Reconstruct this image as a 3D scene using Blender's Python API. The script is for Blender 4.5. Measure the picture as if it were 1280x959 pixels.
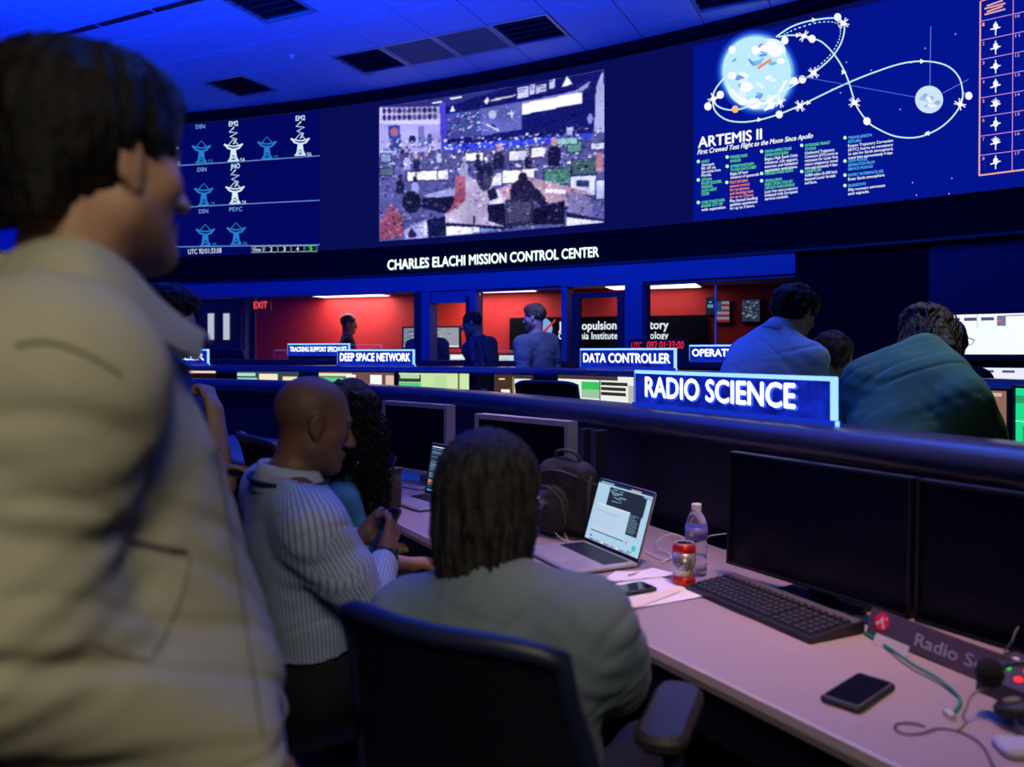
import bpy, bmesh, math, random
import numpy as np
from mathutils import Vector, Matrix
from mathutils.bvhtree import BVHTree

for o in list(bpy.data.objects):
    bpy.data.objects.remove(o)
SC = bpy.context.scene
COL = SC.collection
random.seed(4)
RNG = np.random.default_rng(4)

# ------------------------------------------------------------------ camera
EYE = 1.40
cam_d = bpy.data.cameras.new('camera')
cam = bpy.data.objects.new('camera', cam_d)
COL.objects.link(cam)
cam.location = (0, 0, EYE)
cam.rotation_euler = (math.pi / 2, 0, 0)
cam_d.sensor_width = 36.0
cam_d.lens = 36.0 * 1000 / 1280
cam_d.shift_y = -39.5 / 1280
cam_d.clip_start = 0.02
cam_d.dof.use_dof = True
cam_d.dof.focus_distance = 4.2
cam_d.dof.aperture_fstop = 2.6
SC.camera = cam

# ------------------------------------------------------------------ world, exposure
w = bpy.data.worlds.new('world')
SC.world = w
w.use_nodes = True
w.node_tree.nodes['Background'].inputs[0].default_value = (0.004, 0.008, 0.05, 1)
w.node_tree.nodes['Background'].inputs[1].default_value = 0.25
SC.view_settings.view_transform = 'Standard'
SC.view_settings.look = 'None'
SC.view_settings.gamma = 1
SC.view_settings.exposure = 0
SC.view_settings.use_curve_mapping = False


def area(name, loc, target, size, power, col, sy=None, spread=180):
    d = bpy.data.lights.new(name, 'AREA')
    d.energy = power
    d.color = col
    d.size = size
    if sy:
        d.shape = 'RECTANGLE'
        d.size_y = sy
    d.spread = math.radians(spread)
    o = bpy.data.objects.new(name, d)
    COL.objects.link(o)
    o.location = loc
    v = Vector(target) - Vector(loc)
    o.rotation_euler = v.to_track_quat('-Z', 'Y').to_euler()
    return o


BLUE = (0.002, 0.045, 1.0)
# blue wash that the room has on its ceiling, and blue overheads above the rows
area('ceiling_wash_light', (-4.2, 4.9, 3.45), (-4.4, 8.6, 4.75), 2.2, 260, BLUE, 0.5)
area('ceiling_wash_light', (-1.2, 4.7, 3.45), (-1.0, 8.0, 4.75), 2.2, 190, BLUE, 0.5)
area('ceiling_wash_light', (1.9, 4.2, 3.45), (2.1, 7.2, 4.75), 2.0, 70, BLUE, 0.5)
area('blue_overhead_light', (-1.9, 5.6, 4.3), (-1.6, 6.4, 1.0), 2.6, 52, (0.010, 0.060, 1.0))
area('blue_overhead_light', (1.1, 4.3, 4.3), (1.1, 4.4, 0), 1.8, 66, (0.025, 0.13, 1.0))
area('blue_overhead_light', (-0.4, 2.9, 4.2), (-0.5, 2.4, 0), 1.2, 30, (0.025, 0.12, 1.0))
# warm dimmed downlights above the near desk and aisle
area('warm_desk_downlight', (0.85, 1.75, 3.9), (0.66, 1.95, 0.74), 0.30, 5.2, (1.0, 0.62, 0.52), spread=40)
area('warm_desk_downlight', (0.0, 3.3, 3.9), (0.0, 3.1, 0.74), 0.30, 3.0, (1.0, 0.62, 0.52), spread=40)
area('row_downlight', (2.3, 3.5, 4.1), (1.75, 3.1, 1.0), 0.4, 1.5, (0.95, 1.0, 0.85), spread=28)  # fill light added to brighten the green t-shirt, no fixture of the room
area('aisle_downlight', (0.25, -1.1, 2.9), (-0.42, 0.95, 1.05), 0.9, 6.6, (1.0, 0.92, 0.70), spread=80)
area('window_downlight', (0.1, 6.0, 4.3), (0.15, 7.5, 1.5), 0.3, 0.9, (0.9, 0.95, 1.0), spread=24)  # added fill that whitens the men at the windows, no real fixture


# ------------------------------------------------------------------ projection helpers
def P(x, y, Y):
    return Vector(((x - 640) / 1000 * Y, Y, EYE - (y - 440) / 1000 * Y))


NX, NY = 0.864, 0.503          # direction across the near console (away from its seats)


def LW(lx, ly, z=0.0):          # near-console frame to world
    return Vector((lx * NY + ly * NX, -lx * NX + ly * NY, z))


LROT = math.atan2(-NX, NY)
DESK = 0.74


def D(x, y, z=DESK):            # point on the desk top
    Y = (EYE - z) * 1000 / (y - 440)
    return P(x, y, Y)


# ------------------------------------------------------------------ materials
def lin(c):
    return tuple((v / 12.92 if v <= 0.04045 else ((v + 0.055) / 1.055) ** 2.4) for v in c)


def s8(r, g, b):
    return lin((r / 255, g / 255, b / 255))


MATS = {}


def mat(name, col, rough=0.6, metal=0.0, noise=0.0, nscale=40.0, bump=0.0, bscale=200.0, spec=0.5, coat=0.0, sheen=0.0):
    if name in MATS:
        return MATS[name]
    m = bpy.data.materials.new(name)
    m.use_nodes = True
    nt = m.node_tree
    b = nt.nodes['Principled BSDF']
    b.inputs['Base Color'].default_value = (*col, 1)
    b.inputs['Roughness'].default_value = rough
    b.inputs['Metallic'].default_value = metal
    b.inputs['Specular IOR Level'].default_value = spec
    b.inputs['Coat Weight'].default_value = coat
    b.inputs['Sheen Weight'].default_value = sheen
    tc = nt.nodes.new('ShaderNodeTexCoord')
    if noise > 0:
        n = nt.nodes.new('ShaderNodeTexNoise')
        n.inputs['Scale'].default_value = nscale
        n.inputs['Detail'].default_value = 4
        nt.links.new(tc.outputs['Object'], n.inputs['Vector'])
        mx = nt.nodes.new('ShaderNodeMix')
        mx.data_type = 'RGBA'
        mx.inputs['A'].default_value = (*[c * (1 - noise) for c in col], 1)
        mx.inputs['B'].default_value = (*[min(1, c * (1 + noise)) for c in col], 1)
        nt.links.new(n.outputs['Fac'], mx.inputs['Factor'])
        nt.links.new(mx.outputs['Result'], b.inputs['Base Color'])
    if bump > 0:
        n2 = nt.nodes.new('ShaderNodeTexNoise')
        n2.inputs['Scale'].default_value = bscale
        n2.inputs['Detail'].default_value = 3
        nt.links.new(tc.outputs['Object'], n2.inputs['Vector'])
        bp = nt.nodes.new('ShaderNodeBump')
        bp.inputs['Strength'].default_value = bump
        bp.inputs['Distance'].default_value = 0.01
        nt.links.new(n2.outputs['Fac'], bp.inputs['Height'])
        nt.links.new(bp.outputs['Normal'], b.inputs['Normal'])
    MATS[name] = m
    return m


def emit(name, col, strength=1.0):
    if name in MATS:
        return MATS[name]
    m = bpy.data.materials.new(name)
    m.use_nodes = True
    nt = m.node_tree
    nt.nodes.remove(nt.nodes['Principled BSDF'])
    e = nt.nodes.new('ShaderNodeEmission')
    e.inputs['Color'].default_value = (*col, 1)
    e.inputs['Strength'].default_value = strength
    nt.links.new(e.outputs[0], nt.nodes['Material Output'].inputs[0])
    MATS[name] = m
    return m


def attr_emit(name, strength=1.0):
    if name in MATS:
        return MATS[name]
    m = emit(name, (1, 1, 1), strength)
    nt = m.node_tree
    a = nt.nodes.new('ShaderNodeAttribute')
    a.attribute_name = 'Col'
    e = [n for n in nt.nodes if n.type == 'EMISSION'][0]
    nt.links.new(a.outputs['Color'], e.inputs['Color'])
    return m


def attr_mat(name, base, rough=0.6, noise=0.15, nscale=60, bump=0.1, bscale=300, spec=0.4, sheen=0.0):
    """base colour times the mesh's own tint"""
    if name in MATS:
        return MATS[name]
    m = mat(name, base, rough, 0, noise, nscale, bump, bscale, spec, 0, sheen)
    nt = m.node_tree
    b = nt.nodes['Principled BSDF']
    a = nt.nodes.new('ShaderNodeAttribute')
    a.attribute_name = 'Col'
    mx = nt.nodes.new('ShaderNodeMix')
    mx.data_type = 'RGBA'
    mx.blend_type = 'MULTIPLY'
    mx.inputs['Factor'].default_value = 1
    l = b.inputs['Base Color'].links
    if l:
        nt.links.new(l[0].from_socket, mx.inputs['A'])
    else:
        mx.inputs['A'].default_value = (*base, 1)
    nt.links.new(a.outputs['Color'], mx.inputs['B'])
    nt.links.new(mx.outputs['Result'], b.inputs['Base Color'])
    return m


# ------------------------------------------------------------------ objects
def tag(o, label, cat, group=None, kind=None):
    if label:
        o['label'] = label
    if cat:
        o['category'] = cat
    if group:
        o['group'] = group
    if kind:
        o['kind'] = kind
    return o


def empty(name, loc=(0, 0, 0), rz=0.0, label=None, cat=None, group=None):
    o = bpy.data.objects.new(name, None)
    o.empty_display_size = 0.1
    COL.objects.link(o)
    o.location = loc
    o.rotation_euler = (0, 0, rz)
    return tag(o, label, cat, group)


def link(name, me, m=None, parent=None, smooth=False):
    o = bpy.data.objects.new(name, me)
    COL.objects.link(o)
    if m is not None:
        for mm in (m if isinstance(m, (list, tuple)) else [m]):
            me.materials.append(mm)
    if parent is not None:
        o.parent = parent
    if smooth:
        me.polygons.foreach_set('use_smooth', [True] * len(me.polygons))
    return o


def wpart(name, me, m, parent, smooth=False):
    """mesh given in world coordinates under a parent that may be placed anywhere"""
    o = link(name, me, m, parent, smooth)
    bpy_mat = Matrix.LocRotScale(parent.location, parent.rotation_euler, parent.scale)
    if parent.parent is not None:
        pp = parent.parent
        bpy_mat = Matrix.LocRotScale(pp.location, pp.rotation_euler, pp.scale) @ parent.matrix_parent_inverse @ bpy_mat
    o.matrix_parent_inverse = bpy_mat.inverted()
    return o


def struct(name, me, m, parent=None, smooth=False):
    o = link(name, me, m, parent, smooth)
    if parent is None:
        o['kind'] = 'structure'
    return o


def copy_tree(o, parent=None):
    c = o.copy()
    COL.objects.link(c)
    if parent is not None:
        c.parent = parent
    for ch in list(o.children):
        copy_tree(ch, c)
    return c


class MB:
    """collects shapes, then becomes one mesh"""

    def __init__(s):
        s.v = []
        s.f = []
        s.c = []       # per-face colour (optional)
        s.col = None

    def add(s, vs, fs):
        n = len(s.v)
        s.v += [tuple(q) for q in vs]
        for f in fs:
            s.f.append([n + i for i in f])
            s.c.append(s.col)
        return s

    def box(s, x0, x1, y0, y1, z0, z1, M=None):
        vs = [Vector(q) for q in ((x0, y0, z0), (x1, y0, z0), (x1, y1, z0), (x0, y1, z0),
                                  (x0, y0, z1), (x1, y0, z1), (x1, y1, z1), (x0, y1, z1))]
        if M is not None:
            vs = [M @ q for q in vs]
        return s.add(vs, [(3, 2, 1, 0), (4, 5, 6, 7), (0, 1, 5, 4), (1, 2, 6, 5), (2, 3, 7, 6), (3, 0, 4, 7)])

    def rbox(s, x0, x1, y0, y1, z0, z1, r, M=None, n=3):
        """box with rounded vertical corners and small chamfers"""
        ch = min(r * 0.4, (z1 - z0) * 0.3, 0.01)
        rings = []
        for z, ins in ((z0, ch), (z0 + ch, 0), (z1 - ch, 0), (z1, ch)):
            ring = []
            for cx, cy, a0 in ((x1 - r, y1 - r, 0), (x0 + r, y1 - r, 90), (x0 + r, y0 + r, 180), (x1 - r, y0 + r, 270)):
                for i in range(n + 1):
                    a = math.radians(a0 + 90 * i / n)
                    ring.append(Vector((cx + (r - ins) * math.cos(a), cy + (r - ins) * math.sin(a), z)))
            rings.append(ring)
        return s.loft(rings, M)

    def loft(s, rings, M=None, caps=True, close=True):
        k = len(rings[0])
        vs = [q if M is None else M @ Vector(q) for r in rings for q in r]
        fs = []
        for i in range(len(rings) - 1):
            for j in range(k if close else k - 1):
                a, b = i * k + j, i * k + (j + 1) % k
                fs.append((a, b, b + k, a + k))
        if caps:
            fs.append(tuple(range(k))[::-1])
            fs.append(tuple(range((len(rings) - 1) * k, len(rings) * k)))
        return s.add(vs, fs)

    def tube(s, pts, r, n=8, caps=True):
        pts = [Vector(p) for p in pts]
        rad = r if isinstance(r, (list, tuple)) else [r] * len(pts)
        rings = []
        nrm = None
        for i, p in enumerate(pts):
            t = (pts[min(i + 1, len(pts) - 1)] - pts[max(i - 1, 0)])
            if t.length < 1e-9:
                t = Vector((0, 0, 1))
            t.normalize()
            if nrm is None:
                nrm = t.orthogonal().normalized()
            nrm = (nrm - t * nrm.dot(t))
            if nrm.length < 1e-6:
                nrm = t.orthogonal()
            nrm.normalize()
            b = t.cross(nrm)
            rings.append([p + (nrm * math.cos(a) + b * math.sin(a)) * rad[i] for a in [2 * math.pi * j / n for j in range(n)]])
        return s.loft(rings, None, caps)

    def lathe(s, prof, n=24, M=None):
        rings = [[Vector((r * math.cos(2 * math.pi * j / n), r * math.sin(2 * math.pi * j / n), z)) for j in range(n)] for r, z in prof]
        return s.loft(rings, M)

    def disc(s, c, r, M=None, n=16, sx=1.0):
        vs = [Vector(c)] + [Vector((c[0] + sx * r * math.cos(2 * math.pi * j / n), c[1] + r * math.sin(2 * math.pi * j / n), c[2])) for j in range(n)]
        if M is not None:
            vs = [M @ q for q in vs]
        return s.add(vs, [(0, 1 + j, 1 + (j + 1) % n) for j in range(n)])

    def mesh(s, name='m', colors=False):
        me = bpy.data.meshes.new(name)
        me.from_pydata([tuple(q) for q in s.v], [], s.f)
        me.update()
        if colors:
            a = me.color_attributes.new('Col', 'FLOAT_COLOR', 'CORNER')
            buf = []
            for f, c in zip(s.f, s.c):
                c = c or (1, 1, 1)
                buf += [c[0], c[1], c[2], 1.0] * len(f)
            a.data.foreach_set('color', buf)
        return me

    def build(s, name, m, parent=None, smooth=False, colors=False):
        return link(name, s.mesh(name, colors), m, parent, smooth)


def autosmooth(o, ang=35):
    """smooth shading that keeps hard edges"""
    me = o.data
    bm = bmesh.new()
    bm.from_mesh(me)
    for f in bm.faces:
        f.smooth = True
    for e in bm.edges:
        if len(e.link_faces) == 2 and e.calc_face_angle(0) > math.radians(ang):
            e.smooth = False
    bm.to_mesh(me)
    bm.free()
    return o


_tx = {}


def text_geo(txt, bold=0.0, shear=0.0):
    """flat glyphs as (verts, faces), unit cap height about 0.7, starting at x = 0"""
    key = (txt, bold, shear)
    if key in _tx:
        return _tx[key]
    cu = bpy.data.curves.new('t', 'FONT')
    cu.body = txt
    cu.resolution_u = 3
    cu.offset = bold
    cu.shear = shear
    cu.fill_mode = 'FRONT'
    o = bpy.data.objects.new('t', cu)
    COL.objects.link(o)
    dg = bpy.context.evaluated_depsgraph_get()
    me = bpy.data.meshes.new_from_object(o.evaluated_get(dg))
    vs = [tuple(v.co) for v in me.vertices]
    fs = [tuple(p.vertices) for p in me.polygons]
    bpy.data.objects.remove(o)
    bpy.data.curves.remove(cu)
    bpy.data.meshes.remove(me)
    if vs:
        x0 = min(v[0] for v in vs)
        vs = [(v[0] - x0, v[1], v[2]) for v in vs]
    _tx[key] = (vs, fs)
    return vs, fs


def text_fit(txt, x0, x1, y0, h, fn, mb, bold=0.0, shear=0.0):
    """put text into mb: from x0 to x1, baseline y0, cap height h; fn maps (x, y) to a point"""
    vs, fs = text_geo(txt, 0.0, shear)
    if not vs:
        return
    w = max(v[0] for v in vs)
    hh = max(v[1] for v in vs)
    for dx, dy in (((0, 0), (bold, 0), (-bold, 0), (0, bold * 0.8), (0, -bold * 0.8)) if bold > 0.011 else ((0, 0),)):
        mb.add([fn(x0 + (v[0] + dx) / w * (x1 - x0), y0 + (v[1] + dy) / hh * h) for v in vs], fs)


# ------------------------------------------------------------------ implicit-surface modelling
class Field:
    def __init__(s, lo, hi, h):
        s.h = h
        s.lo = np.array(lo, float)
        s.n = np.ceil((np.array(hi, float) - s.lo) / h).astype(int) + 1
        s.F = np.full(s.n, 0.08, np.float32)
        s.ax = [(s.lo[i] + h * np.arange(s.n[i])).astype(np.float32) for i in range(3)]

    def _sl(s, lo, hi, pad):
        a = np.clip(np.floor((np.array(lo) - pad - s.lo) / s.h).astype(int), 0, s.n)
        b = np.clip(np.ceil((np.array(hi) + pad - s.lo) / s.h).astype(int) + 1, 0, s.n)
        if np.any(b <= a):
            return None
        return tuple(slice(a[i], b[i]) for i in range(3))

    def _pts(s, sl):
        return (s.ax[0][sl[0]][:, None, None], s.ax[1][sl[1]][None, :, None], s.ax[2][sl[2]][None, None, :])

    def put(s, prim, k=0.02, op='+'):
        fn, lo, hi = prim
        sl = s._sl(lo, hi, 0.05 + k)
        if sl is None:
            return
        d = fn(*s._pts(sl))
        A = s.F[sl]
        if op == '-':
            d = -d
            hh = np.maximum(k - np.abs(A - d), 0) / k if k > 0 else 0
            s.F[sl] = np.maximum(A, d) + hh * hh * k * 0.25
        else:
            hh = np.maximum(k - np.abs(A - d), 0) / k if k > 0 else 0
            s.F[sl] = np.minimum(A, d) - hh * hh * k * 0.25

    def cut(s, p, n, k=0.004):
        """remove everything on the +n side of plane p"""
        n = np.array(n, float)
        n = n / np.linalg.norm(n)
        X, Y, Z = s._pts((slice(None),) * 3)
        d = ((X - p[0]) * n[0] + (Y - p[1]) * n[1] + (Z - p[2]) * n[2]).astype(np.float32)
        s.F = np.maximum(s.F, d)

    def mesh(s):
        F = s.F
        inside = F < 0
        c = inside[:-1, :-1, :-1].astype(np.int8)
        for dx, dy, dz in ((1, 0, 0), (0, 1, 0), (1, 1, 0), (0, 0, 1), (1, 0, 1), (0, 1, 1), (1, 1, 1)):
            c = c + inside[dx:inside.shape[0] - 1 + dx, dy:inside.shape[1] - 1 + dy, dz:inside.shape[2] - 1 + dz]
        act = np.argwhere((c > 0) & (c < 8))
        idx = np.full(c.shape, -1, np.int32)
        idx[act[:, 0], act[:, 1], act[:, 2]] = np.arange(len(act))
        acc = np.zeros((len(act), 3))
        cnt = np.zeros(len(act))
        cs = [(0, 0, 0), (1, 0, 0), (0, 1, 0), (1, 1, 0), (0, 0, 1), (1, 0, 1), (0, 1, 1), (1, 1, 1)]
        val = [F[act[:, 0] + a, act[:, 1] + b, act[:, 2] + d] for a, b, d in cs]
        for i in range(8):
            for ax in range(3):
                if cs[i][ax] == 0:
                    j = i + (1, 2, 4)[ax]
                    a, b = val[i], val[j]
                    m = (a < 0) != (b < 0)
                    t = np.where(m, a / np.where(m, a - b, 1), 0)
                    pnt = np.tile(np.array(cs[i], float), (len(act), 1))
                    pnt[:, ax] += t
                    acc += pnt * m[:, None]
                    cnt += m
        V = (act + acc / cnt[:, None]) * s.h + s.lo
        faces = []
        for ax in range(3):
            o1, o2 = [(1, 2), (2, 0), (0, 1)][ax]
            sl0 = [slice(1, -1)] * 3
            sl1 = [slice(1, -1)] * 3
            sl0[ax] = slice(0, -1)
            sl1[ax] = slice(1, None)
            A, B = inside[tuple(sl0)], inside[tuple(sl1)]
            for flip, mk in ((False, A & ~B), (True, ~A & B)):
                e = np.argwhere(mk)
                if not len(e):
                    continue
                off = np.array([1, 1, 1])
                off[ax] = 0
                e = e + off
                q = []
                for d1, d2 in ((-1, -1), (0, -1), (0, 0), (-1, 0)):
                    ee = e.copy()
                    ee[:, o1] += d1
                    ee[:, o2] += d2
                    q.append(idx[ee[:, 0], ee[:, 1], ee[:, 2]])
                q = np.stack(q, 1)
                if flip:
                    q = q[:, ::-1]
                faces.append(q)
        Q = np.concatenate(faces) if faces else np.zeros((0, 4), int)
        return V, Q


def normals(V, Q):
    n = np.cross(V[Q[:, 2]] - V[Q[:, 0]], V[Q[:, 3]] - V[Q[:, 1]])
    N = np.zeros_like(V)
    for i in range(4):
        for a in range(3):
            N[:, a] += np.bincount(Q[:, i], n[:, a], len(V))
    return N / np.maximum(np.linalg.norm(N, axis=1), 1e-12)[:, None]


def relax(V, Q, it=2, f=0.5):
    for _ in range(it):
        S = np.zeros_like(V)
        C = np.zeros(len(V))
        for i in range(4):
            a, b = Q[:, i], Q[:, (i + 1) % 4]
            for ax in range(3):
                S[:, ax] += np.bincount(a, V[b, ax], len(V)) + np.bincount(b, V[a, ax], len(V))
            C += np.bincount(a, None, len(V)) + np.bincount(b, None, len(V))
        V = V + f * (S / np.maximum(C, 1)[:, None] - V)
    return V


_LAT = RNG.random((32, 32, 32)).astype(np.float32)


def vnoise(p):
    i = np.floor(p).astype(int)
    f = p - i
    f = f * f * (3 - 2 * f)
    r = 0
    for a in (0, 1):
        for b in (0, 1):
            for c in (0, 1):
                wgt = (f[:, 0] if a else 1 - f[:, 0]) * (f[:, 1] if b else 1 - f[:, 1]) * (f[:, 2] if c else 1 - f[:, 2])
                r = r + wgt * _LAT[(i[:, 0] + a) % 32, (i[:, 1] + b) % 32, (i[:, 2] + c) % 32]
    return r * 2 - 1


def np_mesh(name, V, Q, cols=None, attrs=None, extra=None):
    """quads (and optionally extra (verts, faces) from an MB) to a mesh"""
    if extra is not None and extra.v:
        ev = np.array([tuple(q) for q in extra.v], float)
        n0 = len(V)
        V = np.concatenate([V, ev])
        faces = [tuple(q) for q in Q.tolist()] + [tuple(i + n0 for i in f) for f in extra.f]
        me = bpy.data.meshes.new(name)
        me.from_pydata(V.tolist(), [], faces)
        me.update()
    else:
        me = bpy.data.meshes.new(name)
        me.vertices.add(len(V))
        me.vertices.foreach_set('co', V.astype(np.float32).ravel())
        me.loops.add(Q.size)
        me.loops.foreach_set('vertex_index', Q.astype(np.int32).ravel())
        me.polygons.add(len(Q))
        me.polygons.foreach_set('loop_start', (np.arange(len(Q)) * 4).astype(np.int32))
        me.polygons.foreach_set('loop_total', np.full(len(Q), 4, np.int32))
        me.update(calc_edges=True)
    nv = len(me.vertices)
    if cols is not None:
        c = np.ones((nv, 4), np.float32)
        c[:len(cols), :3] = cols
        a = me.color_attributes.new('Col', 'FLOAT_COLOR', 'POINT')
        a.data.foreach_set('color', c.ravel())
    if attrs:
        for k, val in attrs.items():
            full = np.zeros(nv, np.float32)
            full[:len(val)] = val
            a = me.attributes.new(k, 'FLOAT', 'POINT')
            a.data.foreach_set('value', full)
    me.polygons.foreach_set('use_smooth', [True] * len(me.polygons))
    return me


def rcone(a, b, ra, rb):
    a = np.array(a, float)
    b = np.array(b, float)
    ba = b - a
    L = max(ba @ ba, 1e-12)

    def fn(X, Y, Z):
        px, py, pz = X - a[0], Y - a[1], Z - a[2]
        t = np.clip((px * ba[0] + py * ba[1] + pz * ba[2]) / L, 0, 1)
        return (np.sqrt((px - t * ba[0]) ** 2 + (py - t * ba[1]) ** 2 + (pz - t * ba[2]) ** 2) - (ra + t * (rb - ra))).astype(np.float32)
    R = max(ra, rb)
    return fn, np.minimum(a, b) - R, np.maximum(a, b) + R


def ell(c, r, R=None):
    """ellipsoid; R columns are its axes"""
    c = np.array(c, float)
    r = np.array(r, float)
    R = np.eye(3) if R is None else np.array(R, float)

    def fn(X, Y, Z):
        px, py, pz = X - c[0], Y - c[1], Z - c[2]
        q = [px * R[0, i] + py * R[1, i] + pz * R[2, i] for i in range(3)]
        k0 = np.sqrt(sum((q[i] / r[i]) ** 2 for i in range(3)))
        k1 = np.sqrt(sum((q[i] / (r[i] ** 2)) ** 2 for i in range(3)))
        return (k0 * (k0 - 1) / np.maximum(k1, 1e-9)).astype(np.float32)
    ext = np.abs(R) @ r
    return fn, c - ext, c + ext
# ================================================================== THE ROOM
CX, CY, RW = -9.182, -8.607, 19.3615       # curved front wall
CEIL = 4.40


def wall_phi(x):                            # angle on the wall seen at photo column x
    k = (x - 640) / 1000
    a = 1 + k * k
    b = -2 * (k * CX + CY)
    c = CX * CX + CY * CY - RW * RW
    Y = (-b + math.sqrt(b * b - 4 * a * c)) / (2 * a)
    return math.atan2(Y - CY, k * Y - CX)


def wall_pt(phi, z, off=0.0):               # off > 0 is into the room
    r = RW - off
    return Vector((CX + r * math.cos(phi), CY + r * math.sin(phi), z))


def wall_z(x, y, off=0.0):
    p = wall_pt(wall_phi(x), 0, off)
    return EYE - (y - 440) / 1000 * p.y


def WPX(x, y, off=0.0):
    """point of the wall at a photo position, set off from the wall"""
    ph = wall_phi(x)
    Y = wall_pt(ph, 0, 0).y
    return wall_pt(ph, EYE - (y - 440) / 1000 * Y, off)


def arc_box(mb, x0, x1, z0, z1, o0, o1, n=None, phi=False):
    """curved bar on the wall between photo columns x0 and x1"""
    p0, p1 = (x0, x1) if phi else (wall_phi(x0), wall_phi(x1))
    n = n or max(1, int(abs(p1 - p0) * 40) + 1)
    rings = []
    for i in range(n + 1):
        p = p0 + (p1 - p0) * i / n
        rings.append([wall_pt(p, z0, o0), wall_pt(p, z0, o1), wall_pt(p, z1, o1), wall_pt(p, z1, o0)])
    return mb.loft(rings)


M_black = mat('black_surround', (0.003, 0.003, 0.005), 0.8, noise=0.2, spec=0.08)
M_navy = mat('navy_painted_metal', (0.045, 0.060, 0.16), 0.42, noise=0.15, nscale=8)
M_navydark = mat('dark_navy_panel', (0.010, 0.011, 0.028), 0.55, spec=0.3, noise=0.15, nscale=8)
M_bluewall = mat('blue_painted_wall', (0.08, 0.12, 0.40), 0.6, noise=0.1, nscale=6)
M_carpet = mat('dark_carpet', (0.012, 0.013, 0.022), 0.95, noise=0.5, nscale=90, bump=0.6, bscale=300)
M_tile = mat('ceiling_tile_blue_grey', (0.34, 0.42, 0.64), 0.9, noise=0.06, nscale=25, bump=0.25, bscale=120)  # tiles are white; the blue wash on them is mixed into this colour
M_tbar = mat('ceiling_grid_grey', (0.32, 0.33, 0.36), 0.7)
M_vent = mat('vent_dark_metal', (0.012, 0.012, 0.018), 0.45)
M_ventframe = mat('vent_frame_metal', (0.35, 0.36, 0.40), 0.4, metal=0.4)

struct('floor', MB().box(-13, 9, -4, 15, -0.1, 0).mesh(), M_carpet)
PHI_L, PHI_R = wall_phi(-120), math.asin((-3.9 - CY) / RW)

mb = MB()
arc_box(mb, wall_phi(140), PHI_R, 2.25, CEIL, 0, -0.12, 70, True)
wall_front = struct('wall_front', mb.mesh(), M_black)
mb = MB()
arc_box(mb, PHI_L, wall_phi(140), 0.0, CEIL, 0, -0.12, 30, True)
struct('wall_front_left', mb.mesh(), M_bluewall)
mb = MB()
arc_box(mb, wall_phi(140), wall_phi(808), 0.0, 0.82, 0, -0.12, 40, True)
arc_box(mb, wall_phi(808), PHI_R, 0.0, 0.82, 0, -0.12, 40, True)
struct('wall_front_base', mb.mesh(), M_navydark)
pl = wall_pt(PHI_L, 0)
pr = wall_pt(PHI_R, 0)
struct('wall_left', MB().box(pl.x - 0.12, pl.x, -4, pl.y, 0, CEIL).mesh(), M_bluewall)
struct('wall_back', MB().box(pl.x - 0.12, pr.x + 0.12, -4.0, -3.88, 0, CEIL).mesh(), M_navydark)

# header beam under the video wall and the trims along it
mb = MB()
arc_box(mb, wall_phi(140), wall_phi(997), 2.07, 2.25, 0.07, -0.10, 40, True)
struct('trim_1', mb.mesh(), M_navy)
mb = MB()
arc_box(mb, wall_phi(140), PHI_R, 2.25, 2.275, 0.09, 0.0, 60, True)
struct('trim_2', mb.mesh(), M_navydark)
mb = MB()
arc_box(mb, wall_phi(140), PHI_R, CEIL - 0.10, CEIL - 0.004, 0.05, 0.0, 60, True)
struct('trim_3', mb.mesh(), M_black)

# solid wall to the right of the windows: black panel, then dark navy wall
mb = MB()
arc_box(mb, wall_phi(997), wall_phi(1160), 0.82, 2.25, 0.02, -0.12, 12, True)
struct('wall_front_panel', mb.mesh(), M_black)
mb = MB()
arc_box(mb, wall_phi(1160), PHI_R, 0.82, 2.25, 0.0, -0.12, 40, True)
struct('wall_right', mb.mesh(), mat('navy_wall', (0.02, 0.018, 0.055), 0.7, spec=0.2, noise=0.1, nscale=6))

# glass, frames
def glass_mat():
    m = bpy.data.materials.new('clear_glass')
    m.use_nodes = True
    nt = m.node_tree
    nt.nodes.remove(nt.nodes['Principled BSDF'])
    t = nt.nodes.new('ShaderNodeBsdfTransparent')
    t.inputs[0].default_value = (0.86, 0.90, 0.95, 1)
    g = nt.nodes.new('ShaderNodeBsdfGlossy')
    g.inputs['Roughness'].default_value = 0.02
    f = nt.nodes.new('ShaderNodeFresnel')
    f.inputs[0].default_value = 1.5
    mx = nt.nodes.new('ShaderNodeMixShader')
    nt.links.new(f.outputs[0], mx.inputs[0])
    nt.links.new(t.outputs[0], mx.inputs[1])
    nt.links.new(g.outputs[0], mx.inputs[2])
    nt.links.new(mx.outputs[0], nt.nodes['Material Output'].inputs[0])
    return m


M_glass = glass_mat()


def post(parent, x0, x1, z0=0.0, z1=2.07, o0=0.06, o1=-0.10, m=None, name='post'):
    mb = MB()
    arc_box(mb, x0, x1, z0, z1, o0, o1, 1)
    return link(name, mb.mesh(), m or M_navy, parent)


def window(n, x0, x1, ztop, seams=(), z0=0.82):
    mb = MB()
    arc_box(mb, x0, x1, ztop, 2.07, 0.03, -0.08)
    arc_box(mb, x0, x1, z0, z0 + 0.06, 0.05, -0.10)
    o = struct('window_%d' % n, mb.mesh(), M_navy)
    xs = [x0] + list(seams) + [x1]
    for a, b in zip(xs[:-1], xs[1:]):
        mb = MB()
        arc_box(mb, a + (0.6 if a != x0 else 0), b, z0 + 0.06, ztop, -0.03, -0.04)
        link('pane', mb.mesh(), M_glass, o)
    return o


w1 = window(1, 140, 521, 2.066, (317,))
post(w1, 521, 530, m=M_navydark)
post(w1, 530, 541)
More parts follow.
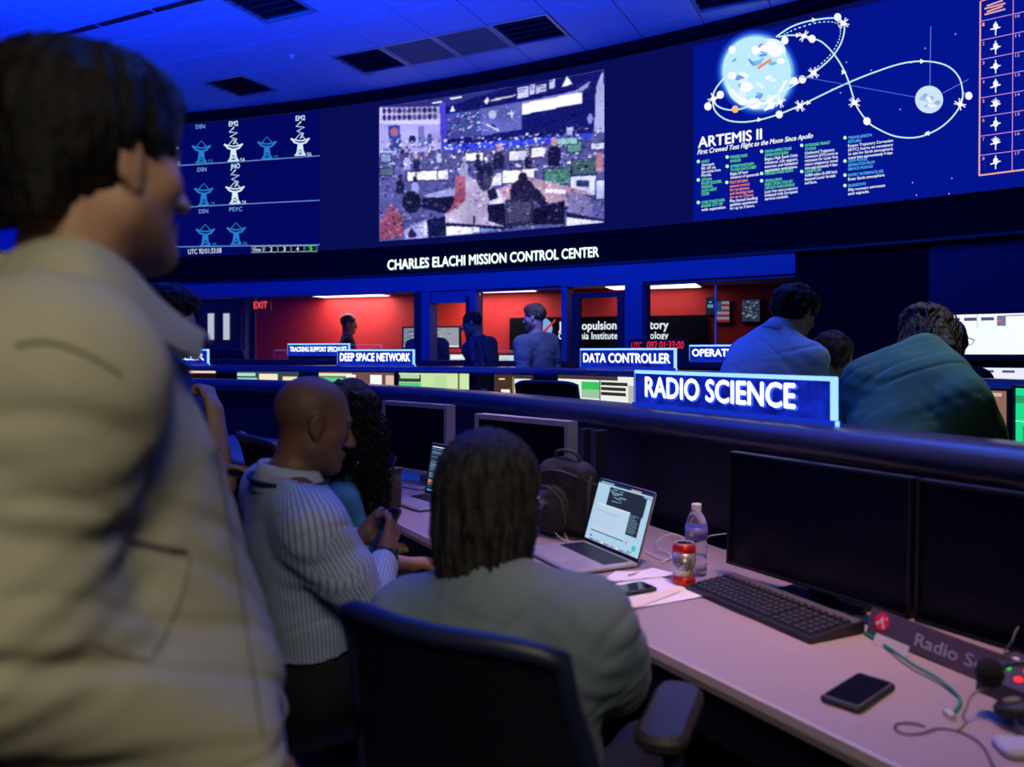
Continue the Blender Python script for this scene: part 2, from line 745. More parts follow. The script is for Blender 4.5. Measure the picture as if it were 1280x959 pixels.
# door standing open between two windows
d1 = struct('door_1', arc_box(MB(), 541, 588, wall_z(560, 379), 2.07, 0.04, -0.08).mesh(), M_navy)
post(d1, 586.5, 590, 0.02, 2.0, 0.08, -0.12, M_navydark, 'door_edge')
w2 = window(2, 598, 705, wall_z(650, 363))
post(w2, 588, 598)
post(w2, 705, 712)
# sliding glass door
d2 = struct('door_2', arc_box(MB(), 712, 786, wall_z(745, 358), 2.07, 0.08, -0.10).mesh(), M_navy)
zd = wall_z(745, 372)
post(d2, 716, 724.5, 0.02, zd, 0.02, -0.05, M_navydark, 'door_stile')
post(d2, 772.5, 780, 0.02, zd, 0.02, -0.05, M_navydark, 'door_stile')
mb = MB()
arc_box(mb, 716, 780, zd, zd + 0.05, 0.02, -0.05)
link('door_rail', mb.mesh(), M_navydark, d2)
mb = MB()
arc_box(mb, 724.5, 772.5, 0.05, zd, -0.01, -0.02)
link('pane', mb.mesh(), M_glass, d2)
post(d2, 781.5, 786, 0.0, wall_z(785, 372), 0.02, -0.05, M_navydark, 'door_jamb')
w3 = window(3, 808, 996, wall_z(900, 352), (893,))
post(w3, 786, 808, 0.0, 2.07, 0.10, -0.10)
mb = MB()
arc_box(mb, 892.4, 893.8, 0.88, wall_z(900, 352), -0.025, -0.045)
link('seam', mb.mesh(), mat('pale_seal', (0.5, 0.5, 0.6), 0.4), w3)

# ledge counter in front of the windows
mb = MB()
for xa, xb in ((150, 590), (600, 1150)):
    arc_box(mb, xa, xb, 1.26, 1.31, 0.42, 0.09, 24)
    arc_box(mb, xa, xb, 0.0, 1.26, 0.36, 0.12, 24)
ledge = tag(link('window_counter', mb.mesh(), M_navydark), 'dark navy counter running along under the control room windows', 'counter')

# ------------------------------------------------------------------ ceiling
ceil = struct('ceiling', MB().box(-13, 9, -4, 15, CEIL + 0.02, CEIL + 0.15).mesh(), M_tbar)
UH, VH = Vector((0.9, -0.436, 0)), Vector((0.436, 0.9, 0))
A0 = Vector((-1.45, 8.26, 0))
T = 0.60


def cell(i, j):
    return A0 + UH * (i * T) + VH * (j * T)


CROT = math.atan2(UH.y, UH.x)
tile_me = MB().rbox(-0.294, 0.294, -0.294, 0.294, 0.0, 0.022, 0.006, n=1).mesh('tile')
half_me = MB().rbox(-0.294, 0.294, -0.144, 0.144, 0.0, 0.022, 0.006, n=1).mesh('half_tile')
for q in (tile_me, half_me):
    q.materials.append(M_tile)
SPECIAL = {(-3, 0), (0, 0), (3, 0), (6, 0), (1, 0), (2, 0), (0, -2), (0, -3)}


def in_room(p, mrg):
    return math.hypot(p.x - CX, p.y - CY) < RW + mrg


ntile = 0
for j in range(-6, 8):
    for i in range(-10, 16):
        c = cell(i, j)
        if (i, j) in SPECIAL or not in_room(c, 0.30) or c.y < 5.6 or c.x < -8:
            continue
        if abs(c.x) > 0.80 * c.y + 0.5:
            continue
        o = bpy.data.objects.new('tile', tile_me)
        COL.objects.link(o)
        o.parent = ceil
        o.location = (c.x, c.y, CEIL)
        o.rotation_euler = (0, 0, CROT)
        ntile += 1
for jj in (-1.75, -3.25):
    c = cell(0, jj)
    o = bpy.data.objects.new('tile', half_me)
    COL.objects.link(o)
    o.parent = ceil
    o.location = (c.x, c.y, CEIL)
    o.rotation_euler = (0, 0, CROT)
# the rest of the ceiling, over and behind the camera
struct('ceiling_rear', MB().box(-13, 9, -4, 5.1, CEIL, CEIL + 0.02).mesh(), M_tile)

VL = {(-3, 0): 'dark louvred ceiling vent left of the other vents, over the antenna screen',
      (0, 0): 'dark louvred ceiling vent directly left of the two plain grilles',
      (3, 0): 'dark louvred ceiling vent directly right of the two plain grilles',
      (6, 0): 'dark louvred ceiling vent at the top edge, toward the right screen',
      (0, -2.5): 'dark louvred ceiling vent cut by the top edge above the standing man'}
for (i, j), lab in VL.items():
    c = cell(i, j)
    r = empty('ceiling_vent', (c.x, c.y, CEIL), CROT, lab, 'vent', 'louvred ceiling vents')
    mb = MB()
    e, b = 0.294, 0.266
    mb.box(-e, e, -e, -b, -0.006, 0.03).box(-e, e, b, e, -0.006, 0.03).box(-e, -b, -b, b, -0.006, 0.03).box(b, e, -b, b, -0.006, 0.03)
    mb.build('frame', M_ventframe, r)
    MB().box(-b, b, -b, b, 0.018, 0.022).build('backing', M_vent, r)
    for k in range(5):
        y = -0.21 + k * 0.105
        MB().box(-b, b, -0.036, 0.036, -0.002, 0.002, Matrix.Translation((0, y, 0.004)) @ Matrix.Rotation(0.5, 4, 'X')).build('slat', mat('vent_slat', (0.03, 0.03, 0.05), 0.35, metal=0.5), r)
for i, lab in ((1, 'plain perforated ceiling grille beside the left vent of the row'), (2, 'plain perforated ceiling grille beside the right vent of the row')):
    c = cell(i, 0)
    r = empty('ceiling_grille', (c.x, c.y, CEIL), CROT, lab, 'grille', 'plain ceiling grilles')
    MB().box(-0.27, 0.27, -0.27, 0.27, 0.0, 0.02).build('panel', mat('grille_grey', (0.10, 0.11, 0.14), 0.6, bump=0.8, bscale=160), r)
    mb = MB()
    e, b = 0.297, 0.272
    mb.box(-e, e, -e, -b, -0.004, 0.03).box(-e, e, b, e, -0.004, 0.03).box(-e, -b, -b, b, -0.004, 0.03).box(b, e, -b, b, -0.004, 0.03)
    mb.build('frame', M_ventframe, r)
# slot diffuser
a, b = Vector((-4.44, 7.65, 0)), Vector((-2.8, 6.82, 0))
dv = (b - a)
r = empty('slot_diffuser', (a.x, a.y, CEIL), CROT, 'long thin black slot diffuser in the ceiling above the standing man', 'diffuser')
L = dv.length + 0.3
for k in range(3):
    MB().box(k * L / 3 + 0.02, (k + 1) * L / 3 - 0.02, -0.03, 0.03, -0.008, 0.0).build('slot', M_vent, r)
c = P(365, 69, 8.09)
tag(MB().lathe([(0.03, 0), (0.03, -0.006), (0.012, -0.012), (0.012, -0.03), (0.02, -0.034), (0.0, -0.034)], 12).build('sprinkler_head', mat('white_metal', (0.7, 0.7, 0.75), 0.4)),
    'small pale sprinkler head in the blue lit ceiling', 'sprinkler').location = (c.x, c.y, CEIL)

# ------------------------------------------------------------------ room behind the glass
BA, BB = Vector((-9.5, 14.4)), Vector((7.5, 8.2))     # its back wall, plan
bd = (BB - BA).normalized()
bn = Vector((-bd.y, bd.x))                            # away from the camera


def back_at(x):
    """point of the back wall (plan) at photo column x"""
    k = (x - 640) / 1000
    # BA + t*bd with X = k*Y
    t = (k * BA.y - BA.x) / (bd.x - k * bd.y)
    return BA + bd * t


def BPX(x, y, off=0.0):
    q = back_at(x)
    z = EYE - (y - 440) / 1000 * q.y
    return Vector((q.x - bn.x * off, q.y - bn.y * off, z))


def back_box(mb, x0, x1, z0, z1, o0, o1):
    a, b = back_at(x0), back_at(x1)
    rings = []
    for q in (a, b):
        rings.append([Vector((q.x - bn.x * o, q.y - bn.y * o, z)) for o, z in ((o0, z0), (o1, z0), (o1, z1), (o0, z1))])
    return mb.loft(rings)


M_red = mat('red_painted_wall', (0.62, 0.022, 0.018), 0.7, noise=0.06, nscale=5)
M_backblue = mat('back_room_blue', (0.045, 0.05, 0.20), 0.55, noise=0.1, nscale=5)
struct('wall_back_room', back_box(MB(), 319, 1230, 0, 2.42, 0, -0.1).mesh(), M_red)
struct('wall_back_room_left', back_box(MB(), 60, 319, 0, 2.42, 0.25, 0.15).mesh(), M_backblue)
# its ceiling: strip between the front wall and its back wall
mb = MB()
lo, hi = [], []
for i in range(25):
    x = 60 + i * (1200 - 60) / 24
    f = wall_pt(wall_phi(x), 0, -0.12)
    g = back_at(x)
    lo.append((f.x, f.y))
    hi.append((g.x, g.y))
rings = [[Vector((a[0], a[1], 2.23)), Vector((b[0], b[1], 2.23)), Vector((b[0], b[1], 2.29)), Vector((a[0], a[1], 2.29))] for a, b in zip(lo, hi)]
struct('ceiling_back_room', mb.loft(rings).mesh(), mat('back_ceiling', (0.55, 0.5, 0.5), 0.8, noise=0.05))
# double door with two lit vision panels
dd = struct('door_3', back_box(MB(), 255, 316, 0.0, 2.12, 0.27, 0.25).mesh(), M_backblue)
for xa, xb in ((275.6, 282.4), (294.6, 301.4)):
    mb = MB()
    q = BPX(xa, 393, 0.3)
    back_box(mb, xa, xb, BPX(xa, 425, 0.29).z, BPX(xa, 393, 0.29).z, 0.285, 0.27)
    link('pane', mb.mesh(), emit('vision_panel_light', s8(225, 222, 225), 1.0), dd)
# lit ceiling panels (they light the red wall)
def room_lamp(x, Yf, power, label, col=(1, 0.93, 0.86), wid=0.55, lng=1.1):
    f = wall_pt(wall_phi(x), 0, -0.12)
    g = back_at(x)
    c = Vector((f.x, f.y)).lerp(g, Yf)
    r = empty('ceiling_light', (c.x, c.y, 2.23), math.atan2(bd.y, bd.x), label, 'ceiling light', 'lamps of the room behind the glass')
    mb = MB()
    mb.box(-lng / 2 - 0.03, lng / 2 + 0.03, -wid / 2 - 0.03, wid / 2 + 0.03, -0.02, -0.002)
    mb.build('frame', mat('white_metal', (0.7, 0.7, 0.75), 0.4), r)
    MB().box(-lng / 2, lng / 2, -wid / 2, wid / 2, -0.026, -0.02).build('diffuser', emit('lamp_diffuser', (1, 0.9, 0.85), 3.0), r)
    d = bpy.data.lights.new('lamp', 'AREA')
    d.shape = 'RECTANGLE'
    d.size, d.size_y = lng, wid
    d.energy = power
    d.color = col
    o = bpy.data.objects.new('lamp', d)
    COL.objects.link(o)
    o.location = (c.x, c.y, 2.195)
    o.rotation_euler = (0, 0, math.atan2(bd.y, bd.x))


room_lamp(432, 0.84, 22, 'lit ceiling lamp above the red wall, seen through the widest window', (1.0, 0.80, 0.74))
room_lamp(612, 0.80, 15, 'lit ceiling lamp above the red wall by the second window', (1.0, 0.80, 0.74))
room_lamp(815, 0.85, 2.5, 'lit ceiling lamp above the red wall at the right window', (1.0, 0.80, 0.74))

# exit sign
c = BPX(345, 383.5, 0.35)
r = empty('exit_sign', c, math.atan2(bd.y, bd.x), 'red lit exit sign hanging in the red room', 'exit sign')
MB().box(-0.17, 0.17, -0.02, 0.02, -0.075, 0.075).build('housing', mat('exit_housing', (0.35, 0.02, 0.02), 0.5), r)
MB().box(-0.02, 0.02, -0.015, 0.015, 0.09, max(0.1, 2.23 - c.z)).build('mount', mat('exit_housing', (0.35, 0.02, 0.02), 0.5), r)
mb = MB()
text_fit('EXIT', -0.12, 0.12, -0.045, 0.10, lambda x, y: (x, -0.022, y), mb, 0.02)
mb.build('lettering', emit('exit_red', s8(255, 70, 60), 1.6), r)

# wall display with the laboratory's name
c0, c1 = back_at(640), back_at(884)
mid = (c0 + c1) / 2
r = empty('wall_display', (mid.x, mid.y, 1.4), math.atan2(bd.y, bd.x), 'wide black wall display with white lettering behind the glass doors', 'display')
mb = MB()
back_box(mb, 640, 884, BPX(760, 438).z, BPX(760, 396).z, 0.10, 0.02)
wpart('panel', mb.mesh(), M_black, r)
mb = MB()


def bfn(x, y):
    return BPX(x, y, 0.108)


mb.col = (1, 1, 1)


def back_text(txt, xa, xb, ya, yb, cap, bold):
    # baseline from (xa, ya) to (xb, yb) in the photo
    A, B = BPX(xa, ya, 0.108), BPX(xb, yb, 0.108)
    k = A.y / 1000
    z0 = (A.z + B.z) / 2
    text_fit(txt, 0, 1, 0, cap * k, lambda x, y: (A.x + (B.x - A.x) * x, A.y + (B.y - A.y) * x, z0 + y), mb, bold)


back_text('Jet Propulsion Laboratory', 701, 837, 412, 412, 10, 0.02)
back_text('California Institute of Technology', 701, 837, 424, 424, 8.5, 0.015)
wpart('lettering', mb.mesh(), emit('white_letter', s8(250, 250, 250), 1.25), r)
mb = MB()
vs = [BPX(682 + 11.5 * math.cos(a), 411 + 13 * math.sin(a), 0.109) for a in [2 * math.pi * i / 28 for i in range(28)]]
mb.add(vs, [tuple(range(28))])
wpart('disc_mark', mb.mesh(), emit('pale_blue_mark', s8(150, 195, 240), 1.0), r)
mb = MB()
mb.add([BPX(676, 420, 0.112), BPX(697, 399, 0.112), BPX(698, 401, 0.112), BPX(681, 420, 0.112)], [(0, 1, 2, 3)])
wpart('swoosh', mb.mesh(), emit('swoosh_red', s8(230, 60, 50), 1.0), r)

# round emblem on the blue wall at the far left
c = WPX(3, 325, 0.03)
ph = wall_phi(3)
r = empty('wall_emblem', c, ph - math.pi / 2, 'round black emblem with a green lit crescent on the far left wall', 'emblem')
MR = Matrix.Rotation(math.pi / 2, 4, 'X')
MB().lathe([(0.0, -0.03), (0.115, -0.03), (0.115, 0.02), (0.10, 0.03), (0, 0.03)], 28, MR).build('disc', M_black, r)
mb = MB()
cr = []
for i in range(13):
    a = math.radians(200 + 140 * i / 12)
    cr.append((0.095 * math.cos(a), -0.032, 0.095 * math.sin(a)))
for i in range(13):
    a = math.radians(340 - 140 * i / 12)
    cr.append((0.10 * math.cos(a), -0.032, 0.035 * math.sin(a) - 0.012))
mb.add(cr, [tuple(range(26))])
mb.build('crescent', emit('emblem_green', s8(60, 240, 215), 1.0), r)
# ================================================================== VIDEO WALL
SCRB = 2.60
M_scr = attr_emit('screen_light', 1.0)
vw = empty('video_wall', wall_pt(wall_phi(760), 2.6, 0.02), 0, 'long curved blue video wall across the front of the room', 'video wall')


def arc_grid(mb, x0, x1, z0f, z1f, off, nx, nz=1, col=(1, 1, 1), phi=False):
    p0, p1 = (x0, x1) if phi else (wall_phi(x0), wall_phi(x1))
    vs = []
    for i in range(nx + 1):
        p = p0 + (p1 - p0) * i / nx
        for j in range(nz + 1):
            z = z0f + (z1f - z0f) * j / nz
            vs.append(wall_pt(p, z, off))
    mb.col = col
    mb.add(vs, [(i * (nz + 1) + j, (i + 1) * (nz + 1) + j, (i + 1) * (nz + 1) + j + 1, i * (nz + 1) + j + 1) for i in range(nx) for j in range(nz)])


mb = MB()
ZT = 4.27
arc_box(mb, wall_phi(196), wall_phi(1420), SCRB, ZT, 0.03, 0.001, 60, True)
mb.c = [s8(9, 14, 84)] * len(mb.f)
wpart('screen', mb.mesh(colors=True), M_scr, vw)

# ---- antenna panel
mb = MB()
arc_grid(mb, 198, 402, SCRB + 0.005, ZT - 0.02, 0.032, 10, 1, s8(3, 7, 94))
OFF = 0.036


def seg(mb, pts, wpx, col, off=OFF, closed=False):
    """line on the wall through photo points, width in photo pixels"""
    mb.col = col
    pts = list(pts)
    if closed:
        pts = pts + [pts[0]]
    L, R = [], []
    for i, (x, y) in enumerate(pts):
        xa, ya = pts[max(i - 1, 0)]
        xb, yb = pts[min(i + 1, len(pts) - 1)]
        if closed and i in (0, len(pts) - 1):
            xa, ya = pts[-2]
            xb, yb = pts[1]
        d = math.hypot(xb - xa, yb - ya) or 1
        nx, ny = -(yb - ya) / d * wpx / 2, (xb - xa) / d * wpx / 2
        L.append(WPX(x + nx, y + ny, off))
        R.append(WPX(x - nx, y - ny, off))
    n = len(pts)
    mb.add(L + R, [(i, i + 1, n + i + 1, n + i) for i in range(n - 1)])


def blob(mb, x, y, rx, ry, col, off=OFF, n=16, rot=0.0):
    mb.col = col
    c, s = math.cos(rot), math.sin(rot)
    vs = []
    for i in range(n):
        a = 2 * math.pi * i / n
        u, v = rx * math.cos(a), ry * math.sin(a)
        vs.append(WPX(x + u * c - v * s, y + u * s + v * c, off))
    mb.add(vs, [tuple(range(n))])


def poly(mb, pts, col, off=OFF):
    mb.col = col
    mb.add([WPX(x, y, off) for x, y in pts], [tuple(range(len(pts)))])


def wtext(mb, txt, xa, ya, xb, yb, cap, col, bold=0.0, shear=0.0, off=OFF):
    """baseline from (xa, ya) to (xb, yb) in the photo, cap height in pixels"""
    mb.col = col
    text_fit(txt, 0, 1, 0, cap, lambda t, h: WPX(xa + (xb - xa) * t, ya + (yb - ya) * t - h, off), mb, bold, shear)


CY_ = s8(40, 125, 205)
WH_ = s8(215, 240, 255)


def antenna(x, y, col, num, sig=None):
    """little dish on a lattice stand; (x, y) is the middle of the dish rim"""
    seg(mb, [(x - 11, y - 5), (x - 7, y), (x, y + 2), (x + 7, y), (x + 11, y - 5)], 2.2, col)
    seg(mb, [(x - 12, y - 4), (x - 6, y - 3), (x, y - 2), (x + 6, y - 3), (x + 12, y - 5)], 1.5, col)
    seg(mb, [(x - 7, y - 3), (x, y - 11), (x + 7, y - 3)], 1.0, col)
    poly(mb, [(x - 3, y + 1), (x + 3, y + 1), (x + 4, y + 9), (x - 4, y + 9)], col)
    seg(mb, [(x - 5, y + 16), (x - 2, y + 8)], 1.8, col)
    seg(mb, [(x + 6, y + 16), (x + 2, y + 8)], 1.8, col)
    seg(mb, [(x - 4, y + 9), (x + 5, y + 15)], 1.2, col)
    seg(mb, [(x + 4, y + 9), (x - 5, y + 15)], 1.2, col)
    seg(mb, [(x - 7, y + 16), (x + 7, y + 15.4)], 1.8, col)
    wtext(mb, num, x + 8.5, y + 17.5, x + 14, y + 17, 5, col, 0.01)
    if sig:
        seg(mb, [(x, y - 5), (x + 4, y - 11), (x - 4, y - 14), (x + 5, y - 19), (x - 5, y - 20), (x + 1, y - 26)], 1.6, WH_)
        wtext(mb, sig, x - 5.5, y - 27, x + 6, y - 28, 6, WH_, 0.02)


antenna(254, 188, CY_, '53')
antenna(294, 186, WH_, '54', 'EM2')
antenna(336, 183, CY_, '55')
antenna(377.5, 179, WH_, '56', 'EM2')
antenna(257, 241, CY_, '25')
antenna(296, 239, WH_, '26', 'JNO')
antenna(259, 292, CY_, '35')
antenna(297.5, 290, CY_, '36')
antenna(213, 190, WH_, '65')
LN = s8(110, 150, 215)
seg(mb, [(200, 209.5), (300, 203), (402, 195.5)], 1.0, LN)
seg(mb, [(200, 261.5), (300, 256), (402, 251)], 1.0, LN)
seg(mb, [(200, 309.5), (300, 308), (402, 306.5)], 1.0, LN)
for (x, y, t) in ((247, 162, 'DSN'), (249, 215.5, 'DSN'), (251, 267.5, 'DSN'), (289, 265, 'PSYC')):
    wtext(mb, t, x, y, x + (11.5 if t == 'DSN' else 16), y - 0.7, 5, s8(130, 180, 240), 0.005)
wtext(mb, 'UTC 92/01:33:08', 237.5, 318.3, 279, 316.5, 6.2, s8(225, 240, 255), 0.01)
for k in range(5):
    xa = 317 + k * 16.5
    seg(mb, [(xa, 316 - k * 0.25), (xa + 15.5, 315.8 - k * 0.25), (xa + 15.5, 308.4 - k * 0.25), (xa, 308.6 - k * 0.25)], 0.8, s8(150, 180, 220), closed=True)
    poly(mb, [(xa + 1, 315.5 - k * 0.25), (xa + 15, 315.3 - k * 0.25), (xa + 15, 308.8 - k * 0.25), (xa + 1, 309 - k * 0.25)], s8(6, 60, 20) if k == 4 else s8(3, 3, 20), OFF - 0.002)
    wtext(mb, ('View 1', '2', '3', '4', '5')[k], xa + (1 if k == 0 else 6), 315 - k * 0.25, xa + (14.5 if k == 0 else 9.4), 314.8 - k * 0.25, 5.2, s8(120, 255, 140) if k == 4 else s8(235, 240, 255), 0.01)
wpart('antenna_panel', mb.mesh(colors=True), M_scr, vw)

# ---- mission map panel
mb = MB()
arc_grid(mb, 868, 1420, wall_z(1000, 264.5) , ZT - 0.05, 0.032, 24, 1, s8(3, 20, 142))
LW_ = s8(205, 245, 250)
W = s8(250, 252, 255)
# glowing globe
for i in range(7):
    k = i / 6
    g = s8(int(10 + 110 * k * k), int(45 + 140 * k * k), int(165 + 75 * k))
    blob(mb, 948.5, 92, 51.5 - 7 * k, 54 - 7 * k, g, 0.034 + 0.0004 * i, 40, -0.35)
blob(mb, 948, 92.5, 42.5, 45.5, s8(190, 236, 254), 0.0375, 40, -0.35)
for (x, y, rx, ry) in ((960, 72, 26, 20), (930, 112, 18, 22), (968, 100, 12, 18)):
    blob(mb, x, y, rx, ry, s8(222, 246, 255), 0.0376, 20, -0.6)
rg = random.Random(9)
for k in range(26):
    a, rr = rg.uniform(0, 6.28), rg.uniform(0.25, 0.84)
    x, y = 948 + 41 * rr * math.cos(a), 92.5 + 43 * rr * math.sin(a)
    blob(mb, x, y, rg.uniform(3, 7), rg.uniform(1.2, 3.5), rg.choice([s8(110, 150, 235), s8(120, 185, 240), s8(245, 252, 255), s8(225, 245, 255), s8(130, 190, 240)]), 0.038 + k * 0.00005, 9, rg.uniform(-1, 1))
for (x, y, r) in ((971, 65, 10), (917, 96, 6), (945, 131, 9), (966, 58, 7), (958, 62, 6), (978, 78, 5), (935, 110, 8), (948, 64, 5), (930, 128, 6), (965, 124, 5)):
    blob(mb, x, y, r, r * 0.8, W, 0.0397, 12)
seg(mb, [(917, 113), (925, 123), (940, 130), (958, 131), (975, 119), (985, 102)], 3.0, W, 0.0399)
seg(mb, [(949, 87), (966, 76)], 3.2, s8(240, 130, 120), 0.0405)
O2 = 0.0412
# trajectories
def spline(pts, n=10, closed=False):
    out = []
    m = len(pts)
    for i in range(m if closed else m - 1):
        g = lambda k: pts[k % m] if closed else pts[min(max(k, 0), m - 1)]
        p0, p1, p2, p3 = g(i - 1), g(i), g(i + 1), g(i + 2)
        for s in range(n):
            t = s / n
            out.append(tuple(0.5 * (2 * b + (-a + c) * t + (2 * a - 5 * b + 4 * c - d) * t * t + (-a + 3 * b - 3 * c + d) * t ** 3) for a, b, c, d in zip(p0, p1, p2, p3)))
    if not closed:
        out.append(tuple(pts[-1]))
    return out


GREEN_L = s8(185, 245, 220)
seg(mb, spline([(908, 98), (897, 112), (893, 124), (896, 140), (910, 151), (930, 154), (952, 151), (976, 144), (1003, 133), (1030, 120), (1060, 106), (1095, 92), (1130, 81), (1160, 78.5), (1185, 84), (1200, 98), (1205, 118), (1202, 133), (1190, 150), (1172, 164), (1148, 173), (1122, 172), (1100, 163), (1086, 153), (1072, 133), (1063, 105), (1055, 86), (1043, 68), (1030, 55), (1018, 50), (1008, 47), (990, 46), (975, 48)]), 1.8, LW_, O2)
seg(mb, spline([(972, 48), (990, 36), (1010, 29), (1030, 25.5), (1048, 25), (1056, 31), (1057, 42), (1052, 58), (1040, 75), (1020, 92), (1003, 103), (980, 116), (955, 126), (936, 135), (920, 139), (905, 137), (896, 131), (894, 122)]), 1.8, LW_, O2)
pts = spline([(982, 45), (1000, 37), (1025, 30), (1045, 30), (1052, 37), (1051, 50), (1043, 66), (1030, 80), (1014, 93)], 8)
for a, b in zip(pts[::2], pts[1::2]):
    seg(mb, [a, b], 1.2, LW_, O2)
seg(mb, spline([(908, 85), (909, 76), (915, 67), (920, 63)]), 1.4, LW_, O2)
seg(mb, [(990, 95), (1146, 123)], 0.8, s8(85, 110, 220), O2 - 0.001)
seg(mb, [(1164, 108), (1165, 35)], 0.9, s8(110, 130, 225), O2 - 0.001)
seg(mb, [(1180, 118), (1212, 101)], 0.8, s8(110, 130, 225), O2 - 0.001)
for (x, y) in ((917.5, 64), (983, 52.5), (1017, 50.5), (1049, 23.5), (1005, 101), (887, 134.5), (902.5, 120), (976, 144.5), (1085.5, 153), (1212.5, 121.5), (995, 103), (966, 133), (946, 64)):
    blob(mb, x, y, 4.6, 5.0, W, O2 + 0.001, 14)
blob(mb, 921, 138, 4.3, 4.6, s8(255, 190, 120), O2 + 0.001, 14)


def craft(x, y, s=1.0, a0=0.5):
    for k in range(2):
        a = a0 + k * 1.35
        for sg in (-0.22, 0.22):
            seg(mb, [(x - 9 * s * math.cos(a + sg), y - 9 * s * math.sin(a + sg)), (x + 9 * s * math.cos(a + sg), y + 9 * s * math.sin(a + sg))], 1.3, W, O2 + 0.0015)
    blob(mb, x, y, 4.2 * s, 3.4 * s, W, O2 + 0.002, 10)


for (x, y, a) in ((1007, 47, -1.0), (1056, 31, -0.9), (1019, 93, 0.7), (1070, 130, -0.6), (1201.5, 132, 0.3), (1002, 134, 0.9), (977, 129, 1.2), (894, 125, 1.4)):
    craft(x, y, 0.85, a)
seg(mb, [(957, 139), (963, 136.5), (969, 132)], 3.2, W, O2)
seg(mb, [(989, 106), (993, 103), (997, 100)], 4.0, W, O2)
for (x, y, dx) in ((1020, 27, 1), (1155, 78.5, 1), (1160, 168, -1), (952, 151, 1), (1057, 92, 1), (1013, 130, 1), (1000, 46, 1)):
    poly(mb, [(x - 3, y - 3), (x + 3, y), (x - 3, y + 3)] if dx > 0 else [(x + 3, y - 3), (x - 3, y), (x + 3, y + 3)], W, O2 + 0.001)
# moon
blob(mb, 1163, 126, 17.5, 17.2, s8(205, 228, 250), O2, 28)
for k in range(12):
    a, rr = rg.uniform(0, 6.28), rg.uniform(0, 0.75)
    blob(mb, 1163 + 17 * rr * math.cos(a), 126 + 16 * rr * math.sin(a), rg.uniform(2, 5), rg.uniform(1.5, 3.5), rg.choice([s8(150, 178, 220), s8(240, 248, 255), s8(170, 195, 230)]), O2 + 0.0005 + k * 0.00005, 9, rg.uniform(-1, 1))
for k in range(34):
    x, y = rg.uniform(875, 1215), rg.uniform(40, 250)
    if 890 < x < 1000 and y < 160 or y > 165 and x < 1125 or y < 62 - (x - 868) * 0.2:
        continue
    blob(mb, x, y, 1.0, 1.0, s8(150, 175, 235), O2, 6)
# titles
sl = -0.13
wtext(mb, 'ARTEMIS II', 875, 186, 954, 175, 13, W, 0.03, 0, O2)
wtext(mb, 'First Crewed Test Flight to the Moon Since Apollo', 874, 194.5, 1018, 173.5, 6, W, 0.025, 0.25, O2)


def para(x, y, title, lines, tcol, wpx, lh=5.4, bul=True):
    """bullet, coloured heading lines, then body lines; the block leans with the screen"""
    if bul:
        blob(mb, x - 4, y - 2.0, 2.1, 2.2, s8(200, 250, 225), O2, 10)
    k = 0
    for col, group in ((tcol, title), (s8(235, 245, 255), lines)):
        for t in group:
            yy = y + k * lh
            wd = wpx * min(1.0, len(t) / 21.0)
            wtext(mb, t, x, yy, x + wd, yy - wd * 0.125, 3.5, col, 0.02, 0, O2)
            k += 1


GRN, ORG, LBL = s8(105, 230, 150), s8(255, 150, 110), s8(90, 190, 250)
para(879, 205, ['LAUNCH'], ['Astronauts', 'lift off on', 'the rocket from', 'Florida.'], GRN, 33, 4.3)
para(879, 228, ['JETTISON', 'ROCKET BOOSTERS,', 'FAIRINGS,', 'LAUNCH ABORT', 'SYSTEM'], [], GRN, 33, 4.4)
para(879, 256, ['CORE STAGE MAIN', 'ENGINE CUT OFF'], ['with separation.'], GRN, 40, 4.5)
para(915, 199.5, ['PERIGEE RAISE', 'MANEUVER'], [], GRN, 34, 5)
para(915, 211, ['APOGEE RAISE BURN', 'TO HIGH EARTH ORBIT'], ['Begin 24 hour', 'checkout of spacecraft.'], GRN, 36, 4.6)
para(914.5, 231, ['PROX OPS DEMO', 'manual control', 'for rendezvous', 'and docking tests', 'for up to 3 hours'], ['Plus manual handling', 'qualities assessment', 'for up to 3 hours.'], ORG, 36, 4.6)
para(958, 192.5, ['ORION UPPER STAGE', 'SEPARATION BURN'], ['Begins High Earth Orbit', 'checkout. Life support,', 'exercise, and habitation', 'equipment evaluations.'], GRN, 41, 4.7)
para(958, 220, ['PERIGEE RAISE BURN'], [], GRN, 41)
para(958, 229, ['TRANS-LUNAR', 'INJECTION (TLI) BY', "ORION'S MAIN ENGINE"], ['Lunar free return trajectory', 'initiated with European', 'service module.'], GRN, 41, 4.5)
para(1008, 185, ['OUTBOUND TRANSIT', 'TO MOON'], ['Outbound Trajectory', 'Correction (OTC) burns as', 'necessary for Lunar free', 'return trajectory; travel', 'time approximately 4 days.'], GRN, 41, 4.7)
para(1008, 217.5, ['LUNAR FLYBY'], ['4,000 miles (6,400 km)', 'beyond Lunar farside', 'surface.'], GRN, 40, 4.7)
para(1062, 175.5, ['TRANS-EARTH', 'RETURN'], ['Return Trajectory Correction', '(RTC) burns as necessary', 'to aim for Earth atmosphere;', 'travel time approximately 4 days.'], LBL, 56, 5.0)
para(1062, 204.5, ['CREW MODULE', 'SEPARATION FROM', 'SERVICE MODULE'], [], LBL, 46, 5.0)
para(1062, 222, ['ENTRY INTERFACE (EI)'], ['Enter Earth atmosphere.'], LBL, 46, 5)
para(1062, 235, ['SPLASHDOWN'], ['Ship recovers astronauts', 'and capsule.'], LBL, 46, 5)
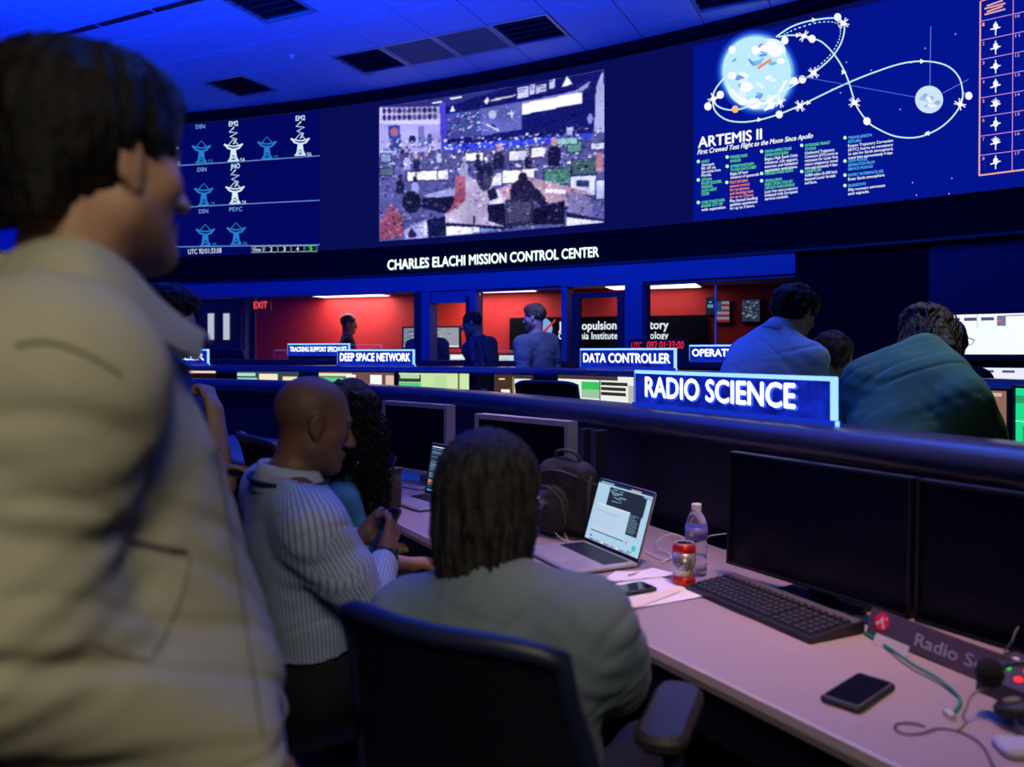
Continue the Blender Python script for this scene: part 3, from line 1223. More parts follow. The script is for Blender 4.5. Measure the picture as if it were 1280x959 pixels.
# table at the right end
OR = s8(240, 170, 165)
seg(mb, [(1225.5, 220.5), (1227, 4), (1296, -16)], 2.0, OR, O2)
seg(mb, [(1225, 220.5), (1300, 211)], 2.0, OR, O2)
seg(mb, [(1266.5, 216), (1268, -6)], 1.2, s8(190, 140, 210), O2)
for k in range(8):
    ya = 29 + k * 23.8
    if k < 8:
        seg(mb, [(1226.5, ya), (1267, ya - 9 + k * 0.55), (1296, ya - 15.5 + k * 0.9)], 1.0, s8(190, 140, 210), O2)
    wtext(mb, str(k + 1), 1229.5, ya + 6, 1232, ya + 5.5, 4, OR, 0.01, 0, O2)
    wtext(mb, str(k + 10), 1270.5, ya - 4.5 + k * 0.6, 1276, ya - 5.5 + k * 0.6, 3.6, OR, 0.01, 0, O2)
    cy = ya + 8
    blob(mb, 1246, cy - 2 + (k % 3), 3.2, 4.4, W, O2, 10)
    if k in (4, 6):
        for a in (-0.9, -0.5, 0, 0.5, 0.9):
            seg(mb, [(1246, cy + 2), (1246 + 6.5 * math.sin(a), cy - 7 * math.cos(a))], 1.0, W, O2)
    seg(mb, [(1239.5, cy + 2 + (k % 2)), (1252, cy - 1)], 1.6, W, O2)
    seg(mb, [(1246, cy - 8), (1246, cy + 9)], 1.4, W, O2)
for k in range(4):
    seg(mb, [(1232 + k % 2 * 3, 19 - k * 3.6 + 1.5), (1258 - k % 2 * 3, 13.5 - k * 3.6)], 2.0, s8(235, 170, 170), O2)
wpart('mission_map', mb.mesh(colors=True), M_scr, vw)

# ---- camera feed panel: a raster of lit cells showing a bright control room
NXF, NYF = 250, 172
uu = (np.arange(NXF) + 0.5) / NXF
vv = (np.arange(NYF) + 0.5) / NYF
U, V_ = np.meshgrid(uu, vv, indexing='ij')
# sheet coordinates of the feed picture (a 1280 x 960 working frame)
XT, YT = 65 + (1175 - 65) * U, 218 + (32 - 218) * U
XB, YB = 65 + (1190 - 65) * U, 890 + (795 - 890) * U
XC, YC = XT + (XB - XT) * V_, YT + (YB - YT) * V_
IMG = np.zeros((NXF, NYF, 3))
IMG[:] = (60, 62, 120)


def fpoly(pts, col, a=1.0):
    m = np.zeros(XC.shape, bool)
    n = len(pts)
    for i in range(n):
        x1, y1 = pts[i]
        x2, y2 = pts[(i + 1) % n]
        cnd = ((y1 > YC) != (y2 > YC)) & (XC < (x2 - x1) * (YC - y1) / ((y2 - y1) or 1e-9) + x1)
        m ^= cnd
    IMG[m] = IMG[m] * (1 - a) + np.array(col) * a


def frect(x0, y0, x1, y1, col, dy=0, a=1.0):
    fpoly([(x0, y0), (x1, y0 + dy), (x1, y1 + dy), (x0, y1)], col, a)


def fell(x, y, rx, ry, col, a=1.0):
    m = ((XC - x) / rx) ** 2 + ((YC - y) / ry) ** 2 < 1
    IMG[m] = IMG[m] * (1 - a) + np.array(col) * a


FEED_START = True
fpoly([(60, 200), (400, 150), (420, 520), (60, 520)], (165, 160, 225))            # left wall
fpoly([(60, 280), (400, 262), (405, 295), (60, 300)], (205, 200, 245))
fpoly([(60, 205), (390, 170), (395, 270), (60, 292)], (185, 175, 220))
for k in range(11):
    for j in range(2):
        fell(92 + k * 27, 238 - k * 1.4 + j * 34, 11, 14, rg.choice([(60, 55, 110), (90, 80, 140), (40, 40, 90)]))
fpoly([(112, 312), (175, 305), (185, 425), (122, 436)], (45, 60, 140))
fell(147, 342, 22, 22, (150, 95, 120))
fpoly([(272, 312), (306, 308), (310, 415), (275, 420)], (105, 105, 165))
fpoly([(322, 348), (345, 345), (347, 395), (324, 398)], (60, 70, 140))
fell(243, 375, 18, 20, (25, 25, 70))
fpoly([(380, 110), (1190, 20), (1190, 380), (400, 420)], (14, 18, 88))             # dark front wall
fpoly([(60, 160), (400, 80), (1190, -10), (1190, 30), (800, 90), (420, 205), (60, 222)], (40, 42, 110))
fpoly([(345, 188), (398, 178), (400, 186), (350, 196)], (240, 240, 255))
fpoly([(440, 165), (500, 153), (500, 160), (445, 172)], (240, 240, 255))
fpoly([(385, 190), (415, 185), (425, 400), (395, 410)], (70, 60, 200))
fpoly([(418, 246), (800, 178), (800, 322), (425, 372)], (60, 70, 150))             # the feed's own screens
for k in range(90):
    x = rg.uniform(425, 585)
    y = rg.uniform(252, 350) - (x - 425) * 0.17
    frect(x, y, x + rg.uniform(4, 18), y + rg.uniform(3, 9), rg.choice([(225, 225, 250), (20, 20, 60), (40, 120, 90), (170, 60, 80), (30, 30, 90), (200, 200, 240)]), -2)
fpoly([(595, 216), (796, 182), (796, 322), (600, 352)], (88, 95, 170))
fell(655, 245, 20, 20, (190, 200, 240))
fell(655, 305, 16, 10, (20, 25, 80))
for k in range(30):
    x = rg.uniform(605, 785)
    y = rg.uniform(215, 325) - (x - 600) * 0.14
    frect(x, y, x + rg.uniform(3, 12), y + 3, (170, 185, 235), -1)
fpoly([(625, 290), (690, 325), (686, 330), (622, 296)], (235, 240, 255))
fpoly([(730, 238), (765, 236), (765, 243), (730, 246)], (240, 245, 255))
fpoly([(744, 222), (752, 222), (754, 258), (746, 259)], (240, 245, 255))
fpoly([(798, 190), (1078, 138), (1078, 196), (798, 248)], (250, 250, 255))         # white screen
fpoly([(798, 182), (1085, 126), (1085, 138), (800, 192)], (130, 120, 210))
for (x0, x1, y0, y1) in ((775, 828, 112, 165), (835, 860, 100, 150), (866, 912, 100, 142), (925, 955, 78, 122)):
    fpoly([(x0, y0), (x1, y0 - 8), (x1, y1 - 8), (x0, y1)], (205, 205, 240))
    frect(x0 + 3, y0 + 6, x1 - 10, y0 + 10, (30, 30, 90), -4)
    frect(x0 + 3, y0 + 20, x1 - 4, y0 + 23, (60, 60, 120), -4)
fpoly([(612, 178), (628, 158), (640, 172), (626, 196)], (245, 245, 255))
fpoly([(645, 170), (765, 145), (765, 153), (645, 181)], (215, 205, 190))
fpoly([(985, 112), (1008, 58), (1035, 100)], (245, 245, 255))
fpoly([(440, 232), (452, 200), (467, 228)], (235, 240, 255))
fpoly([(1040, 140), (1116, 86), (1100, 125)], (220, 225, 250))
fell(1085, 120, 34, 30, (40, 45, 110), 0.4)
fpoly([(1140, 120), (1168, 40), (1184, 200), (1186, 400), (1135, 400)], (165, 165, 215))
fell(1117, 275, 12, 26, (120, 130, 190))
fpoly([(60, 470), (400, 420), (800, 370), (1190, 340), (1190, 800), (60, 890)], (78, 78, 138))   # floor of consoles
fpoly([(400, 400), (1130, 345), (1130, 372), (420, 440)], (50, 70, 215))
fpoly([(470, 640), (640, 560), (720, 820), (410, 800), (420, 720)], (178, 165, 195))           # carpet aisle
fpoly([(520, 550), (620, 600), (640, 800), (530, 800)], (168, 155, 188))
for k in range(520):                                                               # busy mid-ground
    x = rg.uniform(70, 1180)
    y = rg.uniform(375, 560) - (x - 70) * 0.05
    wd, hg = rg.uniform(4, 20), rg.uniform(3, 14)
    frect(x, y, x + wd, y + hg, rg.choice([(230, 232, 255), (200, 205, 250), (34, 36, 86), (40, 42, 96), (80, 80, 150), (150, 150, 205), (110, 85, 120), (245, 245, 255), (90, 110, 160), (215, 218, 250)]), rg.uniform(-4, 2))
for (x0, y0, x1, y1, c) in ((265, 535, 318, 580, (250, 250, 255)), (322, 532, 372, 578, (250, 250, 255)), (376, 530, 430, 575, (225, 228, 255)), (218, 540, 262, 584, (235, 235, 255)),
                            (612, 540, 705, 605, (200, 200, 235)), (708, 528, 800, 590, (245, 245, 255)), (802, 522, 864, 595, (235, 238, 255)), (910, 522, 1032, 600, (70, 120, 110)),
                            (740, 430, 840, 478, (225, 228, 250)), (845, 415, 912, 462, (235, 238, 255)), (1015, 385, 1080, 440, (90, 140, 130)), (1040, 478, 1150, 552, (60, 85, 90)),
                            (1034, 562, 1150, 660, (205, 210, 250)), (1150, 585, 1192, 680, (190, 195, 240)), (520, 440, 610, 480, (250, 250, 255)), (1010, 315, 1040, 358, (175, 178, 225)),
                            (70, 525, 140, 560, (70, 90, 110)), (72, 455, 128, 495, (130, 150, 190)), (1125, 400, 1190, 430, (210, 215, 245)), (970, 370, 1060, 402, (150, 200, 200))):
    frect(x0 - 4, y0 - 4, x1 + 4, y1 + 4, (20, 20, 60), -3)
    frect(x0, y0, x1, y1, c, -3)
for k in range(40):
    x, y = rg.uniform(912, 1028), rg.uniform(526, 592)
    frect(x, y, x + 6, y + 4, rg.choice([(120, 200, 140), (40, 60, 70), (160, 220, 190)]))
frect(1060, 580, 1118, 612, (40, 50, 90), 4)
fpoly([(470, 615), (520, 545), (522, 680), (428, 750), (415, 690)], (140, 70, 95))            # red console ends
fpoly([(470, 560), (520, 545), (520, 600), (470, 640)], (165, 95, 115))
fpoly([(130, 700), (190, 760), (195, 860), (70, 885), (65, 800)], (130, 70, 95))
fpoly([(300, 655), (468, 612), (468, 655), (330, 668)], (150, 155, 205))
fpoly([(300, 668), (466, 658), (460, 700), (420, 745), (300, 720)], (18, 18, 55))
fpoly([(1145, 445), (1180, 450), (1178, 545), (1150, 540)], (170, 115, 130))
fpoly([(635, 640), (840, 560), (1120, 640), (1010, 710), (1000, 690), (640, 700)], (165, 135, 155))
fpoly([(635, 690), (720, 690), (730, 810), (640, 780)], (16, 16, 50))
fpoly([(860, 720), (1010, 680), (1010, 800), (850, 800)], (14, 14, 46))
fpoly([(650, 632), (690, 620), (720, 690), (640, 700)], (200, 200, 235))
fpoly([(632, 628), (670, 612), (690, 665), (645, 680)], (25, 25, 65))


def fperson(x, y, h, body, hair):
    fell(x, y + h * 0.50, h * 0.24, h * 0.34, body)
    fpoly([(x - h * 0.24, y + h * 0.5), (x + h * 0.24, y + h * 0.5), (x + h * 0.21, y + h * 0.95), (x - h * 0.21, y + h * 0.95)], body)
    fell(x, y, h * 0.13, h * 0.17, hair)


for a in ((190, 440, 90, (70, 70, 130), (45, 35, 70)), (215, 452, 80, (170, 165, 215), (60, 45, 80)), (265, 460, 75, (40, 40, 90), (190, 150, 165)), (318, 445, 85, (80, 80, 140), (175, 140, 165)),
          (385, 430, 60, (190, 190, 235), (60, 45, 85)), (515, 470, 90, (150, 150, 195), (200, 185, 210)), (585, 455, 75, (30, 30, 75), (40, 35, 70)), (690, 410, 115, (28, 28, 70), (190, 145, 160)),
          (832, 445, 75, (24, 24, 66), (150, 125, 150)), (955, 385, 130, (18, 18, 52), (195, 155, 165)), (180, 565, 90, (20, 20, 60), (40, 30, 60)), (258, 575, 85, (150, 160, 225), (30, 25, 55))):
    fperson(*a)
fell(808, 640, 62, 70, (26, 24, 56))
fpoly([(745, 640), (880, 620), (935, 690), (905, 710), (860, 680), (750, 690)], (26, 24, 56))
fell(808, 568, 22, 32, (30, 22, 48))
fell(935, 680, 16, 10, (200, 160, 170))
fpoly([(722, 672), (865, 664), (858, 800), (735, 810)], (34, 34, 62))
fpoly([(735, 690), (850, 682), (848, 780), (742, 790)], (58, 58, 88))
fell(620, 560, 40, 70, (22, 22, 56), 0.8)
fell(240, 690, 50, 55, (20, 20, 50))
fell(650, 520, 30, 50, (20, 20, 60), 0.6)
fpoly([(1010, 640), (1120, 650), (1140, 760), (1030, 740)], (110, 105, 150))
frect(915, 620, 1010, 640, (225, 225, 250), 8)
fpoly([(425, 790), (735, 810), (730, 830), (425, 812)], (24, 22, 60))
fpoly([(425, 808), (596, 812), (598, 838), (427, 856)], (235, 238, 255))
fpoly([(598, 815), (735, 826), (735, 822), (600, 838)], (110, 140, 210))
frect(562, 755, 572, 795, (14, 14, 44))
fpoly([(326, 775), (420, 758), (426, 856), (330, 866)], (14, 20, 62))
fpoly([(200, 830), (320, 775), (330, 868), (205, 882)], (150, 145, 200))
fpoly([(222, 850), (240, 818), (268, 850), (262, 866), (225, 868)], (30, 28, 70))
fpoly([(1020, 755), (1190, 790), (1190, 800), (1020, 812)], (205, 205, 240))
fpoly([(1015, 740), (1190, 780), (1190, 790), (1020, 765)], (20, 20, 55))
for k in range(9):
    frect(305 + (k % 2) * 8, 790 + k * 8, 316 + (k % 2) * 8, 795 + k * 8, (230, 230, 250))
for k in range(1500):                                                              # fine clutter over the picture
    i0, j0 = rg.randrange(NXF), rg.randrange(int(NYF * 0.36), NYF)
    wi, hj = rg.choice((1, 1, 2, 2, 3, 4)), rg.choice((1, 1, 1, 2, 3))
    sl_ = (slice(i0, i0 + wi), slice(j0, j0 + hj))
    IMG[sl_] = np.clip(IMG[sl_] + rg.choice((-55, -40, -30, 25, 35, 60)) * np.array((1, 1, 0.8)), 8, 255)
for k in range(260):
    i0, j0 = rg.randrange(NXF), rg.randrange(0, NYF)
    IMG[i0:i0 + rg.choice((2, 4, 6)), j0:j0 + 1] += rg.choice((-30, 30))
sm = IMG.copy()
for ax_ in (0, 1):
    sm = 0.25 * np.roll(sm, 1, ax_) + 0.5 * sm + 0.25 * np.roll(sm, -1, ax_)
IMG = 0.75 * sm + 0.25 * IMG
shade_ = vnoise(np.stack([XC.ravel() / 90, YC.ravel() / 60, XC.ravel() * 0 + 2.5], 1)).reshape(NXF, NYF, 1)
IMG = IMG * (1 + 0.16 * shade_)
jit = RNG.normal(0, 5, (NXF, NYF, 1))
IMG = np.clip((IMG + jit) * 1.06 + np.array((4, 4, 14)), 0, 255) / 255
LINI = np.where(IMG <= 0.04045, IMG / 12.92, ((IMG + 0.055) / 1.055) ** 2.4)
# picture corners on the wall
cTL, cTR, cBR, cBL = (476.3, 134.5), (757, 88), (757.5, 278.8), (476.3, 302.3)
p0, p1 = wall_phi(476.3), wall_phi(757.2)
zt0, zb0 = wall_z(*cTL), wall_z(*cBL)
zt1, zb1 = wall_z(*cTR), wall_z(*cBR)
gv = np.zeros((NXF + 1, NYF + 1, 3))
for i in range(NXF + 1):
    t = i / NXF
    ph = p0 + (p1 - p0) * t
    q = wall_pt(ph, 0, 0.036)
    za, zb = zt0 + (zt1 - zt0) * t, zb0 + (zb1 - zb0) * t
    gv[i, :, 0], gv[i, :, 1] = q.x, q.y
    gv[i, :, 2] = za + (zb - za) * np.arange(NYF + 1) / NYF
ii, jj = np.meshgrid(np.arange(NXF), np.arange(NYF), indexing='ij')
base = (ii * (NYF + 1) + jj).ravel()
Qf = np.stack([base, base + 1, base + NYF + 2, base + NYF + 1], 1)
me = np_mesh('feed', gv.reshape(-1, 3), Qf)
ca = me.color_attributes.new('Col', 'FLOAT_COLOR', 'CORNER')
cc = np.ones((len(Qf), 4, 4), np.float32)
cc[:, :, :3] = LINI.reshape(-1, 3)[:, None, :]
ca.data.foreach_set('color', cc.ravel())
wpart('camera_feed', me, M_scr, vw)

# ---- lit letters below the wall
r = empty('lettered_sign', WPX(620, 335, 0.02), 0, 'glowing white lettered sign on the black band below the video wall', 'sign')
mb = MB()
arc_box(mb, 478, 760, wall_z(620, 346) + 0.01, wall_z(620, 312) - 0.01, 0.03, 0.001)
wpart('backing', mb.mesh(), M_black, r)


def letters(off, grow, col, name, strength, bold):
    mb = MB()
    segs = [('CHARLES ELACHI MISSION CONTROL CENTER', 487, 750.5, 337.8, 321.2)]
    for t, xa, xb, ya, yb in segs:
        text_fit(t, 0, 1, 0, 12.2, lambda u, h: WPX(xa + (xb - xa) * u, ya + (yb - ya) * u - h + (0.4 if grow else 0), off), mb, bold)
    wpart(name, mb.mesh(), emit('sign_' + name, col, strength), r)


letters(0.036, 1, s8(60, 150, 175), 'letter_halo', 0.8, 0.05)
letters(0.042, 0, s8(255, 255, 250), 'lettering', 1.6, 0.014)
# ================================================================== CONSOLES
def smooth_path(pts, n=8):
    return [Vector((p[0], p[1])) for p in spline([tuple(q) for q in pts], n)]


def frame_of(path):
    out = []
    for i, p in enumerate(path):
        d = (path[min(i + 1, len(path) - 1)] - path[max(i - 1, 0)]).normalized()
        out.append((p, d, Vector((-d.y, d.x))))        # third: toward the seats
    return out


def sweep(mb, path, prof, i0=0, i1=None):
    fr = frame_of(path)[i0:i1]
    rings = [[Vector((p.x + s.x * o, p.y + s.y * o, z)) for o, z in prof] for p, d, s in fr]
    return mb.loft(rings)


M_rail = mat('navy_console_rail', (0.028, 0.036, 0.082), 0.28, noise=0.12, nscale=12, spec=0.5)
M_cons = mat('console_panel_black', (0.010, 0.010, 0.020), 0.45, noise=0.2, nscale=10)
M_desk = mat('taupe_laminate', (0.36, 0.275, 0.265), 0.42, noise=0.07, nscale=220, bump=0.05, bscale=500)
M_edge = mat('pale_desk_edging', (0.52, 0.40, 0.34), 0.4, noise=0.05)
M_blk = mat('black_plastic', (0.009, 0.009, 0.012), 0.38, noise=0.1)
M_blk2 = mat('black_matte_plastic', (0.013, 0.013, 0.017), 0.6, noise=0.15, nscale=60)
M_chrome = mat('chrome', (0.6, 0.6, 0.62), 0.15, metal=1.0)
M_silver = mat('silver_plastic', (0.42, 0.38, 0.40), 0.35, metal=0.25, noise=0.05)
M_alu = mat('aluminium_grey', (0.44, 0.40, 0.40), 0.38, metal=0.35, noise=0.03)
M_off = mat('dark_glossy_screen', (0.0035, 0.0035, 0.008), 0.2, spec=0.2, noise=0.1, nscale=3)
M_white = mat('white_plastic', (0.75, 0.73, 0.72), 0.4)

R1Z, R2Z = 1.18, 1.265
loc1 = [(1.4, 1.76), (0.6, 1.82), (-0.2, 1.88), (-0.9, 1.94), (-1.6, 2.0), (-2.3, 2.04), (-3.0, 2.06), (-3.8, 2.04), (-4.5, 1.96), (-5.3, 1.80), (-6.0, 1.58), (-6.6, 1.28), (-7.2, 0.85), (-7.8, 0.3)]
path1 = smooth_path([LW(a, b).xy for a, b in loc1])


def rail_prof(z):
    return [(-0.13, z - 0.10), (-0.13, z - 0.012), (-0.115, z), (0.0, z), (0.035, z - 0.010), (0.055, z - 0.035), (0.055, z - 0.065), (0.04, z - 0.090), (0.0, z - 0.10)]


r = empty('control_console', LW(-1.5, 2.0, 0), LROT, 'long dark control console with a padded navy top rail, nearest row', 'console')
autosmooth(wpart('rail', sweep(MB(), path1, rail_prof(R1Z)).mesh(), M_rail, r), 50)
wpart('back_panel', sweep(MB(), path1, [(-0.10, 0.02), (-0.10, R1Z - 0.10), (-0.04, R1Z - 0.10), (-0.04, 0.02)]).mesh(), M_cons, r)
# equipment faces between monitors: upright dividers under the rail
fr1 = frame_of(path1)
for px_ in (752, 771):
    best = min(fr1, key=lambda f: abs(640 + 1000 * f[0].x / f[0].y - px_))
    p, d, s = best
    Mx = Matrix.Translation((p.x + s.x * 0.10, p.y + s.y * 0.10, 0)) @ Matrix.Rotation(math.atan2(-d.y, -d.x), 4, 'Z')
    w_ = 0.02
    wpart('divider', MB().box(-w_, w_, -0.03, 0.03, DESK, R1Z - 0.10, Mx).mesh(), mat('console_divider', (0.03, 0.025, 0.05), 0.5), r)
# front skirt under the desk
wpart('skirt', MB().box(-4.0, 1.2, 1.62, 1.66, 0.02, DESK - 0.04, Matrix.Rotation(LROT, 4, 'Z')).mesh(), M_cons, r)

# desk top along it (continuous worktop)
front = [(1.2, 1.175), (-3.4, 1.175), (-4.2, 1.15), (-5.0, 1.04), (-5.7, 0.88), (-6.2, 0.66), (-6.8, 0.25)]
fpath = [LW(a, b).xy for a, b in front]
backp = []
for a, b in front:
    q = LW(a, b).xy
    p = min(path1, key=lambda v: (v - q).length)
    backp.append(p)
backp[0] = LW(1.2, 1.74).xy
rings = []
for f, b in zip(fpath, backp):
    rings.append([Vector((f.x, f.y, DESK - 0.034)), Vector((b.x, b.y, DESK - 0.034)), Vector((b.x, b.y, DESK)), Vector((f.x, f.y, DESK))])
dt = empty('long_desk', LW(-1.5, 1.5, 0), LROT, 'taupe laminate desk top along the nearest console', 'desk')
wpart('top', MB().loft(rings).mesh(), M_desk, dt)
mb = MB()
fr = frame_of([Vector(q) for q in fpath])
rings = [[Vector((p.x + s.x * o, p.y + s.y * o, z)) for o, z in ((0, DESK - 0.036), (0.006, DESK - 0.034), (0.010, DESK - 0.018), (0.006, DESK - 0.001), (0, DESK + 0.0005))] for p, d, s in fr]
wpart('edging', mb.loft(rings).mesh(), M_edge, dt)
wpart('apron', MB().box(-3.8, 1.2, 1.20, 1.23, DESK - 0.15, DESK - 0.034, Matrix.Rotation(LROT, 4, 'Z')).mesh(), M_navydark, dt)
for lx in (0.9, -1.9, -3.6):
    wpart('leg', MB().box(lx - 0.03, lx + 0.03, 1.25, 1.64, 0, DESK - 0.034, Matrix.Rotation(LROT, 4, 'Z')).mesh(), M_cons, dt)

# ---------------- second row
pts2 = [(1500, 3.05), (1380, 3.45), (1280, 3.83), (1180, 4.2), (1057, 4.69), (960, 5.2), (890, 5.6), (787, 6.25), (700, 6.85), (620, 7.25), (540, 7.55), (400, 8.0), (265, 8.4), (100, 8.75), (-60, 8.95)]
path2 = smooth_path([P(x, 440, Y).xy for x, Y in pts2])
fr2 = frame_of(path2)
r = empty('control_console', P(700, 440, 6.85) * Vector((1, 1, 0)), 0, 'dark control console behind the nearest row, carrying lit displays', 'console')
autosmooth(wpart('rail', sweep(MB(), path2, rail_prof(R2Z)).mesh(), M_rail, r), 50)
wpart('back_panel', sweep(MB(), path2, [(-0.10, 0.02), (-0.10, R2Z - 0.10), (-0.04, R2Z - 0.10), (-0.04, 0.02)]).mesh(), M_cons, r)
wpart('desk', sweep(MB(), path2, [(-0.04, DESK - 0.035), (-0.04, DESK), (0.78, DESK), (0.78, DESK - 0.035)]).mesh(), M_desk, r)
wpart('skirt', sweep(MB(), path2, [(0.40, 0.02), (0.40, DESK - 0.035), (0.44, DESK - 0.035), (0.44, 0.02)]).mesh(), M_cons, r)


def on_row(fr, x, off=0.0):
    """point, away-direction, tangent of a console row where it is seen at photo column x (moved off toward the seats)"""
    best = None
    for i in range(len(fr) - 1):
        (p, d, s), (q, e, t) = fr[i], fr[i + 1]
        a, b = p + s * off, q + t * off
        xa, xb = 640 + 1000 * a.x / a.y, 640 + 1000 * b.x / b.y
        if (xa - x) * (xb - x) <= 0 and a.y > 0.3:
            u = (x - xa) / ((xb - xa) or 1e-9)
            best = (a.lerp(b, u), -(s.lerp(t, u)).normalized(), -(d.lerp(e, u)).normalized())
            break
    return best


# ---------------- illuminated row signs
def row_sign(A, B, h, text, label, tx=(0.06, 0.92), ty=0.24, cap=0.52, group='illuminated row signs', edges='tr', bright=1.0, foot=True, riser=0.0):
    """A, B: world ends of the bottom edge, left to right as seen"""
    A, B = Vector(A), Vector(B)
    d = (B - A)
    L = d.length
    r = empty('row_sign', A, math.atan2(d.y, d.x), label, 'sign', group)
    t = 0.012
    tag(MB().box(0, L, -t / 2, t / 2, 0.0, h).build('panel', sign_panel_mat(), r), None, None)
    e = min(0.02, h * 0.085)
    ew = emit('sign_edge_light', s8(120, 165, 255), 2.2)
    MB().box(0, L, -t / 2 - 0.002, t / 2 + 0.002, h - e, h + 0.002).build('top_edge', ew, r)
    MB().box(L - e * 1.2, L + 0.002, -t / 2 - 0.002, t / 2 + 0.002, 0, h).build('side_edge', ew, r)
    MB().box(-0.002, e * 0.5, -t / 2 - 0.002, t / 2 + 0.002, 0, h).build('side_edge', emit('sign_edge_dim', s8(90, 130, 235), 1.0), r)
    mb = MB()
    text_fit(text, L * tx[0] + 0.004, L * tx[1] + 0.008, h * ty - 0.004, h * cap, lambda x, y: (x, -t / 2 - 0.0012, y), mb, 0.045)
    mb.build('letter_glow', emit('sign_glow', s8(60, 95, 245), 1.1), r)
    mb = MB()
    text_fit(text, L * tx[0], L * tx[1], h * ty, h * cap, lambda x, y: (x, -t / 2 - 0.0028, y), mb, 0.03)
    mb.build('lettering', emit('sign_letters', s8(235, 242, 255), 1.7), r)
    MB().box(-0.002, L + 0.004, -0.018, 0.018, -0.012, 0.004).build('base_channel', emit('sign_channel', s8(20, 50, 200), 0.9), r)
    if riser:
        MB().box(0.02, L - 0.02, -0.016, 0.016, -0.012 - riser, -0.012).build('riser', M_blk, r)
    if foot:
        MB().lathe([(0.0, -0.012), (0.006, -0.012), (0.006, 0.002), (0.0, 0.005)], 10, Matrix.Translation((L + 0.014, -0.01, 0))).build('end_stud', emit('sign_edge_light', s8(120, 165, 255), 2.2), r)
    return r


def sign_panel_mat():
    if 'sign_panel' in MATS:
        return MATS['sign_panel']
    m = emit('sign_panel', s8(12, 26, 165), 1.0)
    nt = m.node_tree
    e = [n for n in nt.nodes if n.type == 'EMISSION'][0]
    tc = nt.nodes.new('ShaderNodeTexCoord')
    n = nt.nodes.new('ShaderNodeTexNoise')
    n.inputs['Scale'].default_value = 14
    n.inputs['Detail'].default_value = 5
    rp = nt.nodes.new('ShaderNodeValToRGB')
    rp.color_ramp.elements[0].color = (*s8(8, 18, 120), 1)
    rp.color_ramp.elements[0].position = 0.3
    rp.color_ramp.elements[1].color = (*s8(22, 48, 205), 1)
    rp.color_ramp.elements[1].position = 0.75
    nt.links.new(tc.outputs['Object'], n.inputs['Vector'])
    nt.links.new(n.outputs['Fac'], rp.inputs[0])
    nt.links.new(rp.outputs[0], e.inputs['Color'])
    return m


def rail_pt(x, fr, z, off=-0.05):
    q, aw, tg = on_row(fr, x, off)
    return Vector((q.x, q.y, z))


Y1 = lambda y: (EYE - R1Z) * 1000 / (y - 440)
row_sign(rail_pt(795, fr1, R1Z + 0.012, -0.03), rail_pt(1045, fr1, R1Z + 0.012, -0.03), 0.132, 'RADIO SCIENCE', 'large blue illuminated RADIO SCIENCE sign on the nearest console rail', (0.075, 0.85), 0.24, 0.58)
row_sign(rail_pt(422, fr2, R2Z + 0.012), rail_pt(518, fr2, R2Z + 0.012), 0.145, 'DEEP SPACE NETWORK', 'blue illuminated DEEP SPACE NETWORK sign on the second console rail', (0.04, 0.95), 0.24, 0.52)
row_sign(rail_pt(726, fr2, R2Z + 0.012), rail_pt(845, fr2, R2Z + 0.012), 0.15, 'DATA CONTROLLER', 'blue illuminated DATA CONTROLLER sign on the second console rail', (0.04, 0.95), 0.26, 0.48)
row_sign(rail_pt(146, fr2, R2Z + 0.012), rail_pt(261, fr2, R2Z + 0.012), 0.15, 'CONTROLLER', 'blue illuminated sign half hidden by the standing man in the beige jacket', (0.08, 0.95), 0.26, 0.48)


def ledge_pt(x, z, off=0.3):
    lo_, hi_ = x - 60, x + 120          # photo column of the wall behind the point
    for _ in range(40):
        m_ = (lo_ + hi_) / 2
        q = wall_pt(wall_phi(m_), z, off)
        if 640 + 1000 * q.x / q.y < x:
            lo_ = m_
        else:
            hi_ = m_
    return q


row_sign(ledge_pt(360, 1.368), ledge_pt(437, 1.368), 0.125, 'TRACKING SUPPORT SPECIALIST', 'small blue illuminated TRACKING SUPPORT SPECIALIST sign on the window counter', (0.04, 0.96), 0.30, 0.42, foot=False, riser=0.045)
row_sign(ledge_pt(862, 1.325), ledge_pt(942, 1.325), 0.135, 'OPERATIONS', 'blue illuminated sign on the counter, its right half behind the blue shirted man', (0.05, 0.95), 0.28, 0.46, foot=False)

# red digit clock
A, B = ledge_pt(787, 1.31), ledge_pt(858, 1.31)
d = B - A
r = empty('digital_clock', A, math.atan2(d.y, d.x), 'black digital clock with red UTC digits behind the DATA CONTROLLER sign', 'clock')
L = d.length
MB().box(0, L, -0.02, 0.05, 0.0, 0.205).build('housing', M_blk, r)
mb = MB()
text_fit('UTC', L * 0.05, L * 0.24, 0.118, 0.062, lambda x, y: (x, -0.0215, y), mb, 0.01, 0.15)
mb.build('lettering', emit('red_digits', s8(235, 40, 50), 1.1), r)
mb = MB()
text_fit('092 01:33:00', L * 0.33, L * 0.97, 0.118, 0.068, lambda x, y: (x, -0.0215, y), mb, 0.012, 0.15)
mb.build('digits', emit('red_digits', s8(235, 40, 50), 1.1), r)

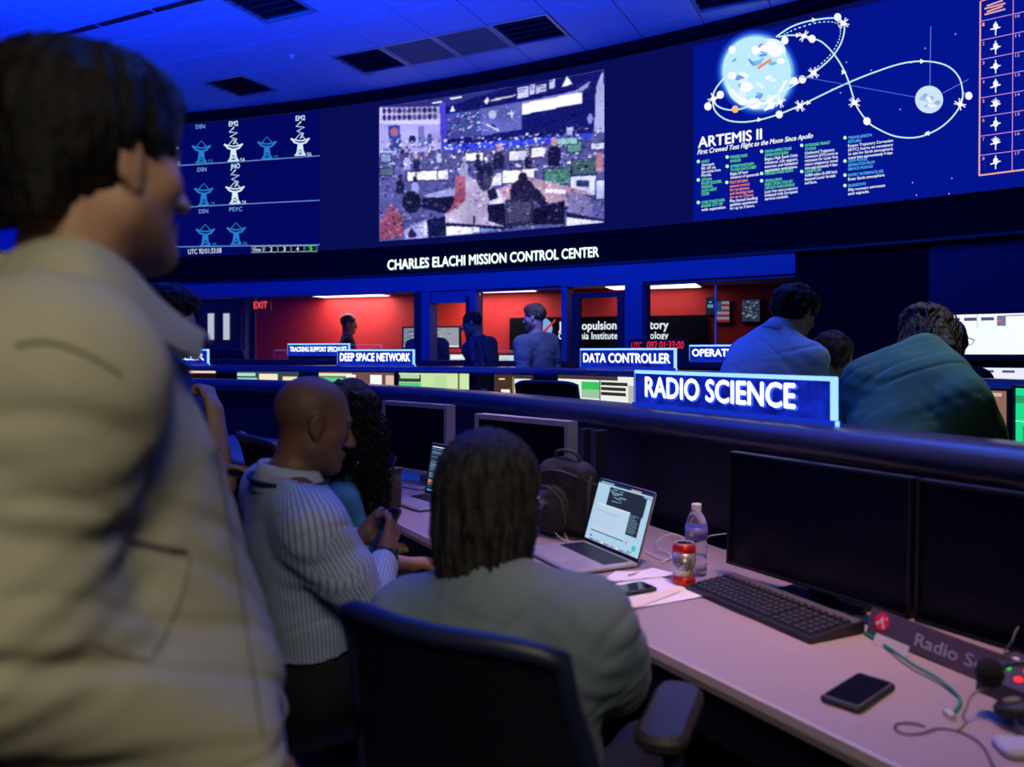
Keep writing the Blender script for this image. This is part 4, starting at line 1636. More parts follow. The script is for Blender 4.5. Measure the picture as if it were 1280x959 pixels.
# ---------------- displays
def monitor(base, rz, wd, ht, z0, label, content=None, bez=None, off=None, group=None, tilt=0.0, stand=True, bezel=0.014, depth=0.035, dz=DESK, strength=1.0):
    """root on the desk at base; screen bottom at height z0; local -Y faces the seats"""
    r = empty('monitor', (base[0], base[1], dz), rz, label, 'monitor', group)
    bm_ = bez or M_blk
    T_ = Matrix.Translation((0, 0, z0 - dz)) @ Matrix.Rotation(tilt, 4, 'X')
    mb = MB()
    b = bezel
    mb.box(-wd / 2, wd / 2, 0.006, depth, 0, ht, T_)
    mb.box(-wd / 2, wd / 2, -0.004, 0.006, 0, b, T_).box(-wd / 2, wd / 2, -0.004, 0.006, ht - b, ht, T_)
    mb.box(-wd / 2, -wd / 2 + b, -0.004, 0.006, b, ht - b, T_).box(wd / 2 - b, wd / 2, -0.004, 0.006, b, ht - b, T_)
    mb.box(-wd * 0.3, wd * 0.3, depth, depth + 0.02, ht * 0.2, ht * 0.8, T_)
    mb.build('housing', bm_, r)
    mb = MB()
    mb.col = (content[0] if content else (0, 0, 0))
    mb.add([T_ @ Vector(q) for q in ((-wd / 2 + b, 0.004, b), (wd / 2 - b, 0.004, b), (wd / 2 - b, 0.004, ht - b), (-wd / 2 + b, 0.004, ht - b))], [(0, 1, 2, 3)])
    if content:
        W_, H_ = wd - 2 * b, ht - 2 * b
        for k, (x0, y0, x1, y1, c) in enumerate(content[1]):
            mb.col = c
            yy = 0.0036 - 0.00025 * (k % 12)
            mb.add([T_ @ Vector((-wd / 2 + b + u * W_, yy, b + v * H_)) for u, v in ((x0, y0), (x1, y0), (x1, y1), (x0, y1))], [(0, 1, 2, 3)])
        mb.build('screen', M_scr if strength == 1.0 else attr_emit('screen_light_%g' % strength, strength), r, colors=True)
    else:
        mb.build('screen', off or M_off, r)
    if stand:
        MB().box(-0.035, 0.035, depth + 0.02, depth + 0.045, 0.01, z0 - dz + ht * 0.5).build('stand_neck', bm_, r)
        MB().rbox(-0.12, 0.12, -0.06, 0.14, 0.0, 0.014, 0.03).build('stand_base', bm_, r)
    return r


def row2_display(x0, x1, ytop, label, content, ht=0.34, off=0.26, strength=1.0):
    xc = (x0 + x1) / 2
    q, aw, tg = on_row(fr2, xc, off)
    def hit(x):
        k = (x - 640) / 1000
        t = (k * q.y - q.x) / (tg.x - k * tg.y)
        return q + tg * t
    a, b = hit(x0), hit(x1)
    m = (a + b) / 2
    zt = EYE - (ytop - 440) / 1000 * m.y
    return monitor((m.x, m.y), math.atan2(tg.y, tg.x), (b - a).length, ht, zt - ht, label, content, group='lit displays of the second console', bezel=0.012, strength=strength)


CRM, BRN, TEL, GRN2, WHT, PNK = s8(245, 232, 205), s8(112, 80, 74), s8(150, 215, 205), s8(80, 205, 135), s8(250, 250, 245), s8(225, 190, 175)
row2_display(205, 271, 461, 'lit display below the sign half hidden by the standing man', (s8(28, 14, 20), [(0.0, 0.90, 1.0, 0.97, s8(245, 215, 200)), (0.0, 0.0, 0.95, 0.5, s8(80, 25, 30))]))
row2_display(295, 375, 463, 'lit display with cream windows, left of the bald seated man', (s8(50, 70, 80), [(0.0, 0.5, 0.33, 0.80, TEL), (0.0, 0.85, 0.3, 0.95, s8(180, 220, 215)), (0.36, 0.4, 0.66, 0.93, CRM), (0.74, 0.4, 0.97, 0.85, s8(245, 220, 180)), (0, 0, 0.33, 0.5, TEL)]))
row2_display(397, 494, 464, 'lit brown and white display directly above the bald seated man', (BRN, [(0.0, 0.55, 0.33, 0.84, GRN2), (0.0, 0.88, 0.45, 0.97, s8(215, 235, 190)), (0.37, 0.2, 0.5, 0.93, WHT), (0.69, 0.2, 0.84, 0.93, WHT), (0.89, 0.1, 1.0, 0.92, PNK), (0, 0, 0.33, 0.55, WHT)]))
row2_display(497, 588, 465, 'lit pale green display under the DEEP SPACE NETWORK sign', (s8(205, 225, 170), [(0.0, 0.4, 0.32, 0.72, GRN2), (0.0, 0.74, 0.32, 0.95, s8(60, 60, 55)), (0.02, 0.84, 0.3, 0.95, s8(175, 220, 175)), (0.35, 0.3, 0.50, 0.94, s8(195, 230, 165)), (0.52, 0.25, 0.68, 0.94, s8(180, 225, 160)), (0.70, 0.25, 0.83, 0.94, s8(205, 232, 175)), (0.50, 0.30, 0.68, 0.42, s8(70, 80, 50)), (0.845, 0, 0.865, 1, s8(60, 60, 40)), (0.88, 0.25, 1.0, 0.96, s8(200, 235, 170))]))
row2_display(594, 615, 467, 'narrow dark display with a small blue light, beside the pale green display', (s8(8, 8, 22), [(0.3, 0.45, 0.7, 0.62, s8(25, 30, 120))]))
row2_display(616, 668, 467, 'brown display showing two small white windows', (s8(70, 50, 40), [(0.18, 0.2, 0.41, 0.60, s8(250, 235, 215)), (0.52, 0.1, 0.93, 0.90, s8(215, 232, 250)), (0.12, 0.86, 0.28, 0.90, s8(240, 220, 190)), (0.47, 0.2, 0.51, 0.95, s8(150, 120, 90))]))
row2_display(696, 794, 468, 'lit white display with green and black bands under the DATA CONTROLLER sign', (s8(235, 240, 235), [(0.0, 0.9, 0.8, 1.0, s8(70, 55, 60)), (0.33, 0.66, 0.57, 0.85, s8(60, 195, 95)), (0.33, 0.45, 0.57, 0.66, s8(150, 200, 165)), (0.59, 0.78, 0.92, 0.86, s8(50, 45, 45)), (0.59, 0.66, 0.9, 0.74, s8(55, 48, 48)), (0.59, 0.54, 0.9, 0.62, s8(50, 45, 45)), (0.57, 0.3, 0.585, 0.9, s8(90, 90, 90)), (0.93, 0.4, 1.0, 0.8, s8(190, 185, 175)), (0, 0, 1, 0.3, s8(225, 230, 228))]))
row2_display(1128, 1262, 483, 'tall lit display with a cream window beside the green shirted person', (s8(120, 84, 72), [(0.0, 0.92, 0.95, 0.97, s8(170, 150, 140)), (0.1, 0.74, 0.86, 0.86, s8(75, 70, 50)), (0.0, 0.0, 0.84, 0.66, s8(248, 232, 205)), (0.5, 0.80, 0.8, 0.83, s8(90, 130, 60)), (0.55, 0.87, 0.75, 0.90, s8(210, 80, 60))]), 0.36, strength=1.5)
row2_display(1266, 1372, 484, 'bright green display at the right edge of the picture', (s8(25, 205, 130), [(0.0, 0.80, 1.0, 0.90, s8(35, 150, 95)), (0.0, 0.55, 1.0, 0.57, s8(120, 235, 180)), (0.1, 0.2, 0.12, 0.5, s8(20, 150, 95))]), 0.36, strength=1.2)

# wall displays at the far right
def wall_display(x0, x1, ztop, zbot, label, elems, bg, off=0.07):
    p0, p1 = wall_phi(x0), wall_phi(x1)
    A, B = wall_pt(p0, zbot, off), wall_pt(p1, zbot, off)
    d = B - A
    L = d.length
    r = empty('wall_display', A, math.atan2(d.y, d.x), label, 'display')
    H = ztop - zbot
    MB().box(-0.03, L + 0.03, 0.0, 0.05, -0.05, H + 0.01).build('housing', M_blk, r)
    mb = MB()
    for k, (a, b, c, e, col) in enumerate([(0, 0, 1, 1, bg)] + elems):
        mb.col = col
        y = -0.001 - 0.0006 * k
        mb.add([(a * L, y, b * H), (c * L, y, b * H), (c * L, y, e * H), (a * L, y, e * H)], [(0, 1, 2, 3)])
    mb.build('screen', attr_emit('screen_light_1.1', 1.1), r, colors=True)
    return r


zt, zb = wall_z(1220, 393.5), wall_z(1220, 443)
gb = s8(70, 80, 120)
wall_display(1162, 1345, zt, zb, 'large bright white wall display behind the bald man with glasses', [(0.15, 0.86, 0.24, 0.92, gb), (0.27, 0.84, 0.36, 0.92, gb), (0.39, 0.84, 0.48, 0.92, gb), (0.5, 0.70, 0.56, 0.95, s8(110, 115, 145)), (0.56, 0.93, 0.9, 0.96, s8(150, 155, 185)), (0.363, 0.65, 0.366, 1.0, s8(120, 130, 160)), (0.5, 0.81, 0.53, 0.84, s8(220, 110, 130))], s8(238, 244, 246))
wall_display(1190, 1345, wall_z(1240, 459.5), wall_z(1240, 459.5) - 0.25, 'white wall display low behind the second console, mostly hidden', [(0.25, 0.86, 0.38, 0.93, gb), (0.45, 0.86, 0.55, 0.93, gb), (0.12, 0.86, 0.2, 0.93, gb)], s8(225, 228, 245), 0.10)

# ---------------- monitors of the nearest console
MA, MB_ = P(478, 440, 4.10).xy, P(559, 440, 3.75).xy
c = (MA + MB_) / 2
dv = MB_ - MA
monitor((c.x, c.y), math.atan2(dv.y, dv.x), 0.505, 0.345, 0.805, 'switched off monitor with silver bezel, left of the grey haired woman', bez=M_silver, group='silver framed monitors', bezel=0.02, depth=0.05)
MA, MB_ = P(594, 440, 3.40).xy, P(711, 440, 3.0).xy
c = (MA + MB_) / 2
dv = MB_ - MA
monitor((c.x, c.y), math.atan2(dv.y, dv.x), 0.545, 0.36, 0.778, 'switched off monitor with silver bezel, directly behind the grey haired woman', bez=M_silver, group='silver framed monitors', bezel=0.02, depth=0.05)
M_off2 = mat('dark_blue_glossy_screen', (0.004, 0.004, 0.014), 0.25, spec=0.15, noise=0.1, nscale=3)


def loc_mon(lx0, lx1, ly, z0, ht, label):
    q = LW((lx0 + lx1) / 2, ly)
    return monitor((q.x, q.y), LROT, lx1 - lx0, ht, z0, label, off=M_off2, group='black monitors at the right', bezel=0.007, depth=0.03, tilt=-0.03)


def lx_at(x, ly):
    k = (x - 640) / 1000
    Y = ly / (k * NX + NY)
    return (k * NY - NX) * Y


loc_mon(lx_at(909, 1.715), lx_at(1137, 1.715), 1.715, 0.785, 0.325, 'large switched off black monitor behind the black keyboard')
loc_mon(lx_at(1144, 1.715), lx_at(1144, 1.715) + 0.56, 1.715, 0.785, 0.325, 'large switched off black monitor behind the name plate')
# ================================================================== THINGS ON THE NEAR DESK
def laptop(base, rz, wd, dp, lid_h, lid_back, label, content=None, col=None, zoff=DESK, scr_strength=1.0, keys=True):
    """root at the middle of the hinge edge on the desk; base reaches to local -Y"""
    col = col or M_alu
    r = empty('laptop', (base[0], base[1], zoff), rz, label, 'laptop', 'laptops on the desk')
    MB().rbox(-wd / 2, wd / 2, -dp, 0, 0.003, 0.015, 0.012).build('base', col, r)
    MB().rbox(-wd * 0.18, wd * 0.18, -dp + 0.012, -dp * 0.50 , 0.015, 0.0156, 0.006).build('trackpad', mat('trackpad_grey', (0.40, 0.36, 0.37), 0.3), r)
    mb = MB()
    nx, ny = 14, 6
    kw, kd = wd * 0.84 / nx, dp * 0.40 / ny
    for j in range(ny):
        for i in range(nx):
            x0 = -wd * 0.42 + i * kw
            y0 = -dp * 0.47 + j * kd
            mb.box(x0 + 0.0015, x0 + kw - 0.0015, y0 + 0.0015, y0 + kd - 0.0015, 0.015, 0.0168)
    o = mb.build('keys', mat('laptop_keys', (0.012, 0.012, 0.015), 0.5), r)
    o['kind'] = 'stuff'
    T_ = Matrix.Translation((0, 0.002, 0.012)) @ Matrix.Rotation(-lid_back, 4, 'X')
    lid = MB().rbox(-wd / 2, wd / 2, 0, lid_h, 0, 0.006, 0.012, T_ @ Matrix.Rotation(math.pi / 2, 4, 'X')).build('lid', col, r)
    b = 0.007
    mb = MB()
    mb.box(-wd / 2 + 0.002, wd / 2 - 0.002, -0.0068, -0.006, 0.002, lid_h - 0.002, T_)
    wb = mb.build('bezel', M_blk, lid)
    mb = MB()
    W_, H_ = wd - 2 * b, lid_h - 2 * b - 0.006
    el = [(0, 0, 1, 1, content[0])] + content[1] if content else [(0, 0, 1, 1, (0.002, 0.002, 0.004))]
    for k, e in enumerate(el):
        mb.col = e[4]
        y = -0.0072 - 0.00008 * k
        mb.add([T_ @ Vector((-wd / 2 + b + u * W_, y, b + 0.006 + v * H_)) for u, v in ((e[0], e[1]), (e[2], e[1]), (e[2], e[3]), (e[0], e[3]))], [(0, 1, 2, 3)])
    mb.build('screen', (attr_emit('laptop_light_%g' % scr_strength, scr_strength) if content else M_off), lid, colors=True)
    return r


rg = random.Random(3)
SKY, DK, PA = s8(176, 212, 238), s8(38, 46, 66), s8(196, 222, 242)
els = [(0.0, 0.955, 1.0, 1.0, s8(35, 45, 80)), (0.05, 0.96, 0.3, 0.99, s8(120, 180, 190)), (0.62, 0.957, 0.8, 0.985, s8(190, 180, 150)),
       (0.24, 0.60, 0.92, 0.93, DK), (0.62, 0.28, 0.90, 0.62, DK), (0.86, 0.90, 0.99, 0.93, s8(150, 160, 215)),
       (0.08, 0.17, 0.70, 0.62, s8(188, 214, 238)), (0.08, 0.60, 0.70, 0.625, s8(215, 230, 246)), (0.08, 0.155, 0.70, 0.172, s8(70, 80, 110))]
for k in range(16):
    x = rg.uniform(0.26, 0.5)
    y = rg.uniform(0.70, 0.90)
    els.append((x, y, x + rg.uniform(0.03, 0.14), y + 0.012, s8(130, 165, 190)))
for k in range(9):
    y = 0.32 + k * 0.033
    els.append((0.72, y, 0.74 + rg.uniform(0.06, 0.14), y + 0.010, s8(125, 160, 185)))
for k in range(8):
    x = 0.11 + k * 0.055
    els.append((x, 0.27, x + 0.004, 0.52, s8(150, 176, 205)))
    els.append((x, 0.50, x + 0.04, 0.51, s8(140, 165, 200)))
els += [(0.10, 0.06, 0.15, 0.085, s8(60, 90, 190)), (0.75, 0.14, 0.79, 0.19, s8(215, 150, 190)), (0.885, 0.08, 0.945, 0.16, s8(30, 200, 205)), (0.82, 0.045, 0.90, 0.055, s8(60, 70, 90))]
dock = [(230, 90, 80), (80, 160, 90), (60, 110, 220), (235, 235, 240), (200, 60, 120), (60, 60, 70), (240, 180, 60), (90, 190, 220)]
for k in range(22):
    x = 0.10 + k * 0.036
    els.append((x, 0.008, x + 0.026, 0.034, s8(*dock[k * 5 % 8])))
hl, hr = D(727, 679).xy, D(803, 712).xy
c = (hl + hr) / 2
dv = hr - hl
laptop((c.x, c.y), math.atan2(dv.y, dv.x), 0.335, 0.235, 0.222, 0.30, 'open silver laptop with a bright white and dark windowed screen', (SKY, els), scr_strength=0.95)
rows = [(0.04, 0.94, 0.5, 0.96, s8(225, 235, 245))]
for k in range(26):
    y = 0.90 - k * 0.032
    rows.append((0.04, y, 0.06 + rg.uniform(0.1, 0.8), y + 0.010, rg.choice([s8(120, 160, 200), s8(70, 100, 150), s8(160, 190, 220), s8(60, 80, 120)])))
rows += [(0.05, 0.2, 0.2, 0.26, s8(220, 130, 60)), (0.05, 0.03, 0.3, 0.06, s8(80, 170, 230))]
hl = P(531, 440, 3.66).xy
laptop((hl.x + 0.095, hl.y - 0.125), math.atan2(-0.8, 0.6), 0.31, 0.215, 0.235, 0.16, 'open laptop with a dark text screen, behind the grey haired woman', (s8(22, 28, 52), rows))
hl = P(462, 440, 3.62).xy
laptop((hl.x, hl.y), math.radians(-62), 0.25, 0.19, 0.20, 0.45, 'open laptop with a black screen beside the curly haired woman', None, mat('dark_grey_metal', (0.10, 0.09, 0.09), 0.4, metal=0.3))

# keyboard
q = LW(-1.437, 1.592)
r = empty('keyboard', (q.x, q.y, DESK), LROT - 0.09, 'full size black keyboard in front of the large black monitor', 'keyboard')
mb = MB()
mb.add([(-0.227, -0.085, 0.003), (0.227, -0.085, 0.003), (0.227, 0.085, 0.003), (-0.227, 0.085, 0.003), (-0.227, -0.085, 0.014), (0.227, -0.085, 0.014), (0.227, 0.085, 0.030), (-0.227, 0.085, 0.030)],
       [(3, 2, 1, 0), (4, 5, 6, 7), (0, 1, 5, 4), (1, 2, 6, 5), (2, 3, 7, 6), (3, 0, 4, 7)])
mb.build('case', mat('keyboard_case', (0.016, 0.015, 0.018), 0.4), r)
mb = MB()
mb.add([(-0.222, 0.055, 0.0278), (0.222, 0.055, 0.0278), (0.222, 0.083, 0.0304), (-0.222, 0.083, 0.0304)], [(0, 1, 2, 3)])
mb.build('top_strip', mat('keyboard_strip', (0.10, 0.09, 0.11), 0.35), r)
mb = MB()
TK = Matrix.Translation((0, -0.085, 0.014)) @ Matrix.Rotation(math.atan2(0.016, 0.17), 4, 'X')
for j in range(6):
    for i in range(21):
        if i in (15, 19) and False:
            continue
        gap = 0.006 * (i >= 15) + 0.006 * (i >= 18)
        x0 = -0.219 + i * 0.0202 + gap
        y0 = 0.010 + j * 0.0208 + (0.006 if j == 5 else 0)
        ins = 0.0016
        vs = [(x0 + ins, y0 + ins, 0), (x0 + 0.0202 - ins, y0 + ins, 0), (x0 + 0.0202 - ins, y0 + 0.0208 - ins, 0), (x0 + ins, y0 + 0.0208 - ins, 0)]
        e2 = 0.0032
        vs += [(x0 + e2, y0 + e2, 0.007), (x0 + 0.0202 - e2, y0 + e2, 0.007), (x0 + 0.0202 - e2, y0 + 0.0208 - e2, 0.0075), (x0 + e2, y0 + 0.0208 - e2, 0.0075)]
        mb.add([TK @ Vector(v) for v in vs], [(4, 5, 6, 7), (0, 1, 5, 4), (1, 2, 6, 5), (2, 3, 7, 6), (3, 0, 4, 7)])
o = mb.build('keys', mat('keyboard_keys', (0.035, 0.032, 0.036), 0.42), r)
o['kind'] = 'stuff'

# drink can
q = D(855, 731)
r = empty('drink_can', (q.x, q.y, DESK), -0.35, 'silver drink can with red bands beside the water bottle', 'can')
Rr = 0.033
MB().lathe([(0.0, 0.004), (0.024, 0.0), (0.027, 0.002), (Rr, 0.012), (Rr, 0.030)], 32).build('lower_band', mat('can_red', (0.62, 0.025, 0.02), 0.28, metal=0.3), r, True)
MB().lathe([(Rr, 0.030), (Rr, 0.095)], 32).build('body', mat('can_silver', (0.62, 0.58, 0.58), 0.25, metal=0.7), r, True)
MB().lathe([(Rr, 0.095), (Rr, 0.106), (0.030, 0.114), (0.0275, 0.118)], 32).build('upper_band', mat('can_red', (0.6, 0.02, 0.02), 0.3), r, True)
lid = MB().lathe([(0.0275, 0.118), (0.0275, 0.121), (0.0255, 0.121), (0.0245, 0.117), (0.0, 0.117)], 32).build('lid', mat('can_lid', (0.72, 0.68, 0.66), 0.35, metal=0.2), r)
MB().rbox(-0.006, 0.006, -0.004, 0.012, 0.117, 0.119, 0.004).build('pull_tab', M_chrome, lid)
MB().disc((0, -0.013, 0.1175), 0.007, n=12).build('mouth', M_blk, lid)


def round_it(x, z, rr=Rr + 0.0006):
    a = -math.pi / 2 + x / rr
    return (rr * math.cos(a), rr * math.sin(a), z)


mb = MB()
text_fit('OLLI', -0.018, 0.020, 0.055, 0.018, lambda x, y: round_it(x, y), mb, 0.03)
mb.build('lettering', mat('can_ink', (0.05, 0.04, 0.06), 0.5), r)
mb = MB()
for xa, xb, za, zb in ((-0.023, 0.025, 0.049, 0.051), (-0.023, 0.025, 0.078, 0.080)):
    vs = []
    for i in range(9):
        x = xa + (xb - xa) * i / 8
        vs += [round_it(x, za), round_it(x, zb)]
    mb.add(vs, [(2 * i, 2 * i + 2, 2 * i + 3, 2 * i + 1) for i in range(8)])
for xa in (-0.023, 0.0235):
    mb.add([round_it(xa, 0.049), round_it(xa + 0.0015, 0.049), round_it(xa + 0.0015, 0.08), round_it(xa, 0.08)], [(0, 1, 2, 3)])
mb.build('printed_frame', mat('can_ink', (0.05, 0.04, 0.06), 0.5), r)
mb = MB()
for (x, z, s_) in ((0.014, 0.040, 0.005), (0.004, 0.087, 0.004), (0.018, 0.045, 0.004)):
    mb.add([round_it(x + s_ * math.cos(a), z + s_ * math.sin(a), Rr + 0.0009) for a in [0.63 * i for i in range(10)]], [tuple(range(10))])
mb.build('printed_fruit', mat('can_yellow', (0.65, 0.55, 0.08), 0.4), r)

# water bottle
q = D(870.5, 719)
r = empty('water_bottle', (q.x, q.y, DESK), -0.2, 'clear plastic water bottle with purple label behind the can', 'bottle')
m = bpy.data.materials.new('clear_plastic')
m.use_nodes = True
nt = m.node_tree
bs = nt.nodes['Principled BSDF']
bs.inputs['Base Color'].default_value = (0.92, 0.92, 0.98, 1)
bs.inputs['Roughness'].default_value = 0.06
bs.inputs['Transmission Weight'].default_value = 0.92
bs.inputs['IOR'].default_value = 1.2
prof = [(0.0, 0.006), (0.018, 0.0), (0.029, 0.003), (0.0315, 0.012)]
for k in range(5):
    z = 0.02 + k * 0.017
    prof += [(0.0315, z), (0.0285, z + 0.008)]
prof += [(0.0315, 0.108), (0.032, 0.112), (0.032, 0.142), (0.0315, 0.148), (0.028, 0.165), (0.019, 0.184), (0.0125, 0.192), (0.0125, 0.198), (0.0, 0.198)]
MB().lathe(prof, 32).build('bottle_body', m, r, True)
MB().lathe([(0.0, 0.012), (0.026, 0.014), (0.026, 0.060), (0.0, 0.060)], 24).build('water', m, r, True)
lb = MB().lathe([(0.0325, 0.109), (0.0325, 0.145)], 32).build('printed_label', mat('bottle_label', (0.16, 0.12, 0.48), 0.4), r, True)
mb = MB()
mb.add([(0.0332 * math.cos(a0), 0.0332 * math.sin(a0), 0.128 + 0.008 * math.sin(t)) for t in [0.4 * i for i in range(16)] for a0 in [-2.05 + 0.008 / 0.0332 * math.cos(t)]], [tuple(range(16))])
mb.build('green_dot', mat('label_green', (0.42, 0.55, 0.10), 0.4), lb)
mb = MB()
text_fit('pure', -0.010, 0.022, 0.120, 0.010, lambda x, y: (0.0332 * math.cos(-1.45 + x / 0.033), 0.0332 * math.sin(-1.45 + x / 0.033), y), mb, 0.02) if False else None
MB().lathe([(0.0, 0.211), (0.0135, 0.211), (0.0145, 0.208), (0.0145, 0.194), (0.0, 0.194)], 20).build('cap', M_white, r)

# papers with a phone on them
def sheet(pts, z, label, mname, colr, curl=0.0, group='loose papers beside the laptop'):
    ps = [D(x, y) for x, y in pts]
    c = sum(ps, Vector()) / len(ps)
    mb = MB()
    n = 6
    # bilinear patch between four corners
    a, b, cc_, d = ps
    vs, vb = [], []
    for i in range(n + 1):
        for j in range(n + 1):
            u, v = i / n, j / n
            p = (a * (1 - u) * (1 - v) + b * u * (1 - v) + cc_ * u * v + d * (1 - u) * v) - c
            h = z + curl * (u * u) * 0.4 + curl * (abs(v - 0.5) * 2) ** 3
            vs.append(Vector((p.x, p.y, h)))
            vb.append(Vector((p.x, p.y, h - 0.001)))
    N = (n + 1) ** 2
    fs = []
    for i in range(n):
        for j in range(n):
            q0 = i * (n + 1) + j
            fs.append((q0, q0 + n + 1, q0 + n + 2, q0 + 1))
            fs.append((N + q0, N + q0 + 1, N + q0 + n + 2, N + q0 + n + 1))
    mb.add(vs + vb, fs)
    o = mb.build('paper_sheet', mat(mname, colr, 0.8, noise=0.03), None, True)
    o.location = (c.x, c.y, DESK)
    return tag(o, label, 'paper', group)


sheet([(744, 736), (794, 762), (880, 747), (818, 719)], 0.002, 'white paper sheet with the phone lying on it', 'paper_white', (0.80, 0.74, 0.71), 0.002)
sheet([(752, 731), (770, 719), (816, 715), (845, 722)], 0.005, 'small crumpled white paper behind the phone, next to the laptop', 'paper_white', (0.80, 0.74, 0.71), 0.006)
sheet([(766, 757), (794, 763), (853, 741), (842, 738)], 0.005, 'cream folded paper strip lying across the white sheet', 'paper_cream', (0.80, 0.66, 0.52), 0.001)


def phone(c, ang, wd, ln, th, z, label, case=M_blk2, rim=None):
    r = empty('smartphone', (c.x, c.y, z), ang, label, 'phone')
    MB().rbox(-wd / 2, wd / 2, -ln / 2, ln / 2, 0, th, 0.011, n=4).build('body', case, r)
    if rim:
        MB().rbox(-wd / 2 + 0.004, wd / 2 - 0.004, -ln / 2 + 0.004, ln / 2 - 0.004, th, th + 0.0006, 0.009, n=4).build('rim', rim, r)
    MB().rbox(-wd / 2 + 0.006, wd / 2 - 0.006, -ln / 2 + 0.007, ln / 2 - 0.007, th, th + 0.0012, 0.008, n=4).build('screen', mat('phone_glass', (0.008, 0.009, 0.02), 0.08), r)
    return r


c0 = D(1073, 862, DESK + 0.012)
r = phone(c0, LROT + 0.22, 0.078, 0.165, 0.013, DESK, 'black cased phone lying alone on the desk in front of the name plate', rim=mat('phone_rim', (0.30, 0.26, 0.25), 0.3, metal=0.5))
c0 = D(786, 741)
phone(c0, math.radians(-62), 0.072, 0.145, 0.008, DESK + 0.0055, 'dark phone lying on the white papers next to the laptop', rim=mat('phone_rim', (0.30, 0.26, 0.25), 0.3, metal=0.5))

# name plate
q = LW(-1.20, 1.655)
r = empty('name_plate', (q.x, q.y, DESK), LROT - 0.14, 'dark name plate reading Radio Science with a round red logo', 'name plate')
TN = Matrix.Rotation(-0.32, 4, 'X')
MB().box(0, 0.42, 0, 0.004, 0, 0.066, TN).build('plate', mat('plate_plum', (0.085, 0.055, 0.085), 0.45, noise=0.1), r)
MB().box(0, 0.42, 0.0, 0.05, 0.0, 0.004).build('foot', M_blk, r)
nf = lambda x, y: TN @ Vector((x, -0.0008, y))
mb = MB()
text_fit('Radio Science', 0.130, 0.388, 0.020, 0.026, nf, mb, 0.012)
mb.build('lettering', mat('plate_text', (0.62, 0.55, 0.70), 0.5), r)
mb = MB()
mb.add([nf(0.036 + 0.020 * math.cos(a), 0.041 + 0.020 * math.sin(a)) for a in [2 * math.pi * i / 24 for i in range(24)]], [tuple(range(24))])
lg = mb.build('logo_disc', mat('logo_red', (0.80, 0.012, 0.06), 0.4), r)
mb = MB()
nf2 = lambda x, y: TN @ Vector((x, -0.0016, y))
def blob2(x, y, s_):
    mb.add([nf2(x + s_ * math.cos(a), y + s_ * math.sin(a)) for a in [0.628 * i for i in range(10)]], [tuple(range(10))])
def bar2(x0, y0, x1, y1, w_):
    d_ = Vector((x1 - x0, y1 - y0))
    n_ = Vector((-d_.y, d_.x)).normalized() * w_
    mb.add([nf2(x0 + n_.x, y0 + n_.y), nf2(x1 + n_.x, y1 + n_.y), nf2(x1 - n_.x, y1 - n_.y), nf2(x0 - n_.x, y0 - n_.y)], [(0, 1, 2, 3)])
blob2(0.026, 0.035, 0.0042)
blob2(0.036, 0.043, 0.0055)
blob2(0.043, 0.031, 0.0042)
blob2(0.036, 0.049, 0.0035)
blob2(0.047, 0.050, 0.0028)
bar2(0.026, 0.035, 0.036, 0.043, 0.0025)
bar2(0.043, 0.031, 0.036, 0.043, 0.0025)
mb.build('logo_mark', mat('logo_pink', (0.85, 0.55, 0.60), 0.5), lg)
q = LW(-1.108, 1.606)
o = MB().box(-0.045, 0.045, 0, 0.0015, 0.0, 0.026, Matrix.Rotation(-0.5, 4, 'X')).build('place_card', mat('paper_grey', (0.50, 0.42, 0.44), 0.8), None)
o.location = (q.x, q.y, DESK + 0.001)
o.rotation_euler = (0, 0, LROT - 0.14)
tag(o, 'small blank pale card leaning against the name plate', 'card')

# communications box with lit buttons, microphone, headset
q = LW(-0.825, 1.605)
r = empty('intercom_box', (q.x, q.y, DESK), LROT - 0.12, 'black desk intercom box with green and red lit buttons', 'intercom')
mb = MB()
mb.add([(-0.06, -0.05, 0), (0.11, -0.05, 0), (0.11, 0.06, 0), (-0.06, 0.06, 0), (-0.06, -0.05, 0.034), (0.11, -0.05, 0.034), (0.11, 0.06, 0.062), (-0.06, 0.06, 0.062)],
       [(3, 2, 1, 0), (4, 5, 6, 7), (0, 1, 5, 4), (1, 2, 6, 5), (2, 3, 7, 6), (3, 0, 4, 7)])
mb.build('case', mat('intercom_case', (0.05, 0.04, 0.06), 0.45), r)
TI = Matrix.Translation((0, -0.05, 0.034)) @ Matrix.Rotation(math.atan2(0.028, 0.11), 4, 'X')
for (x, y, mm, nm) in ((-0.034, 0.055, emit('led_green', s8(70, 255, 80), 2.0), 'green_button'), (0.0, 0.065, emit('led_red', s8(255, 40, 50), 1.8), 'red_button'), (0.005, 0.03, emit('led_red', s8(255, 40, 50), 1.8), 'red_button'),
                       (-0.034, 0.03, M_white, 'button'), (-0.038, 0.085, M_white, 'button'), (-0.02, 0.08, M_white, 'button')):
    MB().lathe([(0.0, 0.005), (0.007, 0.0035), (0.007, -0.002)], 10, TI @ Matrix.Translation((x, y, 0))).build(nm, mm, r)

